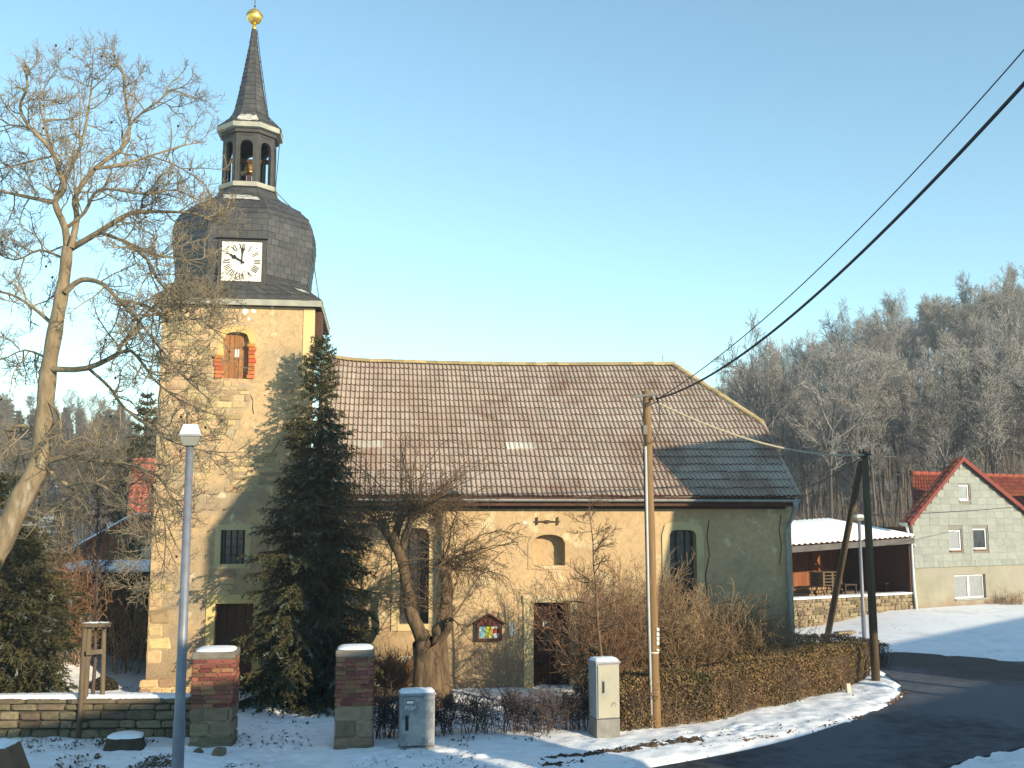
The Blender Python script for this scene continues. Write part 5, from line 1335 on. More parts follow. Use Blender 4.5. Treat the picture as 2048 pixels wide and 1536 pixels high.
# wooden line poles and their cables
POLEW = mat('creosoted_pole', (0.24, 0.145, 0.065), (0.16, 0.10, 0.05), 2, 0.85, 0.4, 10, world=True, stretch=(8, 8, 0.5))
POLED = mat('dark_creosote_pole', (0.11, 0.08, 0.045), (0.07, 0.052, 0.033), 2, 0.85, 0.4, 10, world=True, stretch=(8, 8, 0.5))
p0 = gp(1312, 1460); p0.z = 0; p1 = at(1293, 782, p0.y)
pole = thing('utility_pole', 'tall wooden utility pole with a grey conduit and crossarm in front of the nave', 'utility pole', p0)
g = G(); n = 12; g.tube([p0.lerp(p1, i / n) + Vector((0.006 * math.sin(i * 2.1), 0, -0.3 if i == 0 else 0)) for i in range(n + 1)], [0.112 - 0.025 * i / n for i in range(n + 1)], 14); g.build('pole', POLEW, pole, True)
on = lambda f, dx=0, dy=0: p0.lerp(p1, f) + Vector((dx, dy, 0))
g = G(); g.tube([on(0.0, -0.105, -0.06), on(0.4, -0.10, -0.06), on(0.83, -0.075, -0.075)], 0.03, 8); cond = g.build('conduit', mat('grey_conduit', (0.5, 0.5, 0.46), (0.42, 0.42, 0.4), 4, 0.5, world=True), pole, True)
g = G(); g.tube([on(0.02, -0.135, -0.02), on(0.82, -0.11, -0.03)], 0.012, 6); g.build('earth_wire', LEAD, cond)
ca = at(1262, 794, p0.y - 0.1); cb = at(1312, 788, p0.y - 0.1)
g = G(); g.bar(ca, cb, 0.045, 0.045); g.build('crossarm', mat('grey_iron', (0.13, 0.13, 0.125), rough=0.6), pole)
g = G(); g.bar(at(1291, 814, p0.y - 0.12), at(1314, 803, p0.y - 0.12), 0.025, 0.03); g.build('bracket', LEAD, pole)
for px, py in ((1303, 797), (1313, 796), (1316, 803)):
    c = at(px, py, p0.y - 0.12); g = G(); g.lathe((c.x, c.y, c.z - 0.04), [(0.015, 0), (0.035, 0.02), (0.02, 0.04), (0.035, 0.06), (0.012, 0.08)], 8); g.build('insulator', BLACK, pole, True)
c = at(1289, 860, p0.y - 0.12); G().box((c.x - 0.04, c.y - 0.06, c.z - 0.10), (c.x + 0.05, c.y + 0.04, c.z + 0.10)).build('fuse_box', mat('grey_box', (0.14, 0.14, 0.13), rough=0.5), pole, bevel=0.01)
g = G(); g.tube([at(px, py, p0.y - 0.13) for px, py in ((1317, 806), (1320, 830), (1318, 858), (1311, 876), (1305, 884))], 0.010, 5); g.build('jumper_cable', BLACK, pole)
g = G(); g.tube([at(px, py, p0.y - 0.13) for px, py in ((1292, 808), (1285, 835), (1283, 860), (1287, 878), (1293, 886), (1304, 886))], 0.008, 5); g.build('jumper_cable', BLACK, pole)
for z0_, z1_ in ((1256, 1262), (1265, 1272), (1274, 1281), (1283, 1290), (1298, 1302)):   # white marks painted down the pole
    a, b = at(1314, z1_, p0.y - 0.12), at(1318, z0_, p0.y - 0.12)
    G().box((a.x - 0.005, p0.y - 0.125, a.z), (b.x + 0.005, p0.y - 0.08, b.z)).build('white_mark', WHITE, pole)
c = on(0.222); G().lathe((c.x, c.y, c.z), [(0.109, -0.012), (0.113, -0.01), (0.113, 0.01), (0.109, 0.012)], 14).build('white_band', WHITE, pole)
q0 = gp(1752, 1364); q0.z = 0; q1 = at(1729, 903, q0.y)
pole2 = thing('utility_pole', 'dark wooden utility pole with a leaning strut at the end of the hedge', 'utility pole', q0)
g = G(); g.tube([q0 + Vector((0, 0, -0.3)), q0.lerp(q1, 0.5), q1], [0.118, 0.105, 0.09], 14); g.build('pole', POLED, pole2, True)
sb = gp(1647, 1300); sb.z = -0.2; st = at(1722, 925, q0.y + 0.1)
g = G(); g.tube([sb, sb.lerp(st, 0.5), st], [0.105, 0.10, 0.085], 12); g.build('strut', POLED, pole2, True)
g = G(); g.bar(at(1716, 912, q0.y - 0.1), at(1742, 909, q0.y - 0.1), 0.04, 0.05); g.build('crossarm', LEAD, pole2)
for px, py in ((1719, 905), (1727, 903), (1739, 908)):
    c = at(px, py, q0.y - 0.1); g = G(); g.lathe((c.x, c.y, c.z - 0.03), [(0.015, 0), (0.04, 0.03), (0.02, 0.06), (0.03, 0.09), (0.01, 0.11)], 8); g.build('insulator', BLACK, pole2, True)
g = G(); g.tube([at(px, py, q0.y - 0.12) for px, py in ((1738, 912), (1741, 930), (1742, 950), (1739, 961))], 0.012, 5); g.build('jumper_cable', BLACK, pole2)
g = G(); g.bar(at(1722, 893, q0.y), at(1735, 891, q0.y), 0.03, 0.03); g.build('bird_guard', WHITE, pole2)
def wire(name, label, a, b, sag, r, m, n=40):
    pts = [a.lerp(b, i / n) - Vector((0, 0, 4 * sag * (i / n) * (1 - i / n))) for i in range(n + 1)]
    g = G(); g.tube(pts, r, 6); tag(g.build(name, m), label, 'cable')
CAB_B = mat('black_cable', (0.018, 0.018, 0.022), rough=0.6); CAB_G = mat('pale_cable', (0.34, 0.30, 0.22), rough=0.6)
yp = p0.y - 0.12
wire('power_cable', 'thick black cable rising from the tall pole to the upper right', at(1316, 797, yp), at(2330, -150, 6.0), 0.58, 0.020, CAB_B)
wire('power_cable', 'thin black cable above the thick one rising to the upper right', at(1314, 799, yp), at(2330, -235, 9.0), 0.54, 0.010, CAB_B)
wire('power_cable', 'pale sagging cable between the two wooden poles', at(1316, 806, yp), at(1727, 910, q0.y - 0.1), 0.34, 0.024, CAB_G)
wire('power_cable', 'thin dark cable from the far pole down behind the church roof', at(1724, 915, q0.y), at(1560, 990, 36), 0.15, 0.016, CAB_B)
wire('power_cable', 'thin dark cable crossing the shingled gable to the far pole', at(1728, 1030, q0.y), at(2120, 1003, 40), 0.1, 0.012, CAB_B)
wire('power_cable', 'thin dark cable above the snowy garage roof behind the lamp', at(1560, 1022, 42), at(1830, 1033, 41), 0.05, 0.012, CAB_B)

# staked young tree, stump, stones, small post
def stakes():
    b = [gp(157, 1480), gp(165, 1478), gp(203, 1476)]
    t = thing('tree_stake_frame', 'three weathered wooden stakes with crossrails round the young tree', 'tree stakes', (gp(178, 1478).x, gp(178, 1478).y, 0))
    tops = [at(170, 1250, b[0].y), at(180, 1228, b[1].y - 0.05), at(208, 1252, b[2].y)]
    for p, q, w in zip(b, tops, (0.09, 0.10, 0.085)):
        p.z = -0.15; g = G(); g.tube([p, q], [w * 0.62, w * 0.55], 8); g.build('stake', WOOD_GREY, t, True)
    y = b[0].y - 0.10
    for pya, pyb, xa, xb in ((1250, 1249, 165, 222), (1306, 1302, 173, 208)):
        g = G(); g.bar(at(xa, pya, y), at(xb, pyb, y), 0.04, 0.09); g.build('rail', WOOD_GREY, t)
    g = G(); snow_slab(g, I4, at(165, 1246, y).x, at(222, 1246, y).x, y - 0.03, y + 0.04, at(190, 1246, y).z, 0.025, 12, 3, 4); g.build('snow_cap', SNOW, t, True)
stakes()
c = gp(252, 1499)
t = thing('tree_stump', 'snow topped dark tree stump before the garden wall', 'tree stump', (c.x, c.y, 0))
g = G(); vs = []; n = 26; r_ = random.Random(4); wob = [r_.uniform(0.88, 1.1) for _ in range(n)]
for f, h in ((1.22, -0.08), (1.08, 0.05), (0.98, 0.14), (0.95, 0.24), (0.80, 0.25)):
    vs += [(c.x + 0.37 * f * wob[i] * math.cos(2 * math.pi * i / n), c.y + 0.30 * f * wob[i] * math.sin(2 * math.pi * i / n), h) for i in range(n)]
g.add(vs, [(k * n + i, k * n + (i + 1) % n, (k + 1) * n + (i + 1) % n, (k + 1) * n + i) for k in range(4) for i in range(n)] + [tuple(4 * n + i for i in range(n))])
g.build('stump_wood', mat('rotten_bark', (0.085, 0.06, 0.04), (0.045, 0.033, 0.025), 5, 0.95, 0.8, 25, world=True, stretch=(4, 4, 0.8)), t)
g = G(); vs = []
for f, h in ((0.93, 0.245), (0.9, 0.29), (0.6, 0.315), (0.0, 0.32)): vs += [(c.x + 0.37 * f * wob[i] * math.cos(2 * math.pi * i / n), c.y + 0.30 * f * wob[i] * math.sin(2 * math.pi * i / n), h) for i in range(n)]
g.add(vs, [(k * n + i, k * n + (i + 1) % n, (k + 1) * n + (i + 1) % n, (k + 1) * n + i) for k in range(3) for i in range(n)]); g.build('snow_cap', SNOW, t, True)
for (px, py), s, lab in (((415, 1497), (0.42, 0.34, 0.30), 'grey boulder leaning at the foot of the left gate pillar'), ((397, 1510), (0.22, 0.2, 0.16), 'small pale stone before the boulder at the left pillar'), ((438, 1512), (0.34, 0.3, 0.2), 'dark broken stone at the foot of the left gate pillar')):
    p = gp(px, py); bm = bmesh.new(); bmesh.ops.create_icosphere(bm, subdivisions=2, radius=0.5)
    rr = random.Random(px)
    for v in bm.verts: v.co = Vector((v.co.x * s[0], v.co.y * s[1], v.co.z * s[2])) * rr.uniform(0.86, 1.12)
    me = bpy.data.meshes.new('boulder'); bm.to_mesh(me); bm.free(); me.materials.append(GREYSTONE)
    o = link(bpy.data.objects.new('boulder', me)); o.location = (p.x, p.y, s[2] * 0.28); o.rotation_euler = (0.2, 0.3, px); tag(o, lab, 'stone')
p = gp(1697, 1388)
o = G().box((-0.055, -0.05, -0.1), (0.055, 0.05, 0.26)).build('marker_stone', mat('yellow_white_stone', (0.62, 0.52, 0.34), (0.55, 0.47, 0.33), 6, 0.8), None, bevel=0.012); o.location = (p.x, p.y, 0); o.rotation_euler = (0, R(-5), 0.2); tag(o, 'small pale marker stone in the snow at the hedge', 'marker stone')
# brown stone buttress in the near left corner
a = Vector((at(-30, 1560, 16.5).x, 16.5, 0)); zt_ = at(10, 1497, 16.5).z
t = thing('stone_buttress', 'brown sloping stone post with snow on top in the near left corner', 'stone post', a)
x0, x1, x2 = at(-60, 1500, 16.5).x, at(16, 1500, 16.5).x, at(72, 1545, 16.5).x
g = G(); g.prism([(x0, 16.5, -0.2), (x2 + 0.1, 16.5, -0.2), (x1, 16.5, zt_), (x0, 16.5, zt_)], (0, 0.55, 0)); g.build('body', mat('brown_sandstone', (0.17, 0.10, 0.055), (0.12, 0.075, 0.045), 4, 0.9, 0.5, 20, world=True), t, bevel=0.03)
g = G(); snow_slab(g, I4, x0, x1 - 0.02, 16.5, 17.05, zt_ - 0.004, 0.06, 12, 5, 9); g.build('snow_cap', SNOW, t, True)

# earth clods and dead leaves showing through the snow (nobody could count them)
def clods(lines, n, smin, smax, name, m, seed, spread=0.12):
    r = np.random.default_rng(seed); V, T = [], []
    octa = np.array([(1, 0, 0), (-1, 0, 0), (0, 1, 0), (0, -1, 0), (0, 0, 1), (0, 0, -1)], float); tr = np.array([(0, 2, 4), (2, 1, 4), (1, 3, 4), (3, 0, 4), (2, 0, 5), (1, 2, 5), (3, 1, 5), (0, 3, 5)])
    for (a, b), w in lines:
        a, b = gp(*a), gp(*b)
        for _ in range(int(n * w)):
            f = r.random(); p = a.lerp(b, f); s = r.uniform(smin, smax)
            c = np.array((p.x + r.normal(0, spread * 0.5), p.y + r.normal(0, spread), 0.03 + r.uniform(0, s * 0.6)))
            V.append(octa * np.array((s * r.uniform(0.8, 1.9), s, s * r.uniform(0.5, 0.9))) * r.uniform(0.7, 1.3, (6, 1)) + c); T.append(tr + 6 * len(T))
    tag(np_obj(name, np.concatenate(V), None, np.concatenate(T), m), {3: 'dark frozen earth ridge along the near snowy verge', 4: 'dead leaves along the edge of the snowy verge by the bend', 7: 'dark earth strip at the foot of the far buildings'}[seed], 'earth' if name == 'earth_clods' else 'leaves', None, 'stuff')
CLOD = mat('frozen_earth', (0.085, 0.06, 0.04), (0.05, 0.037, 0.027), 8, 0.95, 0.4, island=0.4)
clods([(((1075, 1527), (1200, 1512)), 1.0), (((1200, 1512), (1310, 1497)), 1.3), (((1290, 1498), (1400, 1483)), 1.8), (((1060, 1536), (1180, 1530)), 0.3)], 170, 0.02, 0.065, 'earth_clods', CLOD, 3, 0.07)
clods([(((1400, 1497), (1570, 1470)), 1.2), (((1570, 1470), (1600, 1458)), 0.3), (((1440, 1478), (1460, 1470)), 0.25), (((1780, 1410), (1812, 1385)), 0.6), (((1640, 1458), (1720, 1436)), 0.2)], 110, 0.012, 0.035, 'leaf_litter', mat('dead_leaves', (0.16, 0.08, 0.035), (0.09, 0.05, 0.03), 8, 0.9, island=0.5), 4, 0.05)
clods([(((1840, 1262), (1945, 1250)), 1.0), (((1945, 1250), (2048, 1243)), 0.7), (((1640, 1280), (1840, 1258)), 1.0)], 160, 0.03, 0.09, 'earth_clods', CLOD, 7, 0.10)
def litter():
    r = np.random.default_rng(12); V = []; n = 0
    for x0, x1, y0, y1, k in ((190, 470, 1490, 1545, 900), (40, 380, 1482, 1545, 350), (470, 1000, 1470, 1545, 170), (100, 330, 1345, 1395, 160), (460, 640, 1385, 1500, 130), (750, 1170, 1440, 1490, 400), (1320, 1720, 1380, 1480, 110)):
        for _ in range(k * 3):
            p = gp(r.uniform(x0, x1), r.uniform(y0, y1)); s = r.uniform(0.015, 0.05); a = r.uniform(0, 6.28)
            if vnoise(np.array(p.x * 1.3 + 3), np.array(p.y * 1.3)) + 0.35 * vnoise(np.array(p.x * 4), np.array(p.y * 4)) < 0.13: continue
            z = zg(p.x, p.y)
            u = np.array((math.cos(a), math.sin(a), r.uniform(-0.5, 0.9))) * s; v = np.array((-math.sin(a), math.cos(a), r.uniform(-0.2, 0.5))) * s * r.uniform(0.3, 0.7)
            c = np.array((p.x, p.y, z + 0.075 + r.uniform(-0.01, 0.02))); V.append(np.array((c - u, c + v, c + u, c - v)))
    tag(np_obj('leaf_litter', np.concatenate(V), np.arange(4 * len(V)).reshape(-1, 4), None, mat('grass_and_leaves', (0.10, 0.075, 0.04), (0.055, 0.045, 0.03), 8, 0.9, island=0.5)), 'dead grass and leaf scraps scattered over the trodden snow', 'leaves', None, 'stuff')
litter()

# ------------------------------------------------------------------ plants
def tubes_mesh(polys, sides_of):
    """polys: list of (points, radii); one vertex array and quads for all of them"""
    groups = {}
    for P, r in polys:
        P = np.asarray(P, float); k = sides_of(r[0]); groups.setdefault((len(P), k), []).append((P, np.asarray(r, float)))
    Vs, Qs, base = [], [], 0
    for (n, k), L in groups.items():
        P = np.stack([a for a, _ in L]); r = np.stack([b for _, b in L])
        T = np.empty_like(P); T[:, 1:-1] = P[:, 2:] - P[:, :-2]; T[:, 0] = P[:, 1] - P[:, 0]; T[:, -1] = P[:, -1] - P[:, -2]
        T /= np.linalg.norm(T, axis=2, keepdims=True) + 1e-9
        ref = np.where(np.abs(T[:, :1, 2:3]) < 0.8, np.array([[[0.1, 0.2, 1.0]]]), np.array([[[1.0, 0.1, 0.05]]]))
        U = np.cross(T, ref); U /= np.linalg.norm(U, axis=2, keepdims=True) + 1e-9
        B = np.cross(T, U)
        an = np.arange(k) * 2 * np.pi / k
        ring_ = P[:, :, None] + r[:, :, None, None] * (U[:, :, None] * np.cos(an)[None, None, :, None] + B[:, :, None] * np.sin(an)[None, None, :, None])
        m = len(L); idx = np.arange(m * n * k).reshape(m, n, k) + base
        nxt = np.roll(idx, -1, axis=2)
        Qs.append(np.stack([idx[:, :-1], nxt[:, :-1], nxt[:, 1:], idx[:, 1:]], -1).reshape(-1, 4)); Vs.append(ring_.reshape(-1, 3)); base += m * n * k
    return np.concatenate(Vs), np.concatenate(Qs)
def perp(rg, d):
    v = Vector(rg.normal(0, 1, 3)); v = v - d * v.dot(d)
    return v.normalized()
def path(rg, p, d, L, n, wob, up):
    pts = [p.copy()]; d = d.copy()
    for i in range(n):
        d = (d + Vector(rg.normal(0, wob, 3)) + Vector((0, 0, up))).normalized()
        p = p + d * (L / n); pts.append(p.copy())
    return pts
def grow(rg, out, p, d, L, r, lv, C):
    n = C['seg'][lv]; pts = path(rg, p, d, L, n, C['wob'][lv], C['up'][lv])
    re = max(C['rmin'], r * C.get('taper', 0.35))
    out.append((pts, [r + (re - r) * i / n for i in range(n + 1)]))
    if lv + 1 < len(C['n']):
        sprout(rg, out, pts, L, r, re, lv + 1, C)
def sprout(rg, out, pts, L, r, re, lv, C, t0=None):
    n = len(pts) - 1; nc = int(C['n'][lv] * rg.uniform(0.75, 1.25) + 0.5)
    t0 = C['t0'][lv] if t0 is None else t0
    for k in range(nc):
        t = t0 + (1 - t0) * (k + rg.uniform(0.1, 0.9)) / nc
        i = min(int(t * n), n - 1); f = t * n - i
        q = pts[i].lerp(pts[i + 1], f); dd = (pts[i + 1] - pts[i]).normalized()
        a = R(rg.uniform(*C['ang'][lv])); d2 = (dd * math.cos(a) + perp(rg, dd) * math.sin(a)).normalized()
        L2 = C['len'][lv] * rg.uniform(0.6, 1.25) * (1.0 - C.get('fall', 0.35) * t) * (L if C.get('rel') else 1.0)
        r2 = max(C['rmin'], min(C['rad'][lv], (r + (re - r) * t) * 0.75))
        grow(rg, out, q, d2, L2, r2, lv, C)
sid = lambda r: 10 if r > 0.08 else 6 if r > 0.03 else 4 if r > 0.012 else 3
def plant_obj(name, polys, m, parent, sides=sid):
    V, Q_ = tubes_mesh(polys, sides); return np_obj(name, V, Q_, None, m, parent, True)

BARK = mat('pale_walnut_bark', (0.27, 0.205, 0.12), (0.135, 0.10, 0.062), 4, 0.9, 0.5, 30, world=True, stretch=(2, 2, 0.6), c3=(0.29, 0.26, 0.19), s3=3, t3=0.63)
TWIG = mat('walnut_twigs', (0.27, 0.215, 0.135), (0.155, 0.125, 0.08), 0.7, 0.85, island=0.3)

# --- the big walnut on the left
wal = thing('walnut_tree', 'big leaning bare walnut tree with twiggy crown left of the tower', 'tree', (-8.9, 21.0, 0))
rg = np.random.default_rng(21)
def limb(pts, r0, r1, Y0=21.0, drift=0.0):
    n = len(pts); return [at(px, py, Y0 + drift * (i / (n - 1)) + 0.10 * math.sin(3.1 * i + px)) for i, (px, py) in enumerate(pts)], [r0 + (r1 - r0) * i / (n - 1) for i in range(n)]
def refine(P, r, k=3):                    # smooth curve through the limb's points
    out, rr = [], []
    for i in range(len(P) - 1):
        a, b, c, d = P[max(i - 1, 0)], P[i], P[i + 1], P[min(i + 2, len(P) - 1)]
        for j in range(k):
            t = j / k
            out.append(0.5 * ((2 * b) + (c - a) * t + (2 * a - 5 * b + 4 * c - d) * t * t + (3 * b - a - 3 * c + d) * t ** 3)); rr.append(r[i] + (r[i + 1] - r[i]) * t)
    out.append(P[-1]); rr.append(r[-1]); return out, rr
TR, tr_ = refine(*limb([(-190, 1400), (-70, 1220), (0, 1085), (45, 992), (76, 930), (88, 840), (97, 740), (114, 640), (128, 560), (135, 492)], 0.27, 0.10), k=4)
trunk_polys = [(TR, [a * (1 + 0.07 * math.sin(i * 1.7)) for i, a in enumerate(tr_)])]
LIMBS = [
 ([(134, 500), (130, 456), (110, 405), (128, 378), (120, 345), (102, 300), (61, 256), (40, 215), (55, 170), (45, 125)], 0.095, 0.022, -1.0),
 ([(110, 405), (60, 395), (0, 381), (-60, 360)], 0.06, 0.02, 1.0),
 ([(126, 365), (138, 344), (162, 290), (176, 226), (184, 158), (186, 105)], 0.055, 0.012, 0.8),
 ([(133, 456), (169, 425), (188, 388), (217, 378), (288, 388), (350, 380), (395, 400)], 0.05, 0.013, -1.2),
 ([(142, 497), (154, 435), (150, 395), (190, 337), (257, 280), (250, 192), (244, 140), (222, 105)], 0.085, 0.014, 0.6),
 ([(190, 337), (240, 330), (300, 312), (370, 290), (405, 285)], 0.045, 0.012, 1.2),
 ([(245, 285), (268, 240), (320, 200), (345, 180), (375, 195)], 0.04, 0.010, -0.7),
 ([(140, 498), (190, 469), (250, 432), (281, 424), (372, 425), (420, 436)], 0.085, 0.016, -1.0),
 ([(203, 466), (250, 483), (305, 507), (355, 517), (410, 528)], 0.05, 0.014, -1.8),
 ([(250, 483), (295, 520), (318, 564), (359, 600), (400, 650)], 0.045, 0.013, -2.4),
 ([(281, 424), (285, 400), (290, 385)], 0.03, 0.015, -0.4),
 ([(130, 585), (162, 560), (203, 567), (237, 600), (251, 615), (284, 651), (328, 706), (364, 750), (420, 800)], 0.07, 0.014, -2.0),
 ([(237, 600), (290, 610), (340, 640), (400, 640), (450, 680)], 0.035, 0.012, -2.6),
 ([(104, 738), (171, 737), (233, 709), (240, 691), (270, 658), (291, 626), (330, 600)], 0.075, 0.016, -1.4),
 ([(233, 709), (262, 702), (291, 735), (313, 764), (360, 800), (430, 830)], 0.045, 0.013, -2.0),
 ([(178, 738), (219, 775), (248, 815), (310, 862), (339, 881), (400, 900), (450, 905)], 0.04, 0.012, -2.2),
 ([(108, 651), (66, 615), (22, 589), (-30, 580)], 0.055, 0.02, 1.2),
 ([(84, 866), (47, 851), (11, 862), (36, 888), (51, 943)], 0.055, 0.015, 0.6),
 ([(85, 925), (138, 913), (200, 922), (262, 928), (317, 954), (343, 997), (350, 1040)], 0.075, 0.014, -1.4),
 ([(90, 935), (146, 983), (124, 1008), (113, 1037), (120, 1080)], 0.05, 0.012, 0.9),
 ([(138, 970), (190, 965), (248, 1005), (280, 1060), (300, 1110)], 0.04, 0.012, -1.6),
 ([(102, 313), (50, 325), (0, 337), (-40, 330)], 0.035, 0.012, 1.2),
 ([(133, 520), (80, 500), (30, 520), (-20, 500)], 0.04, 0.012, 1.6),
 ([(100, 720), (50, 700), (0, 720), (-40, 710)], 0.03, 0.010, 1.6),
 ([(61, 256), (20, 250), (-20, 260)], 0.03, 0.010, 1.0),
 ([(115, 330), (90, 250), (80, 200), (110, 140)], 0.03, 0.010, 0.6),
 ([(262, 928), (300, 960), (330, 1050), (320, 1150), (260, 1180)], 0.03, 0.010, -1.0),
 ([(92, 800), (120, 830), (125, 880), (170, 900), (220, 890)], 0.03, 0.010, -0.8),
 ([(300, 312), (350, 330), (410, 370), (430, 420)], 0.025, 0.010, -0.6),
 ([(355, 600), (390, 600), (425, 630)], 0.02, 0.010, -2.5),
]
CW = dict(n=[0, 9, 6, 6], seg=[0, 6, 5, 4], wob=[0, 0.20, 0.26, 0.26], up=[0, 0.03, 0.08, 0.12], ang=[0, (30, 75), (30, 70), (30, 70)], len=[0, 1.25, 0.52, 0.23], rad=[0, 0.017, 0.0085, 0.0055], t0=[0, 0.12, 0.15, 0.15], rmin=0.0040, taper=0.4, fall=0.5)
limb_polys, twig_polys = [], []
for pts, r0, r1, dr in LIMBS:
    P, r = refine(*limb(pts, r0, r1, 21.0, dr)); limb_polys.append((P, [q * 0.82 for q in r]))
    LL = sum((b - a).length for a, b in zip(P[:-1], P[1:]))
    C = dict(CW); C['n'] = [0, max(3, LL * 4.6), 7, 6.5]
    sprout(rg, twig_polys, P, LL, r[0], r[-1], 1, C, 0.14)
plant_obj('trunk', trunk_polys, BARK, wal); plant_obj('limbs', limb_polys, BARK, wal); tag(plant_obj('twigs', twig_polys, TWIG, wal), kind='stuff')
NUT = G()
for P, r in [twig_polys[i] for i in rg.integers(0, len(twig_polys), 70)]:
    c = P[-1]; NUT.lathe((c.x, c.y, c.z - 0.03), [(0.008, 0), (0.024, 0.02), (0.024, 0.04), (0.006, 0.055)], 6)
tag(NUT.build('walnut', mat('black_walnut_husk', (0.03, 0.022, 0.016), rough=0.9), wal), kind='stuff')

# --- spruces
SPR = mat('spruce_needles', (0.040, 0.044, 0.017), (0.075, 0.066, 0.027), 1.2, 0.75, island=0.5, hue=0.03, spec=0.25)
SPRF = mat('frosted_needle_tips', (0.17, 0.20, 0.17), (0.10, 0.12, 0.09), 2, 0.8, island=0.3)
SPRB = mat('spruce_bark', (0.07, 0.048, 0.03), (0.045, 0.03, 0.02), 4, 0.95, world=True)
def spruce_parts(seed, H, Rb, nwh=34, dens=1.0, needle=0.085, z0=0.15, width=None, frost=0.11, bias=0.0):
    r = np.random.default_rng(seed); br, ND, FT = [], [], []
    for w in range(nwh):
        f = (w + r.uniform(-0.3, 0.3)) / nwh; z = z0 + (H - z0 - 0.15) * max(f, 0.0) ** 0.95
        Rz = (width(f) if width else Rb * max(0.0, 1 - f) ** 0.75) + 0.08
        nb = int(max(4, (5 + 4 * (1 - f)) * dens)); ph = r.uniform(0, 6.28)
        for b in range(nb):
            a = ph + 2 * math.pi * b / nb + r.uniform(-0.35, 0.35); L = Rz * r.uniform(0.7, 1.18) * (1 + bias * (1 - f) * (0.9 * max(0.0, -math.sin(a)) - 0.4 * max(0.0, math.sin(a)) - 0.25 * max(0.0, math.cos(a))))
            e = 0.55 * f + 0.05 if f > 0.8 else r.uniform(-0.25, 0.15)
            P = [Vector((0, 0, z))]; d = Vector((math.cos(a), math.sin(a), e)).normalized(); n = 5
            for i in range(n):
                d = (d + Vector((r.normal(0, 0.06), r.normal(0, 0.06), -0.10 * (1 - f) + (0.12 if i > 2 else 0)))).normalized(); P.append(P[-1] + d * L / n)
            br.append((P, [0.018 * (0.4 + L / 1.4) * (1 - 0.8 * i / n) for i in range(n + 1)]))
            nt_ = max(5, int(L / 0.075))
            for k in range(nt_):
                t = 0.12 + 0.88 * (k + r.uniform(0, 1)) / nt_; i = min(int(t * n), n - 1); q = P[i].lerp(P[i + 1], t * n - i); dd = (P[i + 1] - P[i]).normalized()
                side = (-1) ** k; sv = dd.cross(Vector((0, 0, 1))).normalized() * side
                tl = (0.16 + 0.26 * L * (1 - t * 0.75)) * r.uniform(0.6, 1.2)
                td_ = (dd * r.uniform(0.45, 0.9) + sv * r.uniform(0.3, 0.9) + Vector((0, 0, r.uniform(-0.95, 0.05) if f < 0.82 else r.uniform(-0.2, 0.4)))).normalized()
                m = max(3, int(tl / 0.032)); tip_f = r.random() < frost
                for j in range(m):
                    s = (j + r.uniform(0, 1)) / m; c = q + td_ * tl * s - Vector((0, 0, 0.10 * s * s * tl))
                    for _ in range(3):
                        nd_ = (td_ * 0.8 + Vector(r.normal(0, 0.75, 3))).normalized(); ln = needle * r.uniform(0.6, 1.15)
                        sd2 = nd_.cross(Vector(r.normal(0, 1, 3))).normalized() * needle * 0.16
                        (FT if tip_f and s > 0.45 else ND).append((c + sd2, c - sd2, c + nd_ * ln))
    br.append(([Vector((0, 0, -0.2)), Vector((0.02, 0, H * 0.5)), Vector((0, 0.02, H))], [0.035 + 0.016 * H, 0.02 + 0.008 * H, 0.01]))
    return br, np.array(ND, dtype=np.float32).reshape(-1, 3), np.array(FT, dtype=np.float32).reshape(-1, 3)
def spruce(name, label, cat, loc, parts, rz=0.0, group=None, scale=1.0):
    br, ND, FT = parts; t = thing(name, label, cat, loc, rz, group)
    V, Q_ = tubes_mesh(br, lambda r: 8 if r > 0.05 else 4)
    def add(nm, V_, q, tr, m, st=True):
        o = link(bpy.data.objects.new(nm, np_mesh(nm, V_ * scale, q, tr, m)), t)
        if st: o['kind'] = 'stuff'
    add('trunk', V, Q_, None, SPRB, False); add('needles', ND, None, np.arange(len(ND)).reshape(-1, 3), SPR)
    if len(FT): add('frosted_tips', FT, None, np.arange(len(FT)).reshape(-1, 3), SPRF)
    return t
YS_ = 26.0
sp_top = at(641, 668, YS_)
def wmain(f):                             # outline of the spruce: half width at the height fraction f
    xs = [0.0, 0.06, 0.15, 0.30, 0.45, 0.60, 0.72, 0.78, 0.84, 0.90, 0.97, 1.0]; ws = [1.75, 1.60, 1.25, 1.32, 1.10, 0.86, 0.68, 0.52, 0.44, 0.34, 0.17, 0.06]
    return float(np.interp(f, xs, ws))
sx_ = at(626, 1400, YS_).x
spruce('spruce_tree', 'tall narrow dark spruce standing before the corner of tower and nave', 'tree', (sx_, YS_, 0), spruce_parts(4, sp_top.z, 1.2, 58, 1.35, 0.095, 0.12, wmain, 0.12, 0.8))
p = gp(1190, 1420)
ys2 = 23.6
spruce('young_spruce', 'young green spruce behind the tall beige cabinet', 'tree', (at(1190, 1300, ys2).x, ys2, 0), spruce_parts(9, 1.55, 0.62, 12, 1.0, 0.07, 0.1, None, 0.12))
bgspr = spruce_parts(12, 10.0, 2.2, 30, 0.8, 0.16, 0.3)
zt_ = at(300, 775, 50).z
spruce('spruce_tree', 'dark spruce rising behind the left edge of the tower', 'tree', (at(290, 900, 50).x, 50, 0), bgspr, 0.4, None, zt_ / 10.0)
yew = spruce_parts(15, 4.2, 1.5, 26, 1.2, 0.10, 0.1, lambda f: 1.35 * max(0.02, 1 - f ** 3) ** 0.6)
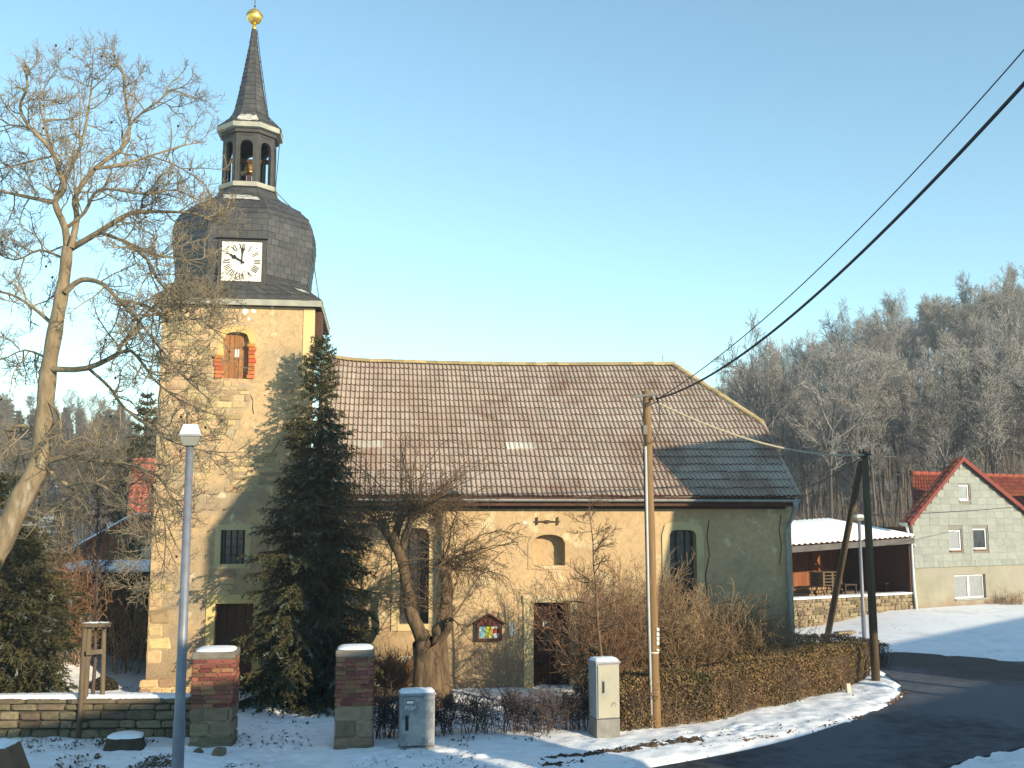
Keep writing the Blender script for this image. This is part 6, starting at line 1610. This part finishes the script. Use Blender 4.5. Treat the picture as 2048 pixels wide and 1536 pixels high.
for px, Y, s, rz, lab in ((-20, 24.0, 1.0, 0.0, 'dark yew bush cut by the left edge of the picture'), (38, 26.5, 0.95, 1.7, 'dark yew bush beside the small bare tree'), (-30, 28.5, 1.2, 3.0, 'taller dark yew bush behind the others at the left edge')):
    spruce('yew_bush', lab, 'bush', (at(px, 1300, Y).x, Y, zg(at(px, 1300, Y).x, Y)), yew, rz, 'dark yews by the left edge', s)

# --- bare bushes, pollard, small trees, hedges
def bush(name, label, cat, base, seed, n, H, spread, C, m, stem_r=0.012, lean=0.5, group=None, base_r=0.25):
    r = np.random.default_rng(seed); out = []
    for i in range(n):
        a = r.uniform(0, 6.28); q = math.sqrt(r.random())
        d = Vector((math.cos(a) * q * lean, math.sin(a) * q * lean, 1)).normalized()
        p = Vector((base[0] + math.cos(a) * q * base_r, base[1] + math.sin(a) * q * base_r, base[2] - 0.1))
        grow(r, out, p, d, H * r.uniform(0.55, 1.05), stem_r * r.uniform(0.6, 1.3), 0, C)
    t = thing(name, label, cat, base, 0, group)
    st = [o for o in out if o[1][0] > 0.007]; tw = [o for o in out if o[1][0] <= 0.007]
    plant_obj('stems', st, m, t)['kind'] = 'stuff'
    if tw: plant_obj('twigs', tw, m, t)['kind'] = 'stuff'
    return t
GOLD_TWIG = mat('golden_brown_twigs', (0.32, 0.22, 0.12), (0.21, 0.14, 0.075), 0.6, 0.8, island=0.35)
RED_TWIG = mat('red_brown_twigs', (0.27, 0.16, 0.09), (0.18, 0.105, 0.06), 0.6, 0.8, island=0.35)
PURP_TWIG = mat('purple_brown_twigs', (0.060, 0.042, 0.038), (0.095, 0.065, 0.05), 0.8, 0.85, island=0.4)
CB = dict(n=[1, 7, 6], seg=[7, 5, 3], wob=[0.09, 0.17, 0.2], up=[0.0, 0.04, 0.05], ang=[0, (20, 55), (25, 60)], len=[0, 0.75, 0.30], rad=[0, 0.008, 0.0055], t0=[0, 0.18, 0.1], rmin=0.0042, taper=0.4, fall=0.2)
def bb(px, Y): q = at(px, 1300, Y); return (q.x, Y, 0)
bush('bare_bush', 'tall red brown bare bush in front of the nave door', 'bush', bb(1195, 24.6), 31, 80, 3.3, 0.6, CB, RED_TWIG, 0.011, 0.42, 'bare bushes along the nave')
bush('bare_bush', 'dense golden bare bush left of the tall wooden pole', 'bush', bb(1275, 25.3), 32, 85, 3.3, 0.6, CB, GOLD_TWIG, 0.012, 0.35, 'bare bushes along the nave')
bush('bare_bush', 'dense golden bare bush under the right nave window', 'bush', bb(1370, 25.2), 33, 95, 2.8, 0.6, CB, GOLD_TWIG, 0.012, 0.42, 'bare bushes along the nave')
bush('bare_bush', 'low spreading bare bush right of the nave window', 'bush', bb(1455, 25.4), 34, 80, 2.3, 0.6, CB, GOLD_TWIG, 0.011, 0.48, 'bare bushes along the nave')
bush('bare_bush', 'dim bare bush at the corner by the church downpipe', 'bush', bb(1528, 25.6), 35, 70, 2.0, 0.6, CB, GOLD_TWIG, 0.010, 0.45, 'bare bushes along the nave')
bush('small_bush', 'low rusty bush at the foot of the nave wall behind the cable cabinet', 'bush', bb(795, 26.2), 36, 40, 0.9, 0.6, CB, RED_TWIG, 0.006, 0.6)
bush('small_bush', 'dry stalks at the foot of the shingled house', 'bush', tuple(H0 + HU * (hp(2000, 1220)[0]) + HN * 0.4), 37, 16, 1.0, 0.6, CB, GOLD_TWIG, 0.008, 0.5)
# young tree before the bushes
def small_tree(name, label, base, top, r0, seed, n1, l1, m, ang=(55, 90), t0=0.25, l2=0.35, up=0.03):
    r = np.random.default_rng(seed); base = Vector(base); top = Vector(top); n = 10; out = []
    P = [base.lerp(top, i / n) + Vector((r.normal(0, 0.015), r.normal(0, 0.015), 0)) for i in range(n + 1)]
    rr = [r0 * (1 - 0.85 * i / n) for i in range(n + 1)]
    C = dict(n=[0, n1, 7, 4], seg=[0, 6, 4, 3], wob=[0, 0.1, 0.15, 0.2], up=[0, up, 0.03, 0.05], ang=[0, ang, (30, 60), (30, 60)], len=[0, l1, l2, 0.16], rad=[0, r0 * 0.35, 0.007, 0.005], t0=[0, t0, 0.2, 0.2], rmin=0.0042, taper=0.4, fall=0.65)
    sprout(r, out, P, (top - base).length, r0, r0 * 0.15, 1, C)
    t = thing(name, label, 'tree', base); plant_obj('trunk', [(P, rr)], m, t); plant_obj('branches', out, m, t)['kind'] = 'stuff'
YT_ = 23.2
a, b = at(1212, 1420, YT_), at(1178, 1000, YT_); a.z = -0.1
small_tree('young_tree', 'young bare tree with level side branches above the tall beige cabinet', a, b, 0.045, 41, 26, 1.35, mat('young_tree_bark', (0.16, 0.10, 0.055), (0.12, 0.08, 0.05), 2, 0.85, island=0.25))
a = gp(184, 1478) + Vector((0, 0.15, 0)); a.z = -0.1; b = at(196, 965, a.y)
small_tree('young_tree', 'thin staked young tree before the garden wall', a, b, 0.05, 42, 16, 0.8, PURP_TWIG, (20, 45), 0.55, 0.3, 0.08)
a = gp(93, 1380); a = Vector((a.x, a.y, zg(a.x, a.y) - 0.1)); b = at(120, 1080, a.y)
small_tree('small_tree', 'small bare tree with a pale stem behind the garden wall', a, b, 0.075, 43, 22, 1.15, mat('tan_bark', (0.20, 0.115, 0.06), (0.13, 0.08, 0.045), 2, 0.85, island=0.3), (25, 60), 0.3, 0.5, 0.05)
# pollarded tree before the nave window
pol = thing('pollard_tree', 'gnarled pollarded tree with weeping bare twigs before the left nave window', 'tree', (at(860, 1380, 24.6).x, 24.6, 0))
def lp(pts, r0, r1, dr=0.0, Y=24.6): return refine(*limb(pts, r0, r1, Y, dr), k=3)
PB = mat('gnarled_bark', (0.17, 0.115, 0.065), (0.075, 0.05, 0.032), 4, 0.95, 1.0, 26, world=True, stretch=(3, 3, 0.5))
st = [lp([(862, 1425), (858, 1370), (855, 1320), (850, 1285)], 0.40, 0.30), lp([(840, 1425), (843, 1340), (846, 1280)], 0.22, 0.16), lp([(888, 1425), (884, 1340), (880, 1270)], 0.20, 0.16, 0.2),
      lp([(850, 1300), (838, 1262), (822, 1225), (815, 1180), (806, 1130), (793, 1095), (785, 1070)], 0.18, 0.10), lp([(793, 1100), (775, 1070), (762, 1052)], 0.11, 0.07, 0.3), lp([(788, 1080), (797, 1050), (803, 1038)], 0.11, 0.07), lp([(800, 1110), (812, 1070), (822, 1040), (835, 1032)], 0.10, 0.06, -0.3),
      lp([(868, 1300), (880, 1255), (888, 1215), (890, 1170), (884, 1130)], 0.13, 0.08, -0.2), lp([(880, 1250), (897, 1210), (898, 1170), (895, 1145)], 0.10, 0.07, 0.3), lp([(870, 1290), (893, 1262), (898, 1240)], 0.11, 0.08, -0.3)]
plant_obj('trunk', st, PB, pol)
kn = G(); r_ = random.Random(8)
for px, py, r in ((762, 1050, 0.11), (803, 1036, 0.11), (835, 1030, 0.09), (886, 1128, 0.12), (896, 1142, 0.09), (897, 1240, 0.13), (846, 1270, 0.16), (875, 1262, 0.14), (790, 1085, 0.13), (820, 1190, 0.09), (893, 1200, 0.11), (870, 1320, 0.16)):
    c = at(px, py, 24.5); bm = bmesh.new(); bmesh.ops.create_icosphere(bm, subdivisions=2, radius=r)
    for v in bm.verts: v.co *= r_.uniform(0.8, 1.15)
    b0 = len(kn.v); kn.v += [tuple(v.co + c) for v in bm.verts]; kn.f += [tuple(v.index + b0 for v in f.verts) for f in bm.faces]; bm.free()
tag(kn.build('knots', PB, pol, True), kind='stuff')
rg = np.random.default_rng(51); out = []
CP = dict(n=[10, 7, 5], seg=[9, 6, 4], wob=[0.13, 0.16, 0.2], up=[-0.09, -0.05, -0.03], ang=[0, (25, 65), (30, 65)], len=[0, 0.55, 0.25], rad=[0, 0.009, 0.006], t0=[0, 0.2, 0.15], rmin=0.0042, taper=0.3, fall=0.2)
for px, py, n in ((765, 1048, 17), (803, 1034, 18), (836, 1030, 34), (885, 1126, 22), (896, 1142, 14), (898, 1240, 7), (830, 1240, 4)):
    for i in range(n):
        c = at(px, py, 24.5); d = Vector(rg.normal(0, 1, 3)); d.z = abs(d.z) * 0.8 + 0.15; d.x += 0.35 if px > 830 else -0.2; d.normalize()
        grow(rg, out, c, d, rg.uniform(0.9, 2.3), 0.016 * rg.uniform(0.6, 1.4), 0, CP)
CU = dict(CP); CU['up'] = [0.02, 0.01, 0.0]
for px, py, dx in ((836, 1030, 0.9), (836, 1030, 0.6), (836, 1030, -0.1), (803, 1034, 0.25), (836, 1030, 1.3), (803, 1034, -0.3)):
    c = at(px, py, 24.5); grow(rg, out, c, Vector((dx, -0.1, 0.7)).normalized(), rg.uniform(1.7, 2.4), 0.019, 0, CU)
tag(plant_obj('twigs', out, mat('pollard_twigs', (0.15, 0.095, 0.05), (0.10, 0.068, 0.04), 0.7, 0.85, island=0.35), pol), kind='stuff')

# low bare hedge along the front
lh = thing('bare_hedge', 'low see through bare hedge between the brick pillar and the tall cabinet', 'hedge', tuple(gp(960, 1470)))
rg = np.random.default_rng(61); out = []
CL = dict(n=[1, 7, 5], seg=[5, 4, 3], wob=[0.14, 0.22, 0.25], up=[0.05, 0.02, 0.02], ang=[0, (25, 65), (30, 70)], len=[0, 0.30, 0.14], rad=[0, 0.007, 0.0055], t0=[0, 0.25, 0.2], rmin=0.0042, taper=0.45, fall=0.1)
for i in range(235):
    px = rg.uniform(748, 1262); f = (px - 748) / 514; py = 1482 - 16 * f
    if rg.random() < 0.3 * (0.5 + 0.5 * math.sin(px * 0.09)): continue
    q = gp(px, py) + Vector((0, rg.uniform(-0.05, 0.5), -0.05)); h = (at(px, 1378, q.y).z + 0.0) * rg.uniform(0.75, 1.02)
    d = Vector((rg.normal(0, 0.22), rg.normal(0, 0.2), 1)).normalized(); grow(rg, out, q, d, h, 0.010 * rg.uniform(0.6, 1.4), 0, CL)
plant_obj('stems', out, PURP_TWIG, lh)['kind'] = 'stuff'

# trimmed brown leaved hedge round the bend
LEAF = mat('dry_hedge_leaf', (0.22, 0.14, 0.06), (0.11, 0.08, 0.035), 0.9, 0.8, island=0.6, hue=0.025, c3=(0.07, 0.07, 0.026), s3=0.5, t3=0.6)
def hedge(label, line, topline, width, nleaf, ntwig, seed, m, tw, leaf=0.03, name='trimmed_hedge'):
    r = np.random.default_rng(seed); B = [gp(*p) for p in line]; Hs = [at(px, py, b.y + 0.05).z for (px, py), b in zip(topline, B)]; B, Hs = refine(B, Hs, 6)
    cum = [0]
    for a, b in zip(B[:-1], B[1:]): cum.append(cum[-1] + (b - a).length)
    def P(s):
        i = min(max(k for k in range(len(B)) if cum[k] <= s), len(B) - 2); t = (s - cum[i]) / (cum[i + 1] - cum[i]); d = (B[i + 1] - B[i]).normalized()
        return B[i].lerp(B[i + 1], t), Vector((-d.y, d.x, 0)), Hs[i] + (Hs[i + 1] - Hs[i]) * t, d
    t = thing(name, label, 'hedge', tuple(P(cum[-1] / 2)[0]))
    V = np.empty((nleaf, 4, 3)); 
    for k in range(nleaf):
        q, nrm, h, d = P(r.uniform(0, cum[-1]))
        u = r.random()
        if u < 0.52: y, z = abs(r.normal(0, 0.06)) - 0.02, h * r.uniform(0.02, 1) ** 0.85
        elif u < 0.86: y, z = r.uniform(0, width), h - abs(r.normal(0, 0.06)) + 0.03
        else: y, z = r.uniform(0, width), r.uniform(0.05, 1) * h
        z += 0.05 * math.sin(q.x * 2.3) * (z / h); y += 0.06 * math.sin(q.x * 3.1 + z * 4)
        c = q + nrm * y + Vector((0, 0, z)); a = Vector(r.normal(0, 1, 3)).normalized(); b = perp(r, a); s = leaf * r.uniform(0.5, 1.3)
        V[k] = [c - a * s, c + b * s * 0.55, c + a * s, c - b * s * 0.55]
    np_obj('leaves', V.reshape(-1, 3), np.arange(4 * nleaf).reshape(-1, 4), None, m, t)['kind'] = 'stuff'
    out = []
    for k in range(ntwig):
        q, nrm, h, d = P(r.uniform(0, cum[-1])); y = r.uniform(0.02, width); z = r.uniform(0.3, 0.95) * h
        if r.random() < 0.45: y, z = r.uniform(-0.04, 0.08), r.uniform(0.05, 0.8) * h
        dd = Vector((r.normal(0, 0.9), r.normal(-0.3, 0.7), 0.7)).normalized(); L = r.uniform(0.07, 0.20)
        L = min(L, max(0.06, (h + 0.07 - z) / max(dd.z, 0.2)))
        out.append((path(r, q + nrm * y + Vector((0, 0, z)), dd, L, 3, 0.16, 0.05), [0.006, 0.005, 0.0045, 0.004]))
    for k in range(ntwig // 12):
        q, nrm, h, d = P(r.uniform(0, cum[-1])); out.append((path(r, q + nrm * r.uniform(0.1, width), Vector((r.normal(0, 0.15), r.normal(0, 0.15), 1)), h * 0.9, 3, 0.1, 0.0), [0.014, 0.012, 0.01, 0.006]))
    plant_obj('twigs', out, tw, t)['kind'] = 'stuff'
HTW = mat('hedge_twigs', (0.20, 0.135, 0.085), (0.13, 0.085, 0.055), 0.8, 0.85, island=0.35)
hedge('trimmed brown leaved hedge curving from the tall pole to the dark pole', [(1242, 1468), (1330, 1459), (1420, 1447), (1500, 1427), (1580, 1409), (1660, 1391), (1722, 1366), (1738, 1340)], [(1242, 1366), (1330, 1352), (1420, 1345), (1500, 1336), (1580, 1316), (1660, 1296), (1722, 1292), (1738, 1290)], 0.85, 64000, 9000, 71, LEAF, HTW)
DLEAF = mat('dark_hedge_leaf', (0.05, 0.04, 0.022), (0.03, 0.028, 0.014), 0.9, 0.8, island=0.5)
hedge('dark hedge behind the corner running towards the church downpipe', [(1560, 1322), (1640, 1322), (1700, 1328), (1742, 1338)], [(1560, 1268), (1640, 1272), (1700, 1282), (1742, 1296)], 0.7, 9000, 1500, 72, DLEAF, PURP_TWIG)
c = gp(206, 1388)
bx = thing('box_ball', 'small round dark box bush behind the garden wall', 'bush', tuple(c))
r = np.random.default_rng(81); V = np.empty((3500, 4, 3))
for k in range(3500):
    d = Vector(r.normal(0, 1, 3)).normalized(); d.z = abs(d.z); q = Vector((c.x, c.y, zg(c.x, c.y))) + Vector((d.x * 0.36, d.y * 0.34, d.z * 0.33)) * r.uniform(0.75, 1.03); a = Vector(r.normal(0, 1, 3)).normalized(); b = perp(r, a); s = 0.022
    V[k] = [q - a * s, q + b * s, q + a * s, q - b * s]
np_obj('leaves', V.reshape(-1, 3), np.arange(14000).reshape(-1, 4), None, DLEAF, bx)['kind'] = 'stuff'

# --- the woods
def forest_tree(seed, H, crown=0.4, spread=1.0, fr=0.02, dens=1.0):
    r = np.random.default_rng(seed); out = []; n = 10
    d = Vector((r.normal(0, 0.03), r.normal(0, 0.03), 1)).normalized()
    P = path(r, Vector((0, 0, -0.5)), d, H * 0.97, n, 0.035, 0.01); r0 = H * 0.0115
    out.append((P, [r0 * (1 - 0.88 * i / n) for i in range(n + 1)]))
    C = dict(n=[0, 20 * dens, 7, 5, 3], seg=[0, 6, 4, 3, 2], wob=[0, 0.10, 0.14, 0.2, 0.2], up=[0, 0.13, 0.12, 0.10, 0.06], ang=[0, (25, 55), (22, 48), (20, 50), (25, 55)], len=[0, H * 0.30 * spread, H * 0.13 * spread, H * 0.062, H * 0.026], rad=[0, r0 * 0.34, r0 * 0.15, fr * 0.85, fr * 0.6], t0=[0, crown, 0.2, 0.15, 0.2], rmin=fr * 0.6, taper=0.35, fall=0.4)
    sprout(r, out, P, H, r0, r0 * 0.15, 1, C); return out
FB = mat('far_bark', (0.12, 0.10, 0.085), (0.07, 0.06, 0.052), 0.3, 0.9, objrand=0.25)
FT_ = mat('frosty_far_twigs', (0.34, 0.32, 0.295), (0.19, 0.175, 0.16), 0.12, 0.9, island=0.3, objrand=0.25)
def split_mesh(out, thr, seed):
    big = [o for o in out if o[1][0] > thr]; sm = [o for o in out if o[1][0] <= thr]
    V, Q_ = tubes_mesh(big, lambda r: 6 if r > 0.08 else 3); a = np_mesh('trunk', V, Q_, None, FB, True)
    V, Q_ = tubes_mesh(sm, lambda r: 3); b = np_mesh('crown', V, Q_, None, FT_, True); return a, b
VAR = [split_mesh(forest_tree(100 + i, 13.0, (0.48, 0.55, 0.40, 0.60, 0.5, 0.55)[i], (0.8, 0.62, 1.0, 0.58, 0.75, 0.65)[i], 0.02, 0.9), 0.05, i) for i in range(6)]
FT2 = mat('brown_far_twigs', (0.20, 0.165, 0.125), (0.12, 0.098, 0.075), 0.12, 0.9, island=0.3, objrand=0.3)
VAR2 = []
for a_m, b_m in VAR:
    c_m = b_m.copy(); c_m.materials.clear(); c_m.materials.append(FT2); VAR2.append((a_m, c_m))
def put_tree(v, x, y, s, rz, label, group, name='bare_tree', dz=0.0):
    t = thing(name, label, 'tree', (x, y, zg(x, y) - 0.15 + dz), rz, group)
    for nm, me in zip(('trunk', 'crown'), VAR2[v] if x < 0 else VAR[v]):
        o = link(bpy.data.objects.new(nm, me), t); o.scale = (s, s, s * 1.0)
        if nm == 'crown': o['kind'] = 'stuff'
    return t
rg = np.random.default_rng(91)
def visible(x, y, z, mx=90):
    d = Vector((x, y, z)) - CAM; w = d.dot(FW)
    return w > 1 and -mx < 1024 + FPX * d.dot(RT) / w < 2048 + mx
def scatter(n, x0, x1, y0, y1, mind, ok, seed):
    r = np.random.default_rng(seed); pts = []; tries = 0
    while len(pts) < n and tries < 60000:
        tries += 1; x, y = r.uniform(x0, x1), r.uniform(y0, y1)
        if not ok(x, y) or any((x - a) ** 2 + (y - b) ** 2 < mind * mind for a, b in pts): continue
        pts.append((x, y))
    return pts
okR = lambda x, y: visible(x, y, 10) and y > 58 + 0.10 * (x - 30) and (x > 26 + 0.12 * (y - 60)) and (x < 8.9 / 31.5 * y + 200)
def hill_label(x, y):
    d = Vector((x, y, zg(x, y) + 6)) - CAM; px = 1024 + FPX * d.dot(RT) / d.dot(FW)
    if y > 106: return 'frosty bare tree on the crest of the right hillside against the sky'
    if px < 1600: return 'frosty bare tree of the hillside woods just right of the church roof'
    if px < 1800: return 'frosty bare tree of the hillside woods above the garage roof'
    return 'frosty bare tree of the hillside woods above the shingled house'
ptsR = scatter(212, 24, 105, 56, 128, 2.1, okR, 5)
ptsR.sort(key=lambda p: p[1])
for x, y in ptsR:
    put_tree(int(rg.integers(0, 6)), x, y, rg.uniform(0.78, 1.12), rg.uniform(0, 6.28), hill_label(x, y), 'bare trees on the right hillside')
q = at(1570, 1000, 62)
put_tree(2, q.x, q.y, 1.12, 0.6, 'broad bare tree standing alone at the left end of the hillside woods', 'bare trees at the edge of the woods')
q = at(1725, 960, 60)
put_tree(5, q.x, q.y, 0.80, 2.2, 'bare tree with sunlit low branches above the far wooden pole', 'bare trees at the edge of the woods')
r = np.random.default_rng(95); out = []
for k in range(14000):
    x, y = r.uniform(22, 105), r.uniform(55, 122)
    if not (okR(x, y) or (y > 55 and x > 24 and visible(x, y, 4))): continue
    z = zg(x, y); h = r.uniform(1.5, 5.5); d = Vector((r.normal(0, 0.16), r.normal(0, 0.16), 1)).normalized()
    p = Vector((x, y, z - 0.2)); e = p + d * h; m_ = p.lerp(e, 0.5) + Vector((r.normal(0, 0.15), r.normal(0, 0.15), 0)); w = r.uniform(0.012, 0.035)
    out.append(([p, m_, e], [w, w * 0.7, w * 0.3]))
    for q in range(2):
        s = p.lerp(e, r.uniform(0.3, 0.8)); f = s + Vector((r.normal(0, 0.5), r.normal(0, 0.5), r.uniform(0.4, 1.3))); out.append(([s, s.lerp(f, 0.5) + Vector((0, 0, 0.08)), f], [w * 0.6, w * 0.45, w * 0.25]))
V, Q_ = tubes_mesh(out, lambda r_: 3)
tag(np_obj('undergrowth', V, Q_, None, mat('bare_undergrowth', (0.15, 0.125, 0.105), (0.09, 0.076, 0.066), 0.3, 0.9, island=0.35)), 'grey brown bare undergrowth between the trees of the right hillside', 'undergrowth', None, 'stuff')
# far hill on the left
ptsL = scatter(62, -75, -14, 120, 215, 4.0, lambda x, y: visible(x, y, 10) and x < -0.10 * y - 1, 6)
for x, y in ptsL: put_tree(int(rg.integers(0, 6)), x, y, rg.uniform(0.8, 1.1), rg.uniform(0, 6.28), 'small hazy bare tree on the far left hill', 'bare trees on the far left hill')
FARSP = spruce_parts(17, 12.0, 2.6, 16, 0.55, 0.5, 0.5, None, 0.0)
brF, NDF, _ = FARSP
meT = np_mesh('trunk', *tubes_mesh(brF, lambda r: 4), None, SPRB); meN = np_mesh('needles', NDF, None, np.arange(len(NDF)).reshape(-1, 3), SPR)
for x, y in scatter(60, -82, -18, 212, 236, 2.4, lambda x, y: visible(x, y, 20) and x < -0.10 * y, 8):
    t = thing('far_spruce', 'dark conifer along the crest of the far left hill', 'tree', (x, y, zg(x, y) - 0.2), rg.uniform(0, 6), 'conifers along the far crest'); s = rg.uniform(0.7, 1.15)
    for me, nm in ((meT, 'trunk'), (meN, 'needles')):
        o = link(bpy.data.objects.new(nm, me), t); o.scale = (s, s, s)
        if nm == 'needles': o['kind'] = 'stuff'
for px, Y, v, s in ((60, 48, 0, 0.50), (120, 52, 2, 0.52), (175, 46, 4, 0.46), (215, 55, 1, 0.52), (10, 58, 3, 0.55), (150, 64, 5, 0.6), (90, 70, 2, 0.62), (240, 62, 0, 0.56), (30, 75, 1, 0.65), (195, 80, 4, 0.7), (-20, 52, 2, 0.5), (75, 58, 5, 0.55), (135, 46, 3, 0.42), (180, 60, 2, 0.55), (225, 48, 5, 0.42), (45, 66, 0, 0.6), (110, 84, 3, 0.7), (250, 76, 1, 0.66), (5, 90, 4, 0.75), (160, 100, 2, 0.8)):
    x = at(px, 1200, Y).x; put_tree(v, x, Y, s, rg.uniform(0, 6), 'bare tree among the thicket behind the barn left of the tower', 'bare trees behind the barn')
C2 = dict(n=[1, 8, 6], seg=[6, 4, 3], wob=[0.08, 0.15, 0.2], up=[0.0, 0.03, 0.04], ang=[0, (20, 50), (25, 60)], len=[0, 1.0, 0.45], rad=[0, 0.012, 0.009], t0=[0, 0.2, 0.1], rmin=0.007, taper=0.4, fall=0.2)
for px, Y, s, lab in ((60, 29, 51, 'brown thicket bush left of the open shed'), (140, 29.5, 52, 'red brown thicket bush before the wooden barn'), (205, 35, 53, 'thin upright thicket bush beside the wooden barn'), (255, 29.8, 54, 'drooping bare bush at the corner of the open shed')):
    q = at(px, 1250, Y); bush('thicket_bush', lab, 'bush', (q.x, Y, zg(q.x, Y)), s, (45 if px < 200 else 14), 2.7 if px != 205 else 5.4, 0.5, C2, (RED_TWIG if px in (140, 60) else GOLD_TWIG), 0.016, 0.35, 'bare bushes before the barn', 0.5)

# ------------------------------------------------------------------ winter haze
hb = bpy.data.meshes.new('haze')
g = G(); g.box((-425, -165, -1.2), (425, 525, 42)); hz_ = g.build('haze')
hm = bpy.data.materials.new('winter_haze'); hm.use_nodes = True
ht_ = hm.node_tree; ht_.nodes.remove(ht_.nodes['Principled BSDF'])
pv = ht_.nodes.new('ShaderNodeVolumePrincipled'); pv.inputs['Color'].default_value = (0.82, 0.90, 1.0, 1); pv.inputs['Density'].default_value = 0.0008; pv.inputs['Anisotropy'].default_value = 0.0
ht_.links.new(pv.outputs[0], ht_.nodes['Material Output'].inputs['Volume'])
hz_.data.materials.append(hm); tag(hz_, 'thin winter haze over the village', 'haze', None, 'stuff')
